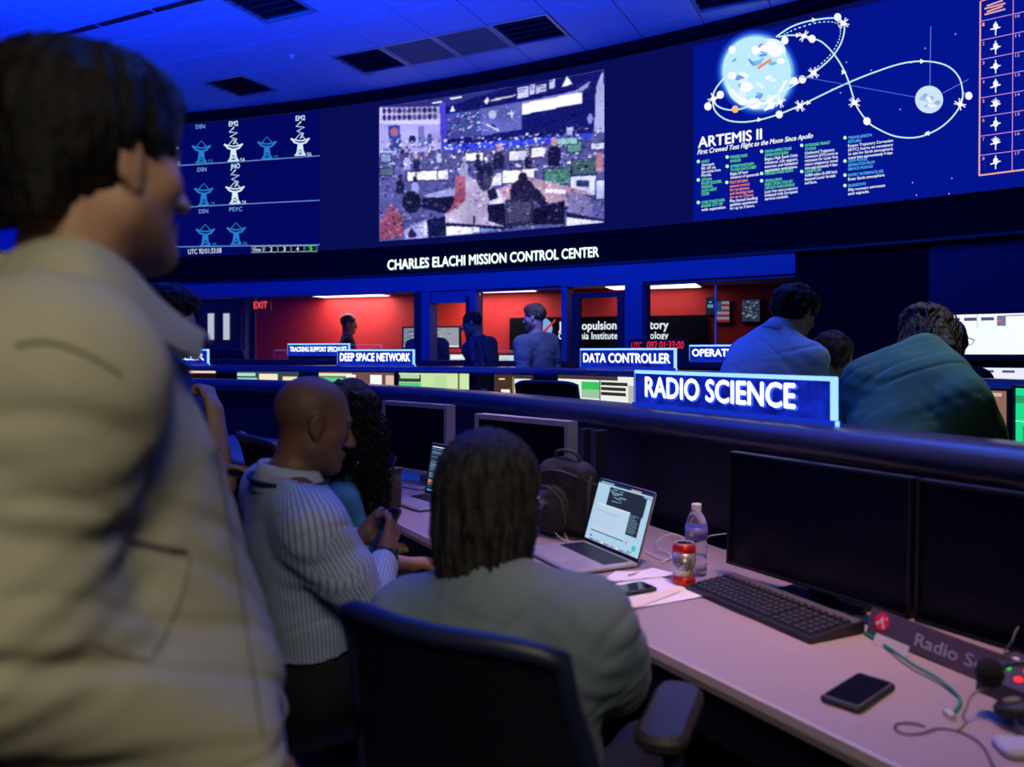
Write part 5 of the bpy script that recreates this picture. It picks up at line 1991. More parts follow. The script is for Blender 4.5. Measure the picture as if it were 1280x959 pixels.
c0 = P(1237, 841, 1.455)
r = empty('desk_microphone', LW(-0.80, 1.66, DESK), 0, 'black foam covered microphone on a thin gooseneck at the right edge', 'microphone')
mb = MB()
rings = []
M0 = Matrix.Translation(c0)
mb.lathe([(0.0, -0.027), (0.011, -0.025), (0.019, -0.017), (0.0245, 0.0), (0.020, 0.016), (0.012, 0.024), (0.0, 0.026)], 20, M0)
wpart('foam_ball', mb.mesh(), mat('black_foam', (0.008, 0.007, 0.009), 0.95, bump=0.8, bscale=400), r, True)
b0 = LW(-0.66, 1.62, DESK)
arm = spline([tuple(c0), tuple(c0.lerp(b0, 0.3) + Vector((0, 0, 0.05))), tuple(c0.lerp(b0, 0.7) + Vector((0, 0, 0.05))), tuple(b0)], 6)
wpart('gooseneck', MB().tube(arm, 0.005, 8).mesh(), M_blk, r, True)
wpart('base_disc', MB().lathe([(0, 0), (0.04, 0), (0.04, 0.012), (0.03, 0.018), (0, 0.018)], 20, Matrix.Translation(b0)).mesh(), M_blk, r)

q = LW(-0.685, 1.475)
r = empty('headset', (q.x, q.y, DESK), LROT + 0.3, 'black headset lying folded at the right edge of the desk', 'headset')
arc = [(0.085 * math.cos(a), 0.05 + 0.085 * math.sin(a), 0.018) for a in [math.pi * i / 14 for i in range(15)]]
MB().tube(arc, 0.008, 8).build('headband', M_blk, r, True)
for sx in (-1, 1):
    mb = MB()
    mb.lathe([(0.0, -0.012), (0.028, -0.012), (0.033, -0.004), (0.033, 0.006), (0.025, 0.012), (0.0, 0.012)], 18, Matrix.Translation((sx * 0.085, 0.03, 0.030)) @ Matrix.Rotation(0.5 * sx + 0.2, 4, 'Y'))
    cup = mb.build('ear_cup', M_blk2, r, True)
    MB().lathe([(0.0, 0.0125), (0.014, 0.0125), (0.014, 0.016), (0.0, 0.016)], 14, Matrix.Translation((sx * 0.085, 0.03, 0.030)) @ Matrix.Rotation(0.5 * sx + 0.2, 4, 'Y')).build('cup_plate', mat('grey_metal', (0.32, 0.28, 0.28), 0.35, metal=0.4), cup)
MB().tube([(-0.085, 0.03, 0.03), (-0.07, -0.03, 0.025), (-0.03, -0.07, 0.014)], 0.004, 8).build('boom', M_blk, r, True)

q = D(1272, 942)
o = MB().rbox(-0.05, 0.05, -0.03, 0.03, 0.0, 0.016, 0.012).build('mouse_tray', mat('pale_grey_plastic', (0.45, 0.43, 0.50), 0.4), None)
o.location = (q.x + 0.02, q.y, DESK)
o.rotation_euler = (0, 0, LROT + 0.9)
tag(o, 'small pale grey plastic tray at the bottom right corner of the desk', 'tray')


def cord(name, pts, rad, m, label, n=7):
    p = spline([tuple(q) for q in pts], 8)
    o = MB().tube(p, rad, n).build(name, m, None, True)
    return tag(o, label, 'cable')


zc = DESK + 0.003
DZ = lambda x, y, h=0.0: D(x, y, zc + h)
cord('network_cable', [DZ(1062, 772), DZ(1077, 788), DZ(1105, 806, 0.004), DZ(1140, 830, 0.008), DZ(1172, 848, 0.006), DZ(1196, 868, 0.002), DZ(1200, 880), DZ(1190, 893)], 0.0036, mat('green_cable', (0.01, 0.20, 0.13), 0.5), 'green network cable lying in front of the name plate')
r = DZ(1187, 896)
o = MB().box(-0.006, 0.006, -0.012, 0.012, 0, 0.011).build('cable_plug', mat('clear_plug', (0.55, 0.48, 0.42), 0.3), None)
o.location = (r.x, r.y, DESK)
o.rotation_euler = (0, 0, LROT + 1.0)
tag(o, 'small pale plug at the end of the green cable', 'plug')
M_cblk = mat('black_cable', (0.010, 0.009, 0.012), 0.5)
cord('thin_cable', [DZ(1156, 908), DZ(1140, 904), DZ(1122, 905), DZ(1119, 911), DZ(1130, 917), DZ(1152, 917), DZ(1172, 911), DZ(1196, 914), DZ(1218, 924), DZ(1232, 938), DZ(1240, 955), DZ(1250, 968)], 0.0015, M_cblk, 'thin black looped cable lying on the bare desk')
cord('microphone_cable', [c0 + Vector((-0.006, -0.004, -0.027)), DZ(1216, 868, 0.04), DZ(1208, 885, 0.02), DZ(1204, 897, 0.004), DZ(1208, 902), DZ(1198, 913)], 0.0022, mat('tan_cable', (0.26, 0.20, 0.14), 0.5), 'twisted tan cable hanging from the foam microphone')
M_cwh = mat('white_cable', (0.62, 0.56, 0.58), 0.5)
cord('charging_cable', [DZ(726, 678), DZ(710, 677), DZ(700, 672, 0.01), DZ(693, 664, 0.02), DZ(697, 660, 0.025), DZ(704, 664, 0.015), DZ(709, 674, 0.004), DZ(714, 682)], 0.0022, M_cwh, 'white cable loop left of the bright laptop')
cord('charging_cable', [DZ(806, 690), DZ(822, 698), DZ(838, 700), DZ(836, 692, 0.004), DZ(822, 686, 0.006), DZ(820, 680, 0.03), DZ(828, 672, 0.045), DZ(840, 668, 0.05), DZ(852, 672, 0.04), DZ(862, 684, 0.01)], 0.0024, M_cwh, 'white cable loops between the bright laptop and the can')
cord('charging_cable', [DZ(826, 704), DZ(838, 698, 0.005), DZ(850, 696, 0.003), DZ(866, 690), DZ(882, 684), DZ(884, 672, 0.03), DZ(900, 668, 0.05), DZ(910, 668, 0.045), DZ(918, 676, 0.0)], 0.0020, M_cwh, 'thin white cable running behind the water bottle')
cord('laptop_plug_cable', [DZ(786, 719, 0.008), DZ(794, 717, 0.004), DZ(804, 715), DZ(814, 716)], 0.0035, M_cwh, 'short white plug at the right side of the bright laptop')
cord('monitor_cable', [DZ(1026, 760), DZ(1030, 752, 0.01), DZ(1034, 744, 0.015), DZ(1036, 738, 0.01), DZ(1040, 728, 0.0)], 0.002, M_cblk, 'black cable rising behind the keyboard')
cord('mic_wire', [LW(-0.66, 1.62, DESK + 0.015), P(1264, 830, 1.62), P(1266, 800, 1.63), P(1275, 782, 1.64), P(1295, 770, 1.66)], 0.0018, mat('grey_wire', (0.2, 0.2, 0.24), 0.5), 'thin grey wire rising at the right picture edge')

# dark backpack and brown pouch
q = D(709, 668)
r = empty('backpack', (q.x, q.y, DESK), math.radians(-38), 'black fabric backpack standing on the desk behind the bright laptop', 'backpack')
F = Field((-0.2, -0.16, -0.02), (0.2, 0.16, 0.34), 0.006)
for x in (-0.075, 0.075):
    F.put(rcone((x, 0.0, 0.06), (x * 0.9, 0.0, 0.215), 0.060, 0.052), 0.05)
F.put(rcone((0, 0.02, 0.07), (0, 0.02, 0.225), 0.075, 0.055), 0.05)
F.put(ell((-0.03, -0.06, 0.09), (0.075, 0.035, 0.09)), 0.012)
F.cut((0, 0, 0.001), (0, 0, -1))
V, Q = F.mesh()
Nn = normals(V, Q)
V += Nn * (0.004 * vnoise(V * 22) + 0.002 * vnoise(V * 60))[:, None]
V[:, 2] = np.maximum(V[:, 2], 0.001)
M_bag = mat('black_bag_fabric', (0.020, 0.015, 0.014), 0.75, noise=0.3, nscale=60, bump=0.4, bscale=350)
link('bag_body', np_mesh('bag', relax(V, Q, 1), Q), M_bag, r)
M_zip = mat('bag_trim', (0.065, 0.050, 0.045), 0.6)
MB().tube(spline([(-0.05, 0.0, 0.262), (-0.04, -0.01, 0.295), (0.0, -0.012, 0.305), (0.045, -0.01, 0.295), (0.055, 0, 0.262)], 6), 0.006, 8).build('handle', M_zip, r, True)
MB().tube(spline([(-0.115, -0.03, 0.20), (-0.06, -0.062, 0.232), (0.02, -0.064, 0.236), (0.10, -0.04, 0.21), (0.125, 0.0, 0.19)], 6), 0.0045, 6).build('zip', M_zip, r, True)
MB().tube(spline([(-0.105, -0.078, 0.06), (-0.095, -0.092, 0.14), (-0.03, -0.10, 0.185), (0.035, -0.092, 0.14), (0.045, -0.078, 0.06)], 6), 0.004, 6).build('pocket_seam', M_zip, r, True)
MB().tube(spline([(0.115, -0.02, 0.22), (0.13, -0.065, 0.16), (0.12, -0.06, 0.08), (0.10, -0.05, 0.03)], 6), 0.009, 6).build('strap', M_bag, r, True)

q = P(487, 440, 3.42)
r = empty('fabric_pouch', (q.x, q.y, DESK), math.radians(-50), 'small dark brown open pouch standing beside the seated man\'s hands', 'pouch')
mb = MB()
rings = []
for z, s_ in ((0.0, 0.92), (0.05, 1.0), (0.11, 1.02), (0.145, 1.0)):
    rings.append([Vector((0.062 * s_ * math.copysign(abs(math.cos(a)) ** 0.5, math.cos(a)), 0.032 * s_ * math.copysign(abs(math.sin(a)) ** 0.5, math.sin(a)), z + (0.022 * math.cos(a) if z > 0.12 else 0))) for a in [2 * math.pi * i / 24 for i in range(24)]])
M_pch = mat('brown_fabric', (0.085, 0.055, 0.045), 0.8, noise=0.2, bump=0.3)
mb.loft(rings)
mb.build('pouch_body', M_pch, r, True)
MB().tube([q_ + Vector((0, 0, 0.002)) for q_ in rings[-1]] + [rings[-1][0] + Vector((0, 0, 0.002))], 0.005, 6).build('rim', mat('pouch_rim', (0.19, 0.13, 0.11), 0.6), r, True)

# ================================================================== CHAIRS
M_mesh = mat('chair_mesh_navy', (0.006, 0.007, 0.018), 0.75, noise=0.35, nscale=140, bump=0.5, bscale=420, spec=0.15)
M_cframe = mat('chair_frame_navy', (0.010, 0.014, 0.045), 0.45, noise=0.1)
M_pad = mat('chair_armpad', (0.028, 0.022, 0.021), 0.5, noise=0.1)


def office_chair(loc, yaw, label, bw=0.22, top=1.0, group='navy office chairs', arms=True, arm=(0.278, 0.02, 0.715)):
    r = empty('office_chair', (loc[0], loc[1], 0), math.radians(yaw - 90), label, 'chair', group)
    # seat
    F = Field((-0.3, -0.3, 0.36), (0.3, 0.32, 0.54), 0.010)
    F.put(ell((0, 0.02, 0.455), (0.25, 0.25, 0.035)), 0.03)
    F.put(ell((0, 0.14, 0.445), (0.23, 0.12, 0.035)), 0.03)
    V, Q = F.mesh()
    link('seat', np_mesh('seat', relax(V, Q, 1), Q), M_mesh, r)
    # backrest: curved shell
    n, m = 14, 12
    zb = 0.56

    def bp(u, v, t):
        x = (u - 0.5) * 2 * bw * (0.88 + 0.12 * math.sin(math.pi * min(1, v * 1.15)))
        z = zb + (top - zb) * v - 0.018 * (2 * abs(u - 0.5)) ** 4 * (1 if v > 0.5 else -1)
        y = -0.225 - 0.06 * v + 0.055 * (2 * (u - 0.5)) ** 2 + 0.03 * math.sin(v * math.pi) - t
        return Vector((x, y, z))
    mb = MB()
    for t0, flip in ((0.0, False), (0.018, True)):
        vs = [bp(i / n, j / m, t0) for i in range(n + 1) for j in range(m + 1)]
        fs = [(i * (m + 1) + j, (i + 1) * (m + 1) + j, (i + 1) * (m + 1) + j + 1, i * (m + 1) + j + 1) for i in range(n) for j in range(m)]
        mb.add(vs, [f[::-1] for f in fs] if not flip else fs)
    back = mb.build('backrest', M_mesh, r, True)
    ring = [bp(0, j / m, 0.009) for j in range(m + 1)] + [bp(i / n, 1, 0.009) for i in range(1, n + 1)] + [bp(1, 1 - j / m, 0.009) for j in range(1, m + 1)] + [bp(1 - i / n, 0, 0.009) for i in range(1, n + 1)]
    MB().tube(ring, 0.016, 8).build('back_frame', M_cframe, r, True)
    MB().tube(spline([(0, -0.27, 0.72), (0, -0.30, 0.58), (0, -0.26, 0.46), (0, -0.10, 0.415)], 6), 0.028, 8).build('back_spine', M_cframe, r, True)
    if arms:
        for s_ in (-1, 1):
            MB().tube([(s_ * 0.23, 0.02, 0.42), (s_ * 0.275, 0.02, 0.46), (s_ * arm[0], arm[1], arm[2] + 0.005)], 0.018, 8).build('arm_post', M_cframe, r, True)
            mb = MB()
            mb.rbox(-0.042, 0.042, -0.11, 0.13, 0.0, 0.03, 0.035, Matrix.Translation((s_ * arm[0], arm[1], arm[2])) @ Matrix.Rotation(s_ * 0.2, 4, 'Z'), 4)
            mb.build('armrest', M_pad, r)
    MB().lathe([(0, 0.42), (0.10, 0.42), (0.10, 0.40), (0.03, 0.39), (0.028, 0.12), (0.045, 0.10), (0.045, 0.06), (0, 0.06)], 16).build('column', M_blk, r)
    for k in range(5):
        a = math.radians(72 * k + 18)
        dx, dy = math.cos(a), math.sin(a)
        MB().tube([(dx * 0.03, dy * 0.03, 0.10), (dx * 0.18, dy * 0.18, 0.085), (dx * 0.30, dy * 0.30, 0.065)], [0.024, 0.02, 0.014], 8).build('leg', M_blk, r, True)
        MB().lathe([(0, -0.022), (0.026, -0.02), (0.028, 0), (0.026, 0.02), (0, 0.022)], 14, Matrix.Translation((dx * 0.30, dy * 0.30, 0.029)) @ Matrix.Rotation(a, 4, 'Z') @ Matrix.Rotation(math.pi / 2, 4, 'X')).build('caster', M_blk2, r)
    return r


office_chair((0.035, 1.345), 57, 'navy mesh office chair with the grey haired woman in it, nearest the camera', 0.215, 1.015, arm=(0.198, 0.112, 0.775))
office_chair((-0.60, 2.10), 33, 'dark office chair under the bald man in the striped shirt', 0.23, 1.08, arms=False)
office_chair((-0.66, 2.86), 33, 'office chair with blue lit back, behind the bald man, under the curly haired woman', 0.22, 1.11)
q, aw, tg = on_row(fr2, 703, 1.10)
office_chair((q.x, q.y), math.degrees(math.atan2(aw.y, aw.x)) + 25, 'empty dark chair with rounded back in front of the white and green display', 0.235, 1.21)
q, aw, tg = on_row(fr2, 1040, 0.98)
CH3 = office_chair((q.x, q.y), math.degrees(math.atan2(aw.y, aw.x)), 'dark office chair under the seated person between the two leaning people', 0.21, 0.98)
# chairs in the room behind the glass
for x, Yf, lab in ((293, 0.55, 'black chair in the room behind the glass, in front of the double door'),):
    f = wall_pt(wall_phi(x), 0, -0.12)
    g = back_at(x)
    p = Vector((f.x, f.y)).lerp(g, Yf)
    office_chair((p.x, p.y), 75, lab, 0.30, 1.43)
f = wall_pt(wall_phi(478), 0, -0.12)
p = Vector((f.x, f.y)).lerp(back_at(478), 0.60)
office_chair((p.x, p.y), 100, 'black chair in the room behind the glass, right of the man in the black shirt', 0.26, 1.43)

# displays in the room behind the glass
def room_monitor(x0, x1, yt, yb, Yf, label, content):
    xc = (x0 + x1) / 2
    f = wall_pt(wall_phi(xc), 0, -0.12)
    g = back_at(xc)
    p = Vector((f.x, f.y)).lerp(g, Yf)
    k = p.y / 1000
    zt, zb = EYE - (yt - 440) * k, EYE - (yb - 440) * k
    wd = (x1 - x0) * k * 1.06
    return monitor((p.x, p.y), math.atan2(bd.y, bd.x), wd, zt - zb, zb, label, content, group='lit monitors in the room behind the glass', dz=0.95, bezel=0.02)


rgm = random.Random(12)
txt = [(rgm.uniform(0.05, 0.8), rgm.uniform(0.2, 0.9), 0, 0, 0) for _ in range(40)]
mon_el = [(x, y, x + rgm.uniform(0.02, 0.1), y + 0.03, rgm.choice([s8(40, 40, 50), s8(230, 230, 235), s8(90, 90, 100)])) for x, y, *_ in txt]
room_monitor(497, 573, 408, 436, 0.42, 'lit grey monitor with rows of text, seen through the open door', (s8(150, 155, 165), mon_el + [(0.0, 0.0, 1.0, 0.08, s8(225, 225, 235))]))
room_monitor(552, 578, 441, 452, 0.18, 'small white screen low behind the dark silhouetted man, left', (s8(215, 225, 230), [(0.2, 0.3, 0.8, 0.7, s8(245, 245, 250))]))
room_monitor(616, 645, 442, 455, 0.14, 'small cream screen low between the two men at the windows', (s8(240, 240, 225), [(0.1, 0.2, 0.5, 0.5, s8(220, 220, 235))]))
room_monitor(697, 716, 446, 454, 0.10, 'small violet screen low left of the sliding glass door', (s8(190, 60, 215), [(0.0, 0.0, 1.0, 0.2, s8(230, 200, 240))]))
# counter in that room carrying them
mb = MB()
for i in range(2):
    pass
rings = []
for x in range(240, 1000, 40):
    f = wall_pt(wall_phi(x), 0, -0.30)
    g = back_at(x)
    a = Vector((f.x, f.y)).lerp(g, 0.20)
    b = Vector((f.x, f.y)).lerp(g, 0.36)
    rings.append([Vector((a.x, a.y, 0.91)), Vector((b.x, b.y, 0.91)), Vector((b.x, b.y, 0.95)), Vector((a.x, a.y, 0.95))])
cn = empty('back_counter', (rings[9][0].x, rings[9][0].y, 0), 0, 'dark long counter inside the room behind the glass', 'counter')
wpart('top', mb.loft(rings).mesh(), M_cons, cn)
rings2 = [[Vector((r_[0].x, r_[0].y, 0)), Vector((r_[1].x, r_[1].y, 0)), Vector((r_[1].x, r_[1].y, 0.91)), Vector((r_[0].x, r_[0].y, 0.91))] for r_ in rings]
wpart('base', MB().loft(rings2).mesh(), M_cons, cn)


# reflections of screens in the right window, modelled as small glowing panels
def picture(x0, x1, y0, y1, label, elems, bg):
    c_ = back_at((x0 + x1) / 2)
    r = empty('wall_screen', BPX((x0 + x1) / 2, y1, 0.02), math.atan2(bd.y, bd.x), label, 'screen')
    mb = MB()
    back_box(mb, x0 - 1, x1 + 1, BPX(x0, y1 + 1).z, BPX(x0, y0 - 1).z, 0.05, 0.01)
    wpart('housing', mb.mesh(), M_blk, r)  # casing added behind the reflected image
    mb = MB()
    for k, (a, b, c, d, col) in enumerate([(0, 0, 1, 1, bg)] + elems):
        mb.col = col
        o_ = 0.052 + 0.001 * k
        X = lambda t: x0 + (x1 - x0) * t
        Yq = lambda t: y1 + (y0 - y1) * t
        mb.add([BPX(X(a), Yq(b), o_), BPX(X(c), Yq(b), o_), BPX(X(c), Yq(d), o_), BPX(X(a), Yq(d), o_)], [(0, 1, 2, 3)])
    wpart('screen', mb.mesh(colors=True), attr_emit('dim_screen_light', 0.5), r)  # the reflection itself, painted as glowing cells


fl = [(0, i * 0.25, 1, i * 0.25 + 0.125, s8(200, 60, 60)) for i in range(4)] + [(0, 0.5, 0.4, 1, s8(80, 100, 150))]
picture(896, 912, 377, 403, 'dim screen with a red and white striped picture in the right window', fl, s8(190, 195, 205))
picture(928, 950, 375, 402, 'dim screen with a speckled grey picture in the right window', [(rgm.random() * 0.9, rgm.random() * 0.9, 0, 0, 0)][:0] + [(x, y, x + 0.1, y + 0.07, rgm.choice([s8(200, 210, 220), s8(30, 40, 60), s8(120, 140, 160)])) for x, y in [(rgm.random() * 0.9, rgm.random() * 0.92) for _ in range(50)]], s8(70, 85, 110))
picture(884, 893, 373, 393, 'small dim blue screen at the seam of the right window', [(0.1, 0.4, 0.9, 0.6, s8(160, 210, 240)), (0.3, 0.7, 0.7, 0.8, s8(160, 210, 240))], s8(40, 60, 90))
# ================================================================== PEOPLE
def nv(v):
    v = np.array(v, float)
    return v / max(np.linalg.norm(v), 1e-9)


def head_frame(yaw, pitch, roll=0.0):
    y, p = math.radians(yaw), math.radians(pitch)
    f = np.array((math.cos(y) * math.cos(p), math.sin(y) * math.cos(p), -math.sin(p)))
    r = nv(np.cross(f, (0, 0, 1)))
    u = np.cross(r, f)
    a = math.radians(roll)
    r, u = r * math.cos(a) + u * math.sin(a), u * math.cos(a) - r * math.sin(a)
    return np.stack([r, f, u], 1)


def hand_prims(w, d, pn, side, curl=0.5, s=1.0, thumb=0.6):
    """w wrist, d finger direction, pn palm normal, side +1: thumb on d x pn side"""
    w, d = np.array(w, float), nv(d)
    pn = nv(np.array(pn, float) - d * np.dot(pn, d))
    t = np.cross(d, pn) * side
    out = [(rcone(w - d * 0.01, w + d * 0.03 * s, 0.023 * s, 0.024 * s), 0.012)]
    for off, ln, k in ((0.030, 0.072, 0.92), (0.010, 0.080, 1.0), (-0.010, 0.075, 1.06), (-0.029, 0.058, 1.16)):
        kn = w + d * 0.088 * s + t * off * s - d * abs(off) * 0.18
        out.append((rcone(w + d * 0.02 * s + t * off * 0.6 * s, kn, 0.0135 * s, 0.0105 * s), 0.010))
        p, a = kn, curl * 0.7 * k
        for fr_, rr in ((0.46, 0.0092), (0.30, 0.0084), (0.24, 0.0074)):
            dd = d * math.cos(a) + pn * math.sin(a)
            q = p + dd * ln * fr_ * s
            out.append((rcone(p, q, rr * s, rr * 0.9 * s), 0.0035))
            p = q
            a += curl * k
    b = w + d * 0.028 * s + t * 0.024 * s + pn * 0.006
    m = b + nv(d * 0.75 + t * 0.62 + pn * (0.2 + 0.4 * thumb)) * 0.042 * s
    e = m + nv(d * 0.9 + t * (0.35 - 0.5 * thumb) + pn * (0.3 + 0.3 * thumb)) * 0.034 * s
    out.append((rcone(b, m, 0.0135 * s, 0.0105 * s), 0.008))
    out.append((rcone(m, e, 0.0105 * s, 0.0082 * s), 0.004))
    return out


SKIN = {}


def skin_mat(name, col):
    return attr_mat('skin_' + name, col, 0.52, 0.10, 45, 0.12, 500, 0.4)


def cloth_mat(name, col, rough=0.85, noise=0.12, nscale=90, bump=0.25, bscale=600, sheen=0.0):
    return mat('cloth_' + name, col, rough, 0, noise, nscale, bump, bscale, 0.25, 0, sheen)


def stripe_mat(name, base, line, period, frac):
    if name in MATS:
        return MATS[name]
    m = cloth_mat(name, base)
    nt = m.node_tree
    b = nt.nodes['Principled BSDF']
    a = nt.nodes.new('ShaderNodeAttribute')
    a.attribute_name = 'around'
    d = nt.nodes.new('ShaderNodeMath')
    d.operation = 'DIVIDE'
    d.inputs[1].default_value = period
    f = nt.nodes.new('ShaderNodeMath')
    f.operation = 'FRACT'
    c = nt.nodes.new('ShaderNodeMath')
    c.operation = 'LESS_THAN'
    c.inputs[1].default_value = frac
    mx = nt.nodes.new('ShaderNodeMix')
    mx.data_type = 'RGBA'
    mx.inputs['A'].default_value = (*base, 1)
    mx.inputs['B'].default_value = (*line, 1)
    nt.links.new(a.outputs['Fac'], d.inputs[0])
    nt.links.new(d.outputs[0], f.inputs[0])
    nt.links.new(f.outputs[0], c.inputs[0])
    nt.links.new(c.outputs[0], mx.inputs['Factor'])
    nt.links.new(mx.outputs['Result'], b.inputs['Base Color'])
    return m


class Person:
    def __init__(s, label, root, head, yaw, pitch, neck, pelvis, tyaw, skin, roll=0.0, hw=0.185, sc=1.0, voxel=0.007, hs=1.0, shr=None, shl=None, wide=1.0, deep=1.0, belly=1.0):
        s.C, s.R, s.hs = np.array(head, float), head_frame(yaw, pitch, roll), hs
        s.neck, s.pel = np.array(neck, float), np.array(pelvis, float)
        s.up = nv(s.neck - s.pel)
        ty = math.radians(tyaw)
        fw = np.array((math.cos(ty), math.sin(ty), 0))
        s.rt = nv(np.cross(fw, s.up))
        s.fw = np.cross(s.up, s.rt)
        s.sc, s.h, s.wide, s.deep, s.belly = sc, voxel, wide, deep, belly
        s.shR = np.array(shr, float) if shr is not None else s.neck + s.rt * hw - s.up * 0.055
        s.shL = np.array(shl, float) if shl is not None else s.neck - s.rt * hw - s.up * 0.055
        s.hw = hw
        s.hands, s.legs = {}, {}
        s.skin = skin
        s.root = empty('person', (root[0], root[1], 0), 0, label, 'person')
        s.tints = []
        s.arms = {}

    def arm(s, side, el, wr, hand_dir=None, palm=None, curl=0.5, thumb=0.6):
        sh = s.shR if side == 'R' else s.shL
        s.arms[side] = (sh, np.array(el, float), np.array(wr, float))
        if hand_dir is None:
            hand_dir = np.array(wr, float) - np.array(el, float)
        if palm is None:
            palm = (0, 0, -1)
        s.hands[side] = (hand_dir, palm, curl, thumb)
        return s

    def stand(s, spread=0.09, bend=0.0):
        for sd, g in (('R', 1), ('L', -1)):
            hip = s.pel + s.rt * g * 0.09 - np.array((0, 0, 0.06))
            fl = np.array((s.fw[0], s.fw[1], 0))
            z = hip[2]
            knee = np.array((hip[0], hip[1], z * 0.53)) + fl * bend + s.rt * g * 0.01
            ank = np.array((s.pel[0], s.pel[1], 0.085)) + s.rt * g * spread
            ank[2] = 0.085
            s.legs[sd] = (hip, knee, ank, fl)
        return s

    def sit(s, knee_fwd=0.42, foot_fwd=0.40, seat=None):
        for sd, g in (('R', 1), ('L', -1)):
            fl = nv((s.fw[0], s.fw[1], 0))
            hip = s.pel + s.rt * g * 0.09 + fl * 0.02
            knee = s.pel + s.rt * g * 0.13 + fl * knee_fwd
            knee[2] = s.pel[2] + 0.0
            ank = s.pel + s.rt * g * 0.13 + fl * foot_fwd
            ank[2] = 0.085
            s.legs[sd] = (hip, knee, ank, fl)
        return s

    # --- shapes
    def hl(s, q):
        return s.C + s.hs * (s.R @ np.array(q, float))

    def hell(s, c, r):
        return ell(s.hl(c), np.array(r) * s.hs, s.R)

    def hcone(s, a, b, ra, rb):
        return rcone(s.hl(a), s.hl(b), ra * s.hs, rb * s.hs)

    def torso_prims(s, g=0.0):
        B = np.stack([s.rt, s.fw, s.up], 1)
        ax = s.neck - s.pel
        w, d = s.wide, s.deep
        L = np.linalg.norm(ax)
        return [(ell(s.pel + ax * 0.66, (0.158 * w + g, 0.112 * d + g, 0.36 * L + g), B), 0.05),
                (ell(s.pel + ax * 0.33 + s.fw * 0.012 * s.belly, (0.150 * w + g, 0.108 * d * s.belly + g, 0.30 * L + g), B), 0.06),
                (ell(s.pel + ax * 0.02, (0.162 * w + g, 0.118 * d + g, 0.125 + g), B), 0.06),
                (rcone(s.neck - s.up * 0.045 - s.rt * 0.04, s.shL, 0.062 + g, 0.058 + g), 0.05),
                (rcone(s.neck - s.up * 0.045 + s.rt * 0.04, s.shR, 0.062 + g, 0.058 + g), 0.05),
                (rcone(s.neck + s.up * 0.02 - s.fw * 0.012, s.shL * 0.75 + s.neck * 0.25, 0.046 + g * 0.7, 0.046 + g), 0.05),
                (rcone(s.neck + s.up * 0.02 - s.fw * 0.012, s.shR * 0.75 + s.neck * 0.25, 0.046 + g * 0.7, 0.046 + g), 0.05)]

    def arm_prims(s, g=0.0, upto=2.0, which='LR', gf=None):
        out = []
        gf = g if gf is None else gf
        for sd in which:
            if sd not in s.arms:
                continue
            sh, el, wr = s.arms[sd]
            t = min(upto, 1.0)
            e = sh + (el - sh) * t
            out.append((rcone(sh, e, 0.054 * s.sc + g, (0.054 - 0.012 * t) * s.sc + g), 0.035))
            if upto > 1.0:
                t2 = upto - 1
                w_ = el + (wr - el) * t2
                out.append((rcone(el, w_, 0.042 * s.sc + g, (0.042 - 0.015 * t2) * s.sc + gf), 0.025))
        return out

    def leg_prims(s, g=0.0):
        out = []
        for sd, (hip, knee, ank, fl) in s.legs.items():
            out.append((rcone(hip, knee, 0.083 + g, 0.056 + g), 0.05))
            out.append((rcone(knee, ank, 0.054 + g, 0.038 + g * 1.4), 0.03))
        return out

    def head_prims(s):
        p = [(s.hell((0, -0.014, 0.034), (0.0755, 0.0965, 0.086)), 0.02),
             (s.hell((0, 0.028, -0.030), (0.060, 0.060, 0.084)), 0.035),
             (s.hcone((0.050, 0.004, -0.058), (0.012, 0.070, -0.100), 0.024, 0.018), 0.03),
             (s.hcone((-0.050, 0.004, -0.058), (-0.012, 0.070, -0.100), 0.024, 0.018), 0.03),
             (s.hell((0, 0.076, -0.098), (0.020, 0.017, 0.017)), 0.02),
             (s.hcone((0.040, 0.070, 0.020), (0.010, 0.085, 0.022), 0.011, 0.011), 0.015),
             (s.hcone((-0.040, 0.070, 0.020), (-0.010, 0.085, 0.022), 0.011, 0.011), 0.015),
             (s.hcone((0, 0.086, 0.010), (0, 0.112, -0.034), 0.0075, 0.0125), 0.010),
             (s.hell((0.012, 0.098, -0.037), (0.010, 0.012, 0.008)), 0.006),
             (s.hell((-0.012, 0.098, -0.037), (0.010, 0.012, 0.008)), 0.006),
             (s.hell((0.047, 0.052, -0.020), (0.020, 0.022, 0.018)), 0.025),
             (s.hell((-0.047, 0.052, -0.020), (0.020, 0.022, 0.018)), 0.025),
             (s.hell((0, 0.090, -0.062), (0.023, 0.011, 0.0065)), 0.006),
             (s.hell((0, 0.088, -0.074), (0.021, 0.012, 0.0075)), 0.006)]
        return p

    def build_body(s, nose=1.0):
        pts = [s.C + s.hs * s.R @ np.array(q) for q in ((0.14, 0.16, 0.16), (-0.14, -0.16, -0.16), (0.14, -0.16, 0.16), (-0.14, 0.16, -0.16))]
        pts += [s.C + 0.16, s.C - 0.16, s.pel - 0.22, s.pel + 0.22]
        for a in s.arms.values():
            pts += [q + 0.09 for q in a] + [q - 0.09 for q in a]
        for sd, hd in s.hands.items():
            pts += [s.arms[sd][2] + nv(hd[0]) * 0.22 + e for e in (0.06, -0.06)]
        for hip, knee, ank, fl in s.legs.values():
            pts += [hip + 0.1, hip - 0.1, knee + 0.1, knee - 0.1, ank + fl * 0.25 + 0.06, ank - 0.09]
        pts = np.array(pts)
        F = Field(pts.min(0) - 0.02, pts.max(0) + 0.02, s.h)
        for p, k in s.torso_prims(-0.004):
            F.put(p, k)
        for p, k in s.leg_prims(-0.002):
            F.put(p, k)
        for hip, knee, ank, fl in s.legs.values():
            F.put(rcone(ank - np.array((0, 0, 0.035)), ank + fl * 0.16 - np.array((0, 0, 0.052)), 0.040, 0.030), 0.02)
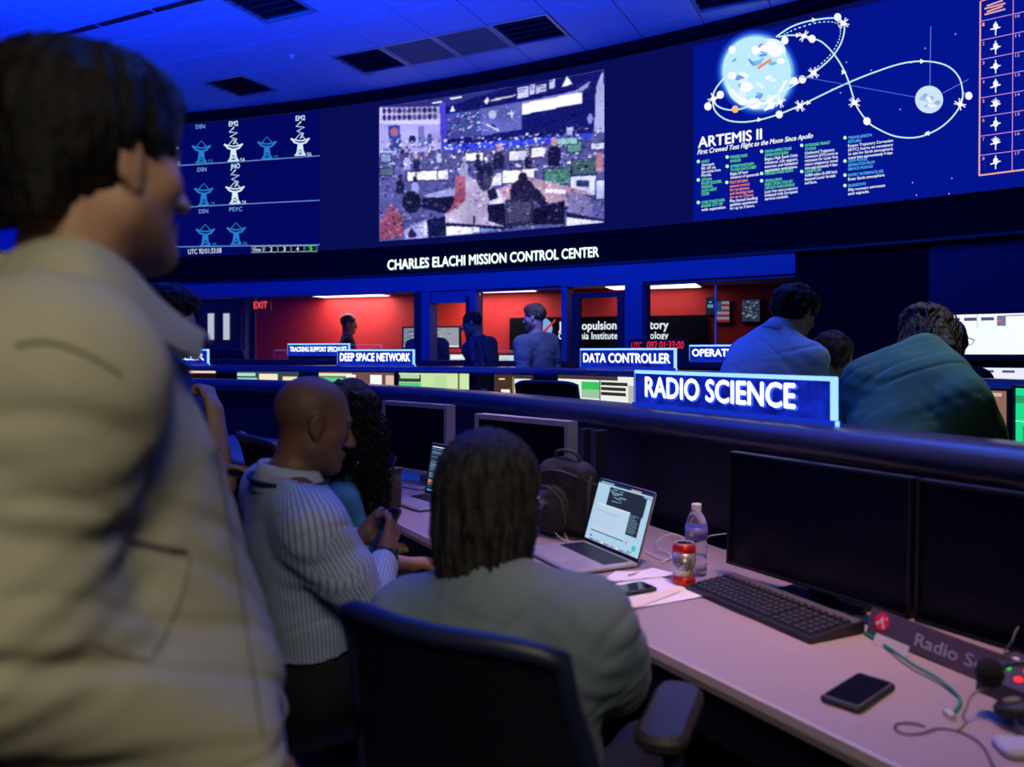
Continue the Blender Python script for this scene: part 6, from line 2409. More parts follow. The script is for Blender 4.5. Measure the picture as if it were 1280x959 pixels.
        for p, k in s.arm_prims(-0.003):
            F.put(p, k)
        F.put(rcone(s.neck - s.up * 0.03, s.hl((0, -0.022, -0.045)), 0.058 * s.hs, 0.055 * s.hs), 0.025)
        for p, k in s.head_prims():
            F.put(p, k)
        for g in (1, -1):
            F.put(s.hell((g * 0.031, 0.098, 0.000), (0.017, 0.014, 0.010)), 0.012, '-')
            F.put(s.hell((g * 0.031, 0.0745, 0.000), (0.013, 0.012, 0.011)), 0.004)
            # ear: rim, lobe, hollow
            F.put(s.hell((g * 0.0785, -0.010, -0.002), (0.009, 0.0195, 0.031)), 0.006)
            F.put(s.hell((g * 0.077, -0.002, -0.030), (0.007, 0.010, 0.011)), 0.005)
            F.put(s.hell((g * 0.0885, -0.006, 0.001), (0.006, 0.011, 0.019)), 0.003, '-')
        for sd, (hd, pn, cu, th) in s.hands.items():
            for p, k in hand_prims(s.arms[sd][2], hd, pn, 1 if sd == 'L' else -1, cu, 1.0, th):
                F.put(p, k)
        V, Q = F.mesh()
        V = relax(V, Q, 1, 0.4)
        loc = ((V - s.C) @ s.R) / s.hs
        col = np.ones((len(V), 3))
        for fn, c in s.tints:
            m = np.clip(fn(loc), 0, 1)[:, None]
            col = col * (1 - m) + np.array(c) * m
        # lips
        m = np.exp(-((loc[:, 0] / 0.022) ** 4) - ((loc[:, 2] + 0.068) / 0.009) ** 2) * (loc[:, 1] > 0.08)
        col = col * (1 - 0.4 * m[:, None]) + np.array((0.75, 0.45, 0.42)) * 0.4 * m[:, None]
        for g in (1, -1):     # eyebrows
            m = np.exp(-((loc[:, 0] - g * 0.030) / 0.019) ** 4 - ((loc[:, 2] - 0.022) / 0.0045) ** 2) * (loc[:, 1] > 0.05)
            col = col * (1 - 0.75 * m[:, None]) + 0.06 * 0.75 * m[:, None]
        wpart('body', np_mesh('body', V, Q, col), s.skin, s.root)
        return s

    def _clothes(s, name, m, prims, cuts, subs, folds, voxel, smooth=1, attrs=None, extra=None):
        los = np.array([p[0][1] for p in prims])
        his = np.array([p[0][2] for p in prims])
        F = Field(los.min(0) - 0.03, his.max(0) + 0.03, voxel)
        for p, k in prims:
            F.put(p, k)
        for p, k in subs:
            F.put(p, k, '-')
        for p, n in cuts:
            F.cut(p, n)
        V, Q = F.mesh()
        if smooth:
            V = relax(V, Q, smooth)
        N = normals(V, Q)
        if folds is not None:
            V = V + N * folds(V, N)[:, None]
        at = attrs(V) if attrs else None
        o = wpart(name, np_mesh(name, V, Q, None, at, extra), m, s.root)
        return o

    def folds(s, amp=0.004, f=9.0, seed=0.0):
        def fn(V, N):
            q = np.stack([V @ s.rt * f, V @ s.fw * f, V @ s.up * f * 0.55], 1) + 31.7 + seed
            a = vnoise(q)
            b = vnoise(q * 2.3 + 5.1 + 0.8 * a[:, None])
            cr = np.zeros(len(V))
            for sd, (sh, el, wr) in s.arms.items():
                d = np.linalg.norm(V - el, axis=1)
                cr += np.exp(-(d / 0.085) ** 2) * np.sin((V - el) @ nv(wr - sh) * 170 + 3 * a)
            arm_pit = np.zeros(len(V))
            for sh in (s.shR, s.shL):
                p = sh - s.up * 0.08
                d = np.linalg.norm(V - p, axis=1)
                arm_pit += np.exp(-(d / 0.11) ** 2) * np.sin((V - p) @ nv(s.up + 0.5 * s.rt) * 120 + 4 * a)
            q2 = np.stack([V @ nv(s.up + 0.55 * s.rt) * f * 2.6, V @ s.fw * f * 0.5, V @ nv(s.rt - 0.55 * s.up) * f * 0.40], 1) + 7.3 + seed
            q3 = np.stack([V @ nv(s.up - 0.7 * s.rt) * f * 3.1, V @ s.fw * f * 0.5, V @ nv(s.rt + 0.7 * s.up) * f * 0.45], 1) + 17.1 + seed
            c_ = vnoise(q2)
            d_ = vnoise(q3)
            msk = np.clip(vnoise(q * 0.6 + 3.3) * 1.6 + 0.35, 0, 1)
            crease = np.clip(1 - np.abs(c_) * 3.2, 0, 1) * msk + np.clip(1 - np.abs(d_) * 3.2, 0, 1) * (1 - msk) * 0.8
            return amp * (0.5 * a + 0.15 * b) - amp * 0.55 * crease + amp * 0.40 * cr + amp * 0.30 * arm_pit
        return fn

    def around(s):
        def fn(V):
            ax = nv(s.neck - s.pel)
            rel = V - s.pel
            x, y = rel @ s.rt, rel @ s.fw
            tor = np.arctan2(x, -y) * 0.145
            dt = np.sqrt((x / 0.16) ** 2 + (y / 0.115) ** 2) - 1
            out = tor
            for sd, (sh, el, wr) in s.arms.items():
                best = np.full(len(V), 9.0)
                val = np.zeros(len(V))
                for a, b, rr in ((sh, el, 0.055), (el, wr, 0.042)):
                    ba = b - a
                    t = np.clip(((V - a) @ ba) / (ba @ ba), 0, 1)
                    pr = V - a - t[:, None] * ba
                    dd = np.linalg.norm(pr, axis=1)
                    u = nv(np.cross(ba, s.up + 0.01))
                    w_ = nv(np.cross(ba, u))
                    v_ = np.arctan2(pr @ u, pr @ w_) * rr
                    m = dd < best
                    val = np.where(m, v_, val)
                    best = np.where(m, dd, best)
                tz = (V - sh) @ nv(el - sh)
                m = (best < 0.075) & (dt * 0.13 > best - 0.075) & (tz > 0.02)
                out = np.where(m, val + 5, out)
            return {'around': out + 20}
        return fn

    def shirt(s, name, m, g=0.014, sleeve=2.0, hem=None, amp=0.004, f=9.0, collar=0.0, voxel=None, extra_prims=(), subs=(), striped=False, neck_r=0.068, cuts=(), seed=0.0, gs=None):
        pr = s.torso_prims(g) + s.arm_prims(g if gs is None else gs, sleeve, gf=(g if gs is None else gs) * 0.8)
        pr += list(extra_prims)
        for sd, sg in (('R', 1), ('L', -1)):
            if sd in s.arms:
                sh_, el_, wr_ = s.arms[sd]
                pr.append((rcone(sh_ - s.rt * sg * 0.035 - s.up * 0.055, sh_ + (el_ - sh_) * min(0.5, sleeve), 0.052 + g, 0.046 + g), 0.06))
        if collar > 0:
            c = s.neck + s.up * 0.030
            n = 12
            for i in range(n):
                a0, a1 = 2 * math.pi * i / n, 2 * math.pi * (i + 1) / n
                q = [c + s.rt * 0.064 * math.sin(a) - s.fw * (0.062 * math.cos(a)) - s.up * (0.030 * (1 - math.cos(a)) / 2) for a in (a0, a1)]
                pr.append((rcone(q[0], q[1], collar, collar), 0.012))
        hemz = hem if hem is not None else s.pel - s.up * 0.09
        ct = [(np.array(hemz, float), -s.up)] + list(cuts)
        if s.arms and sleeve < 2.0:
            pass
        sb = [(rcone(s.neck - s.up * 0.005, s.hl((0, -0.022, -0.045)), neck_r - 0.008, neck_r + 0.012), 0.008)]
        sb += list(subs)
        return s._clothes(name, m, pr, ct, sb, s.folds(amp, f, seed), voxel or s.h, 1, s.around() if striped else None)

    def collar(s, m, r0=0.063, r1=0.097, top=0.080, low=0.014, gap=26, drop=0.045, tip=0.03, name='collar'):
        """folded shirt collar round the neck, open at the throat"""
        n = 28
        rings = []
        for i in range(n + 1):
            a = math.radians(-180 + gap + (360 - 2 * gap) * i / n)     # 0 at the nape
            fr_ = (1 - math.cos(a)) / 2                                   # 0 nape, 1 throat
            d_ = s.rt * math.sin(a) - s.fw * math.cos(a)
            c = s.neck - s.up * drop * fr_ + s.fw * 0.010 * fr_
            t = fr_ ** 6 * tip
            q = [c + d_ * (r0 - 0.004) + s.up * (top - 0.012), c + d_ * (r0 + 0.002) + s.up * top, c + d_ * (r0 + 0.008) + s.up * (top - 0.004), c + d_ * (r1 + t * 0.6) + s.up * (low - t) , c + d_ * (r1 - 0.005 + t * 0.6) + s.up * (low - 0.003 - t), c + d_ * (r0 + 0.002) + s.up * (top - 0.020)]
            rings.append([Vector(x) for x in q])
        wpart(name, MB().loft(rings).mesh(), m, s.root, True)
        return s

    def trousers(s, m, g=0.014):
        B = np.stack([s.rt, s.fw, s.up], 1)
        pr = [(ell(s.pel - s.up * 0.02, (0.165 * s.wide + g * 0.7, 0.12 * s.deep * s.belly + g * 0.7, 0.17), B), 0.05)] + s.leg_prims(g)
        s._clothes('trousers', m, pr, [(s.pel + s.up * 0.125, s.up)], [], s.folds(0.004, 10), max(s.h, 0.009))
        for i, (sd, (hip, knee, ank, fl)) in enumerate(s.legs.items()):
            pr = [(rcone(ank - np.array((0, 0, 0.042)) - fl * 0.03, ank + fl * 0.17 - np.array((0, 0, 0.048)), 0.046, 0.036), 0.02)]
            s._clothes('shoe', M_blk2, pr, [((0, 0, 0.004), (0, 0, -1))], [], None, 0.010)
        return s

    def hair(s, m, style='short', vol=0.0, noise=0.006, nf=45, voxel=None, extra=None, streak=0.0):
        pr = [(s.hell((0, -0.014, 0.038), (0.081 + vol, 0.1015 + vol, 0.089 + vol)), 0.02)]
        sb = []
        if style in ('short', 'buzz'):
            if style == 'short':
                pr.append((s.hell((0, 0.03, 0.075 + vol), (0.062 + vol * 0.6, 0.066, 0.045)), 0.03))
            sb = [(s.hell((0, 0.115, -0.045), (0.095, 0.072, 0.112)), 0.012),
                  (s.hell((0.088, 0.004, -0.022), (0.035, 0.026, 0.042)), 0.008),
                  (s.hell((-0.088, 0.004, -0.022), (0.035, 0.026, 0.042)), 0.008),
                  (s.hell((0.075, 0.055, -0.06), (0.05, 0.05, 0.075)), 0.01),
                  (s.hell((-0.075, 0.055, -0.06), (0.05, 0.05, 0.075)), 0.01),
                  (s.hell((0, -0.045, -0.145), (0.13, 0.13, 0.075)), 0.012)]
        F_pr = pr + (extra or [])
        if style == 'long':
            sb = [(s.hell((0, 0.125, -0.06), (0.078, 0.075, 0.125)), 0.012)]
        los = np.array([p[0][1] for p in F_pr])
        his = np.array([p[0][2] for p in F_pr])
        F = Field(los.min(0) - 0.03, his.max(0) + 0.03, voxel or s.h)
        for p, k in F_pr:
            F.put(p, k)
        for p, k in sb:
            F.put(p, k, '-')
        V, Q = F.mesh()
        V = relax(V, Q, 1)
        N = normals(V, Q)
        loc = ((V - s.C) @ s.R) / s.hs
        d = noise * vnoise(V * nf + 11) + noise * 0.5 * vnoise(V * nf * 2.3 + 3)
        if streak:
            ang = np.arctan2(loc[:, 0], -loc[:, 1])
            d += streak * vnoise(np.stack([ang * 16, loc[:, 2] * 9, ang * 0 + 3.3], 1)) + streak * 0.6 * vnoise(np.stack([ang * 40, loc[:, 2] * 12, ang * 0 + 9.1], 1))
        s.hairV = V + N * d[:, None]
        s.hairQ = Q
        s.hairM = m
        return s

    def hair_done(s, strands=None):
        wpart('hair', np_mesh('hair', s.hairV, s.hairQ, None, None, strands), s.hairM, s.root)
        return s


def strand_mat(name, c0, c1, scale=6.0, rough=0.45):
    m = mat('hair_' + name, c0, rough, 0, 0, 1, 0.5, 260, 0.18)
    nt = m.node_tree
    b = nt.nodes['Principled BSDF']
    tc = nt.nodes.new('ShaderNodeTexCoord')
    mp = nt.nodes.new('ShaderNodeMapping')
    mp.inputs['Scale'].default_value = (scale * 14, scale * 14, scale)
    n = nt.nodes.new('ShaderNodeTexNoise')
    n.inputs['Scale'].default_value = 1.0
    n.inputs['Detail'].default_value = 5
    rp = nt.nodes.new('ShaderNodeValToRGB')
    rp.color_ramp.elements[0].color = (*c0, 1)
    rp.color_ramp.elements[0].position = 0.38
    rp.color_ramp.elements[1].color = (*c1, 1)
    rp.color_ramp.elements[1].position = 0.68
    nt.links.new(tc.outputs['Object'], mp.inputs[0])
    nt.links.new(mp.outputs[0], n.inputs['Vector'])
    nt.links.new(n.outputs['Fac'], rp.inputs[0])
    nt.links.new(rp.outputs[0], b.inputs['Base Color'])
    return m


H_dark = strand_mat('dark', (0.004, 0.003, 0.003), (0.013, 0.010, 0.009))
H_brown = strand_mat('brown', (0.020, 0.011, 0.008), (0.065, 0.036, 0.024))
H_fair = strand_mat('brown_fair', (0.06, 0.035, 0.02), (0.16, 0.10, 0.06))
H_grey = strand_mat('greying', (0.008, 0.007, 0.007), (0.052, 0.043, 0.040), 8)
S_light = skin_mat('light', (0.52, 0.29, 0.21))
S_tan = skin_mat('tan', (0.42, 0.225, 0.15))
S_brown = skin_mat('brown', (0.17, 0.080, 0.052))
C_dark = cloth_mat('dark_trousers', (0.010, 0.010, 0.014))
C_jean = cloth_mat('blue_jeans', (0.03, 0.045, 0.10))


def stubble(z0=-0.02, amt=0.6):
    return lambda q: amt * np.clip((z0 - q[:, 2]) / 0.02, 0, 1) * np.clip((q[:, 1] + 0.02) / 0.03, 0, 1) * np.clip((q[:, 2] + 0.14) / 0.02, 0, 1)


# ---------------------------------------------------------------- 1 standing man, beige jacket
C = P(119, 206, 0.92)
p = Person('standing man in a beige jacket with dark hair, nearest at the left', (-0.52, 0.92), C, 59, -2, (-0.508, 0.900, 1.425), (-0.500, 0.905, 0.93), 27, S_tan, voxel=0.006, hw=0.195)
p.tints.append((stubble(-0.035, 0.45), (0.25, 0.22, 0.22)))
p.arm('R', (-0.450, 0.690, 1.150), (-0.300, 0.835, 0.975), (0.3, 0.5, -0.6), (-0.5, 0.5, 0), 0.4)
p.arm('L', (-0.58, 1.14, 1.12), (-0.42, 1.17, 0.96), (0.5, -0.1, -0.6), (0, -1, 0), 0.4)
p.stand().build_body()
p.trousers(cloth_mat('dark_blue_trousers', (0.012, 0.014, 0.03)))
nk, fw, rt, up = p.neck, p.fw, p.rt, p.up
ex = [(ell(p.pel + fw * 0.095 + up * 0.075 + rt * 0.02, (0.165, 0.135, 0.13), np.stack([rt, fw, up], 1)), 0.08),
      (ell(p.pel + fw * 0.062 + up * 0.22, (0.150, 0.110, 0.17), np.stack([rt, fw, up], 1)), 0.08),
      (rcone(p.shR + up * 0.0, p.arms['R'][1], 0.085, 0.078), 0.05),
      (rcone(p.arms['R'][1], p.arms['R'][2], 0.078, 0.060), 0.04)]
cb = [nk - fw * 0.075 + up * 0.052, nk - fw * 0.045 + rt * 0.066 + up * 0.045, nk + fw * 0.02 + rt * 0.082 + up * 0.018, nk + fw * 0.085 + rt * 0.070 - up * 0.012, nk + fw * 0.135 + rt * 0.045 - up * 0.050]
for a, b, r0, r1 in zip(cb[:-1], cb[1:], (0.026, 0.027, 0.026, 0.022), (0.027, 0.026, 0.022, 0.013)):
    a2, b2 = a - rt * 2 * np.dot(a - nk, rt), b - rt * 2 * np.dot(b - nk, rt)
    ex.append((rcone(a2, b2, r0, r1), 0.012))


def jacket_folds(V, N):
    base = p.folds(0.009, 6.0)(V, N)
    sh, el, wr = p.arms['R']
    t = (V - sh) @ nv(el - sh)
    dist = np.linalg.norm(V - el, axis=1)
    near = np.exp(-(dist / 0.13) ** 2)
    deep = -0.016 * near * np.maximum(0, np.sin((V - el) @ nv(np.array((0.25, 0.1, 1.0))) * 62 + 1.2)) ** 3
    # placket and seam grooves
    x, y, z = (V - p.pel) @ rt, (V - p.pel) @ fw, V[:, 2]
    pl = 0.005 * np.exp(-((np.abs(x) - 0.0) / 0.022) ** 4) * (y > 0.05)
    hem = 0.006 * np.exp(-((z - 0.955) / 0.025) ** 4)
    groove = -0.004 * np.exp(-((z - 0.985) / 0.004) ** 2)
    collar_edge = 0
    return base + deep + pl + hem + groove


C_jack = cloth_mat('beige_jacket', (0.40, 0.37, 0.27), 0.9, 0.08, 40, 0.3, 500)
pr = p.torso_prims(0.032) + p.arm_prims(0.028, 2.0, 'L') + ex
J = p._clothes('jacket', C_jack, pr, [((0, 0, 0.915), (0, 0, -1))],
               [(rcone(nk + up * 0.01, p.hl((0, -0.02, -0.04)), 0.056, 0.074), 0.01), (rcone(nk + fw * 0.09 + up * 0.05, nk + fw * 0.15 - up * 0.03, 0.03, 0.012), 0.01)],
               jacket_folds, 0.006, 2)
# pocket flap with dark slit on the chest, collar seam
bv = BVHTree.FromPolygons([tuple(v.co) for v in J.data.vertices], [tuple(f.vertices) for f in J.data.polygons])


def on_jacket(x, y, lift=0.0):
    d_ = P(x, y, 1.0) - Vector((0, 0, EYE))
    hit, n_, i_, ds = bv.ray_cast(Vector((0, 0, EYE)), d_.normalized())
    if hit is None:
        return P(x, y, 0.85)
    return hit + n_ * lift


def jacket_ribbon(name, pts, wpx, m, lift=0.003, n=10, parent=None, upright=False):
    pp = spline(pts, n)
    tp, bt = [], []
    for x, y in pp:
        dx_, dy_ = (wpx / 2, 0) if upright else (0, wpx / 2)
        tp.append(on_jacket(x - dx_, y - dy_, lift))
        bt.append(on_jacket(x + dx_, y + dy_, lift))
    k = len(pp)
    mb = MB()
    mb.add(tp + bt, [(i, i + 1, k + i + 1, k + i) for i in range(k - 1)])
    return wpart(name, mb.mesh(), m, parent or p.root, True)


C_seam = mat('jacket_seam', (0.075, 0.068, 0.055), 0.9)
jacket_ribbon('pocket_slit', [(152, 675), (190, 683), (232, 690)], 6, C_seam)
inner = [P(20, 326, 0.86), P(70, 306, 0.862), P(118, 302, 0.87), P(162, 330, 0.895), P(206, 378, 0.94), P(262, 420, 1.00)]
outer = [P(-5, 345, 0.76), P(50, 332, 0.735), P(105, 348, 0.735), P(160, 385, 0.77), P(212, 428, 0.84), P(250, 446, 0.94)]
ii_, oo_ = spline([tuple(q) for q in inner], 5), spline([tuple(q) for q in outer], 5)
rings = []
for a_, b_ in zip(ii_, oo_):
    a_, b_ = Vector(a_), Vector(b_)
    m_ = a_.lerp(b_, 0.45) + Vector((0, 0, 0.016))
    dn = Vector((0, 0, -0.007))
    rings.append([a_ + Vector((0, 0.008, -0.012)), a_, m_, b_, b_ + dn, m_ + dn * 1.4])
wpart('collar', MB().loft(rings).mesh(), C_jack, p.root, True)
jacket_ribbon('pocket_seam', [(118, 806), (150, 818), (186, 828)], 3, mat('jacket_stitch', (0.22, 0.20, 0.155), 0.9))
jacket_ribbon('sleeve_seam', [(214, 452), (205, 520), (188, 590), (166, 655), (142, 705)], 3.5, mat('jacket_stitch', (0.22, 0.20, 0.155), 0.9), upright=True)
jacket_ribbon('front_seam', [(262, 500), (272, 580), (284, 660), (298, 740), (312, 830), (326, 920)], 3.0, mat('jacket_stitch', (0.22, 0.20, 0.155), 0.9), upright=True)
jacket_ribbon('pocket_side_seam', [(236, 694), (226, 740), (206, 790), (188, 824)], 3.0, mat('jacket_stitch', (0.22, 0.20, 0.155), 0.9), upright=True)
jacket_ribbon('shoulder_seam', [(20, 432), (60, 428), (105, 442), (150, 468)], 3.5, mat('jacket_stitch', (0.22, 0.20, 0.155), 0.9))
p.hair(H_dark, 'short', 0.010, 0.0025, 40, 0.006, [(p.hell((0, -0.05, 0.03), (0.082, 0.075, 0.085)), 0.03), (p.hell((0, -0.085, -0.045), (0.060, 0.030, 0.06)), 0.03)], streak=0.004).hair_done()

# ---------------------------------------------------------------- 2 seated bald man, striped shirt
C = P(392, 529, 2.08)
p = Person('bald man in a blue striped shirt seated and looking down at his hands', (-0.55, 2.10), C, 26, 14, (-0.572, 2.052, 1.055), (-0.545, 2.125, 0.55), 33, S_brown, voxel=0.005, hw=0.20, wide=1.05, belly=1.15)
KC = lambda q: [(q.neck + q.up * 0.034, q.up + 0.45 * q.fw)]
p.tints.append((lambda q: 0.35 * np.clip((0.085 - q[:, 2]) / 0.03, 0, 1) * np.clip((-q[:, 1] + 0.035) / 0.03, 0, 1) * np.clip((q[:, 2] + 0.06) / 0.03, 0, 1), (0.30, 0.28, 0.30)))
p.tints.append((stubble(-0.045, 0.35), (0.4, 0.38, 0.38)))
p.arm('R', P(461, 766, 1.95), P(482, 692, 2.13), (0.02, 0.10, 0.10), (-0.7, 0.5, 0.2), 0.75, 0.8)
p.arm('L', (-0.50, 2.38, 0.80), P(452, 672, 2.30), (0.10, -0.02, 0.08), (0.2, -0.9, 0.2), 0.75, 0.8)
p.sit(0.44, 0.42).build_body()
p.trousers(C_dark)
p.shirt('shirt', stripe_mat('blue_stripe', (0.40, 0.46, 0.62), (0.19, 0.22, 0.40), 0.0085, 0.32), 0.016, 1.78, p.pel + p.up * 0.10, 0.007, 8, 0.0, 0.006, striped=True, gs=0.013, cuts=KC(p))
p.collar(cloth_mat('pale_blue_collar', (0.40, 0.46, 0.62)))
# lanyard
ring = []
for i in range(22):
    a = math.radians(-160 + 320 * i / 21)
    ring.append(Vector(p.neck + p.up * (0.040 - 0.035 * (1 - math.cos(a)) / 2) + p.rt * 0.101 * math.sin(a) - p.fw * 0.096 * math.cos(a)))
wpart('lanyard', MB().tube(ring, 0.0055, 6).mesh(), mat('lanyard_black', (0.012, 0.010, 0.014), 0.6), p.root, True)
sh, el, wr = p.arms['R']
ax = Vector(nv(wr - el))
o1 = ax.orthogonal().normalized()
o2 = ax.cross(o1)
ctr = Vector(wr) - ax * 0.012
wpart('bracelet', MB().tube([ctr + (o1 * math.cos(a) + o2 * math.sin(a)) * 0.031 for a in [2 * math.pi * i / 20 for i in range(21)]], 0.006, 6).mesh(), M_blk2, p.root, True)
ph_c = Vector(p.arms['R'][2]).lerp(Vector(p.arms['L'][2]), 0.5) + Vector((0.04, 0.0, 0.045))
ph_ = phone(ph_c, 0, 0.066, 0.125, 0.008, ph_c.z, 'dark phone held in both hands by the bald seated man')
ph_.rotation_euler = (math.radians(60), 0, math.radians(-55))

# ---------------------------------------------------------------- 3 seated woman, grey hair, grey polo
C = P(612, 630, 1.45)
p = Person('woman with greying dark hair and a grey blue polo shirt, seen from behind', (0.02, 1.36), C, 66, 8, (-0.040, 1.400, 0.974), (0.010, 1.372, 0.53), 68, S_light, voxel=0.006, hw=0.170, wide=0.98, belly=1.1)
p.arm('R', (0.190, 1.46, 0.80), (0.11, 1.68, 0.80), (-0.2, 1, 0), (0, 0, -1), 0.5)
p.arm('L', (-0.245, 1.60, 0.78), (-0.05, 1.74, 0.80), (0.6, 0.7, 0), (0, 0, -1), 0.5)
p.sit(0.42, 0.38).build_body()
p.trousers(C_dark)
p.shirt('polo_shirt', cloth_mat('grey_polo', (0.185, 0.235, 0.285), 0.9, 0.12, 60, 0.3, 420), 0.018, 0.92, p.pel - p.up * 0.06, 0.008, 8, 0.012, 0.006, gs=0.026, neck_r=0.066)
ex = [(p.hell((0, -0.055, -0.045), (0.078, 0.062, 0.085)), 0.04), (p.hell((0, -0.062, -0.118), (0.050, 0.036, 0.066)), 0.04),
      (p.hell((0.055, -0.01, -0.05), (0.035, 0.055, 0.085)), 0.03), (p.hell((-0.055, -0.01, -0.05), (0.035, 0.055, 0.085)), 0.03)]
p.hair(H_grey, 'long', 0.008, 0.004, 40, 0.005, ex, streak=0.005)
st = MB()
rg = random.Random(21)
for k in range(520):
    a = rg.uniform(-2.3, 2.3)
    ln = rg.uniform(0.75, 1.06)
    pts = []
    tw = rg.uniform(-0.12, 0.12)
    st_z = rg.uniform(0.35, 1.0)
    for i in range(9):
        t = i / 8
        el_ = st_z * (math.pi / 2) - t * ln * 2.05
        aa = a + tw * t
        if el_ > 0:
            rr, zz = math.cos(el_), math.sin(el_)
            q = (rr * 0.0905 * math.sin(aa), -0.014 - rr * 0.1105 * math.cos(aa), 0.038 + zz * 0.098)
        else:
            dz = -el_ * 0.105
            sq = 1 - 0.42 * min(1, dz / 0.17) ** 1.5
            q = (0.0925 * sq * math.sin(aa), -0.018 - 0.108 * sq * math.cos(aa) , 0.038 - dz)
        jit_ = 0.005 * math.sin(i * 1.3 + k * 0.7)
        pts.append(Vector(p.hl((q[0] * (1.0 + jit_ * 6), q[1], q[2]))))
    w_ = rg.uniform(0.0012, 0.0030)
    st.tube(pts, [w_ * (1 - 0.75 * (i / 8) ** 2) for i in range(9)], 4, False)
p.hair_done(st)
# glasses: right hinge and temple arm just visible
gl = MB()
tp = [Vector(p.hl(q)) for q in ((0.080, -0.01, 0.012), (0.082, 0.04, 0.010), (0.078, 0.088, 0.006))]
gl.tube(tp, 0.0018, 6)
for g in (1, -1):
    gl.tube([Vector(p.hl((g * 0.033 + 0.024 * math.cos(a), 0.098, 0.0 + 0.019 * math.sin(a)))) for a in [2 * math.pi * i / 18 for i in range(19)]], 0.0014, 6)
gl.tube([Vector(p.hl((x, 0.102, 0.004))) for x in (-0.010, 0, 0.010)], 0.0014, 6)
wpart('glasses', gl.mesh(), M_chrome, p.root, True)
wpart('earring', MB().tube([Vector(p.hl((0.094, 0.012 + 0.010 * math.cos(a), 0.012 + 0.014 * math.sin(a)))) for a in [2 * math.pi * i / 14 for i in range(15)]], 0.0016, 6).mesh(), M_chrome, p.root, True)

# ---------------------------------------------------------------- 4 curly haired woman beyond the bald man
C = P(436, 527, 2.72)
p = Person('woman with long dark curly hair and a teal top behind the bald man', (-0.62, 2.80), C, 52, 12, (-0.59, 2.70, 0.985), (-0.64, 2.80, 0.54), 12, S_tan, voxel=0.008, hw=0.148, wide=0.85)
p.arm('R', (-0.50, 2.62, 0.72), (-0.34, 2.78, 0.66), (0.5, 0.7, 0), (0, 0, -1), 0.4)
p.arm('L', (-0.62, 3.02, 0.74), (-0.46, 3.08, 0.64), (0.8, 0.3, 0), (0, 0, -1), 0.4)
p.sit(0.42, 0.38).build_body()
p.trousers(C_dark)
p.shirt('top', cloth_mat('teal_top', (0.05, 0.20, 0.26)), 0.012, 1.0, None, 0.004)
ex = [(p.hell((0, -0.06, -0.06), (0.085, 0.065, 0.11)), 0.04), (p.hell((0, -0.07, -0.17), (0.085, 0.05, 0.12)), 0.04)]
p.hair(H_dark, 'long', 0.016, 0.010, 50, 0.008, ex)
st = MB()
rg = random.Random(5)
for k in range(170):
    a = rg.uniform(-2.4, 2.7)
    ln = rg.uniform(0.20, 0.36)
    r0, ph0 = rg.uniform(0.006, 0.013), rg.uniform(0, 6)
    x0, y0, z0 = 0.098 * math.sin(a), -0.02 - 0.112 * math.cos(a), rg.uniform(-0.04, 0.10)
    n = 34
    pts = []
    for i in range(n):
        t = i / (n - 1)
        w_ = t * ln * 170 + ph0
        pts.append(Vector(p.hl((x0 * (1 + 0.05 * t) + r0 * math.cos(w_), y0 + 0.012 * t + r0 * math.sin(w_), z0 - t * ln))))
    st.tube(pts, [0.0035 * (1 - 0.5 * (i / n)) for i in range(n)], 4, False)
for k in range(70):          # locks falling over her right shoulder in front
    ln = rg.uniform(0.24, 0.40)
    r0, ph0 = rg.uniform(0.006, 0.012), rg.uniform(0, 6)
    x0, y0, z0 = rg.uniform(0.07, 0.115), rg.uniform(-0.02, 0.085), rg.uniform(-0.06, 0.05)
    n = 34
    pts = []
    for i in range(n):
        t = i / (n - 1)
        w_ = t * ln * 170 + ph0
        pts.append(Vector(p.hl((x0 + 0.03 * t + r0 * math.cos(w_), y0 + 0.05 * t + r0 * math.sin(w_), z0 - t * ln))))
    st.tube(pts, [0.0036 * (1 - 0.5 * (i / n)) for i in range(n)], 4, False)
p.hair_done(st)

# ---------------------------------------------------------------- 5 person at the far left, hand at the chin
C = P(209, 402, 2.9)
p = Person('dark haired person resting chin on fist, half hidden by the beige jacket', (-1.36, 2.92), C, -2, 14, (-1.30, 2.90, 1.315), (-1.36, 2.95, 0.88), 5, S_tan, voxel=0.007, hw=0.18, sc=1.2)
p.arm('R', P(276, 606, 2.70), P(268, 512, 2.72), (-0.05, 0.03, 0.10), (-0.9, 0.3, 0.1), 1.25, 0.9)
p.arm('L', (-1.14, 2.96, 1.03), P(264, 588, 2.66), (0.9, -0.1, 0.12), (0, -0.2, -1), 0.25, 0.2)
p.stand().build_body()
p.trousers(C_jean)
p.shirt('shirt', cloth_mat('dark_blue_shirt', (0.02, 0.03, 0.09)), 0.014, 0.9, None, 0.004)
p.hair(H_dark, 'short', 0.010, 0.008, 45, 0.007).hair_done()

# ---------------------------------------------------------------- 6 leaning man, light blue shirt
C = P(992, 394, 3.5)
p = Person('man in a light blue shirt bending over the second console, behind the RADIO SCIENCE sign', (0.92, 3.38), C, 34, 24, (1.150, 3.470, 1.452), (0.90, 3.36, 0.975), 48, S_tan, voxel=0.007, hw=0.170, shl=P(932, 446, 3.60))
p.arm('R', (1.29, 3.47, 1.12), (1.27, 3.68, 0.95), (0.2, 0.8, -0.5), (0, 0, -1), 0.4)
p.arm('L', (1.05, 3.82, 1.15), (1.16, 3.98, 0.95), (0.3, 0.8, -0.4), (0, 0, -1), 0.4)
p.stand().build_body()
p.trousers(C_jean)
p.shirt('shirt', cloth_mat('light_blue_shirt', (0.34, 0.46, 0.66)), 0.018, 1.9, None, 0.011, 7, 0.0, gs=0.016, cuts=KC(p))
p.collar(cloth_mat('light_blue_shirt', (0.34, 0.46, 0.66)))
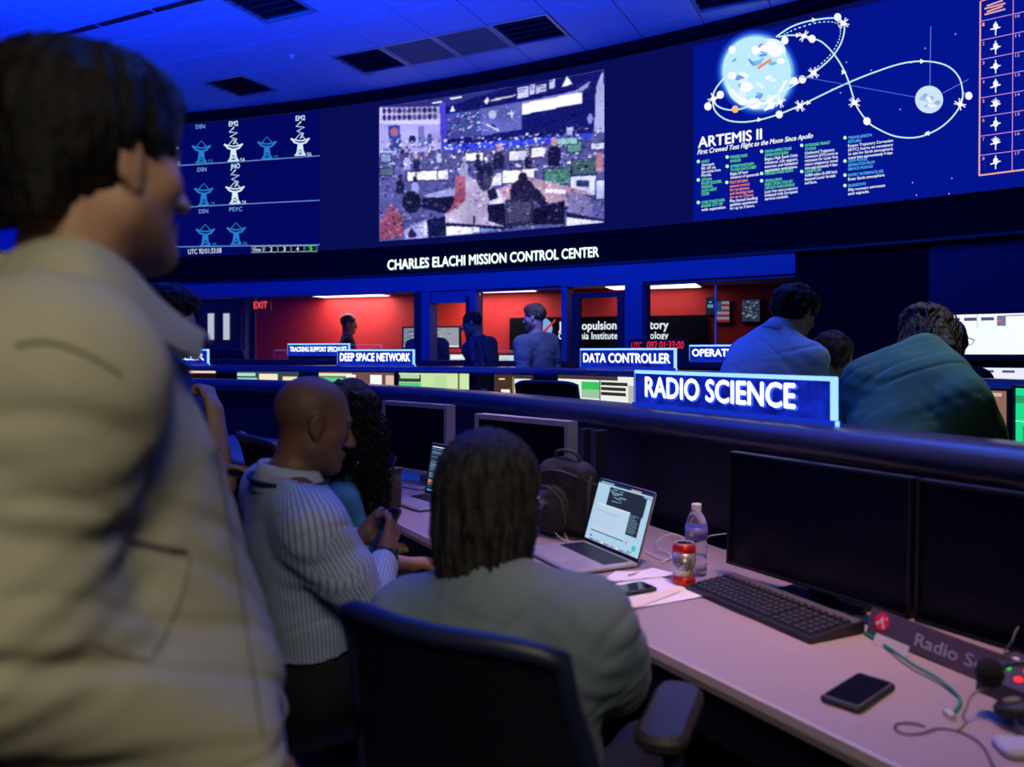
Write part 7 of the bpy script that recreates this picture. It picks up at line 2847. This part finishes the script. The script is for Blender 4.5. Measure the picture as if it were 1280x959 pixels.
p.hair(H_dark, 'short', 0.012, 0.010, 42, 0.007).hair_done()

# ---------------------------------------------------------------- 7 leaning person, green t-shirt
C = P(1163, 428, 3.22)
p = Person('person with long brown hair in a green t-shirt leaning forward at the right', (1.33, 2.80), C, 55, 42, (1.565, 3.03, 1.375), (1.33, 2.80, 0.95), 52, S_light, voxel=0.007, hw=0.19, shr=P(1206, 502, 2.80), shl=P(1082, 478, 3.06), wide=1.22, deep=1.15, belly=1.15)
p.arm('R', P(1234, 566, 2.90), (1.86, 3.12, 0.90), (0.6, 0.8, -0.2), (0, 0, -1), 0.4)
p.arm('L', P(1062, 560, 3.20), (1.50, 3.42, 0.88), (0.6, 0.8, -0.2), (0, 0, -1), 0.4)
p.stand().build_body()
p.trousers(C_dark)
p.shirt('t_shirt', cloth_mat('green_tshirt', (0.085, 0.22, 0.14)), 0.022, 0.85, None, 0.012, 6, 0.0, gs=0.036)
ex = [(p.hell((0, -0.07, -0.03), (0.085, 0.06, 0.10)), 0.04), (p.hell((0.04, -0.085, -0.11), (0.07, 0.045, 0.09)), 0.04), (p.hell((-0.03, -0.04, 0.07), (0.09, 0.09, 0.06)), 0.04)]
p.hair(H_brown, 'long', 0.014, 0.010, 40, 0.007, ex)
st = MB()
rg = random.Random(8)
for k in range(150):
    a = rg.uniform(-2.5, 2.5)
    ln = rg.uniform(0.14, 0.27)
    x0, y0, z0 = 0.10 * math.sin(a), -0.02 - 0.112 * math.cos(a), rg.uniform(-0.02, 0.10)
    pts = []
    for i in range(14):
        t = i / 13
        pts.append(Vector(p.hl((x0 * (1 + 0.1 * t) + 0.008 * math.sin(t * 9 + k), y0 - 0.01 * t + 0.007 * math.cos(t * 8 + k * 2), z0 - t * ln))))
    st.tube(pts, [0.0035 * (1 - 0.7 * i / 13) for i in range(14)], 4, False)
p.hair_done(st)

# ---------------------------------------------------------------- 8 seated person between them
C = P(1040, 452, 3.55)
p = Person('seated person in a pale shirt, partly hidden between the two leaning people', (1.40, 3.52), C, 52, 10, (1.395, 3.52, 1.155), (1.375, 3.505, 0.60), 56, S_tan, voxel=0.009, hw=0.18)
p.arm('R', (1.62, 3.52, 0.92), (1.74, 3.72, 0.86), None, (0, 0, -1), 0.4)
p.arm('L', (1.38, 3.78, 0.90), (1.48, 3.95, 0.86), None, (0, 0, -1), 0.4)
p.sit(0.40, 0.36).build_body()
p.trousers(C_dark)
p.shirt('shirt', cloth_mat('pale_shirt', (0.48, 0.54, 0.66)), 0.016, 1.9, None, 0.005, 9, 0.010)
p.hair(H_brown, 'short', 0.008, 0.006, 42, 0.008).hair_done()

# ---------------------------------------------------------------- 9 bald man with glasses in black
C = P(1189, 424, 4.62)
p = Person('bald bearded man with glasses and black clothes in front of the white wall display', (2.47, 4.58), C, 22, 8, (2.50, 4.59, 1.285), (2.45, 4.57, 0.82), 24, S_light, voxel=0.009, hw=0.185)
p.tints.append((stubble(-0.03, 0.9), (0.10, 0.08, 0.08)))
p.arm('R', (2.62, 4.36, 1.02), (2.80, 4.42, 0.95), None, (0, 0, -1), 0.4)
p.arm('L', (2.50, 4.85, 1.02), (2.72, 4.86, 0.95), None, (0, 0, -1), 0.4)
p.stand().build_body()
p.trousers(C_dark)
p.shirt('jacket', cloth_mat('black_jacket', (0.008, 0.008, 0.011)), 0.020, 1.95, None, 0.004, 9, 0.013, gs=0.022)
gl = MB()
gl.tube([Vector(p.hl(q)) for q in ((0.080, -0.01, 0.012), (0.082, 0.04, 0.010), (0.075, 0.095, 0.006))], 0.002, 6)
for g in (1, -1):
    gl.tube([Vector(p.hl((g * 0.033 + 0.026 * math.cos(a), 0.105, 0.0 + 0.020 * math.sin(a)))) for a in [2 * math.pi * i / 18 for i in range(19)]], 0.0016, 6)
wpart('glasses', gl.mesh(), M_blk, p.root, True)

# ---------------------------------------------------------------- 10 man in a blue grey suit jacket at the windows
C = P(668, 397, 7.45)
p = Person('man in a blue grey suit jacket standing at the windows, facing left', (0.25, 7.46), C, 158, 6, (0.225, 7.46, 1.535), (0.26, 7.47, 1.02), 135, S_light, voxel=0.010, hw=0.19)
p.tints.append((stubble(-0.03, 0.7), (0.35, 0.2, 0.13)))
p.arm('R', (0.40, 7.60, 1.24), (0.28, 7.66, 1.02), None, (0, 0, -1), 0.5)
p.arm('L', (0.10, 7.26, 1.24), (0.02, 7.33, 1.02), None, (0, 0, -1), 0.5)
p.stand().build_body()
p.trousers(C_dark)
p.shirt('suit_jacket', cloth_mat('blue_grey_suit', (0.11, 0.13, 0.15)), 0.024, 1.9, p.pel - p.up * 0.16, 0.010, 7, 0.0, gs=0.022, cuts=KC(p))
p.collar(cloth_mat('suit_collar', (0.08, 0.09, 0.11)), 0.066, 0.10, 0.05, 0.0)
p.hair(H_fair, 'short', 0.004, 0.006, 42, 0.009).hair_done()

# ---------------------------------------------------------------- 11 dark silhouetted man in a chequered shirt
C = P(590, 405, 7.98)
p = Person('silhouetted man in a dark chequered shirt leaning left at the open door', (-0.24, 7.98), C, 172, 14, (-0.335, 7.97, 1.505), (-0.21, 7.985, 1.02), 150, S_brown, voxel=0.010, hw=0.19)
p.arm('R', (-0.20, 8.16, 1.25), (-0.40, 8.14, 1.12), None, (0, 0, -1), 0.4)
p.arm('L', (-0.30, 7.76, 1.24), (-0.50, 7.76, 1.13), None, (0, 0, -1), 0.4)
p.stand().build_body()
p.trousers(C_dark)
p.shirt('shirt', stripe_mat('dark_check', (0.006, 0.009, 0.03), (0.014, 0.028, 0.085), 0.05, 0.4), 0.016, 1.6, None, 0.005, 9, 0.010, striped=True)
p.hair(H_dark, 'buzz', 0.0, 0.003, 42, 0.009).hair_done()

# ---------------------------------------------------------------- 12 man in a black polo in the red room
C = P(436, 405, 10.95)
p = Person('grey haired man in a black polo shirt in front of the red wall', (-2.26, 10.95), C, 5, 8, (-2.25, 10.95, 1.585), (-2.27, 10.96, 1.06), 15, S_tan, voxel=0.011, hw=0.19, hs=1.08, wide=1.08)
p.arm('R', (-2.18, 10.74, 1.27), (-2.05, 10.78, 1.06), None, (0, 0, -1), 0.4)
p.arm('L', (-2.25, 11.2, 1.27), (-2.08, 11.2, 1.06), None, (0, 0, -1), 0.4)
p.stand().build_body()
p.trousers(C_dark)
p.shirt('polo_shirt', cloth_mat('black_polo', (0.014, 0.015, 0.020)), 0.016, 0.9, None, 0.005, 9, 0.012)
p.hair(strand_mat('short_grey', (0.05, 0.045, 0.045), (0.14, 0.13, 0.12)), 'buzz', 0.001, 0.003, 42, 0.010).hair_done()

# ---------------------------------------------------------------- 13 person behind the window post
C = P(531, 404, 9.25)
p = Person('person in a grey top mostly hidden behind the dark window post', (-0.97, 9.25), C, 80, 10, (-0.985, 9.24, 1.53), (-0.97, 9.24, 1.03), 80, S_tan, voxel=0.011, hw=0.185)
p.arm('R', (-0.78, 9.28, 1.26), (-0.80, 9.36, 1.08), None, (0, 0, -1), 0.4)
p.arm('L', (-1.18, 9.30, 1.26), (-1.12, 9.38, 1.08), None, (0, 0, -1), 0.4)
p.stand().build_body()
p.trousers(C_dark)
p.shirt('top', cloth_mat('grey_top', (0.09, 0.085, 0.10)), 0.016, 1.9, None, 0.005)
p.hair(H_dark, 'short', 0.006, 0.006, 42, 0.010).hair_done()
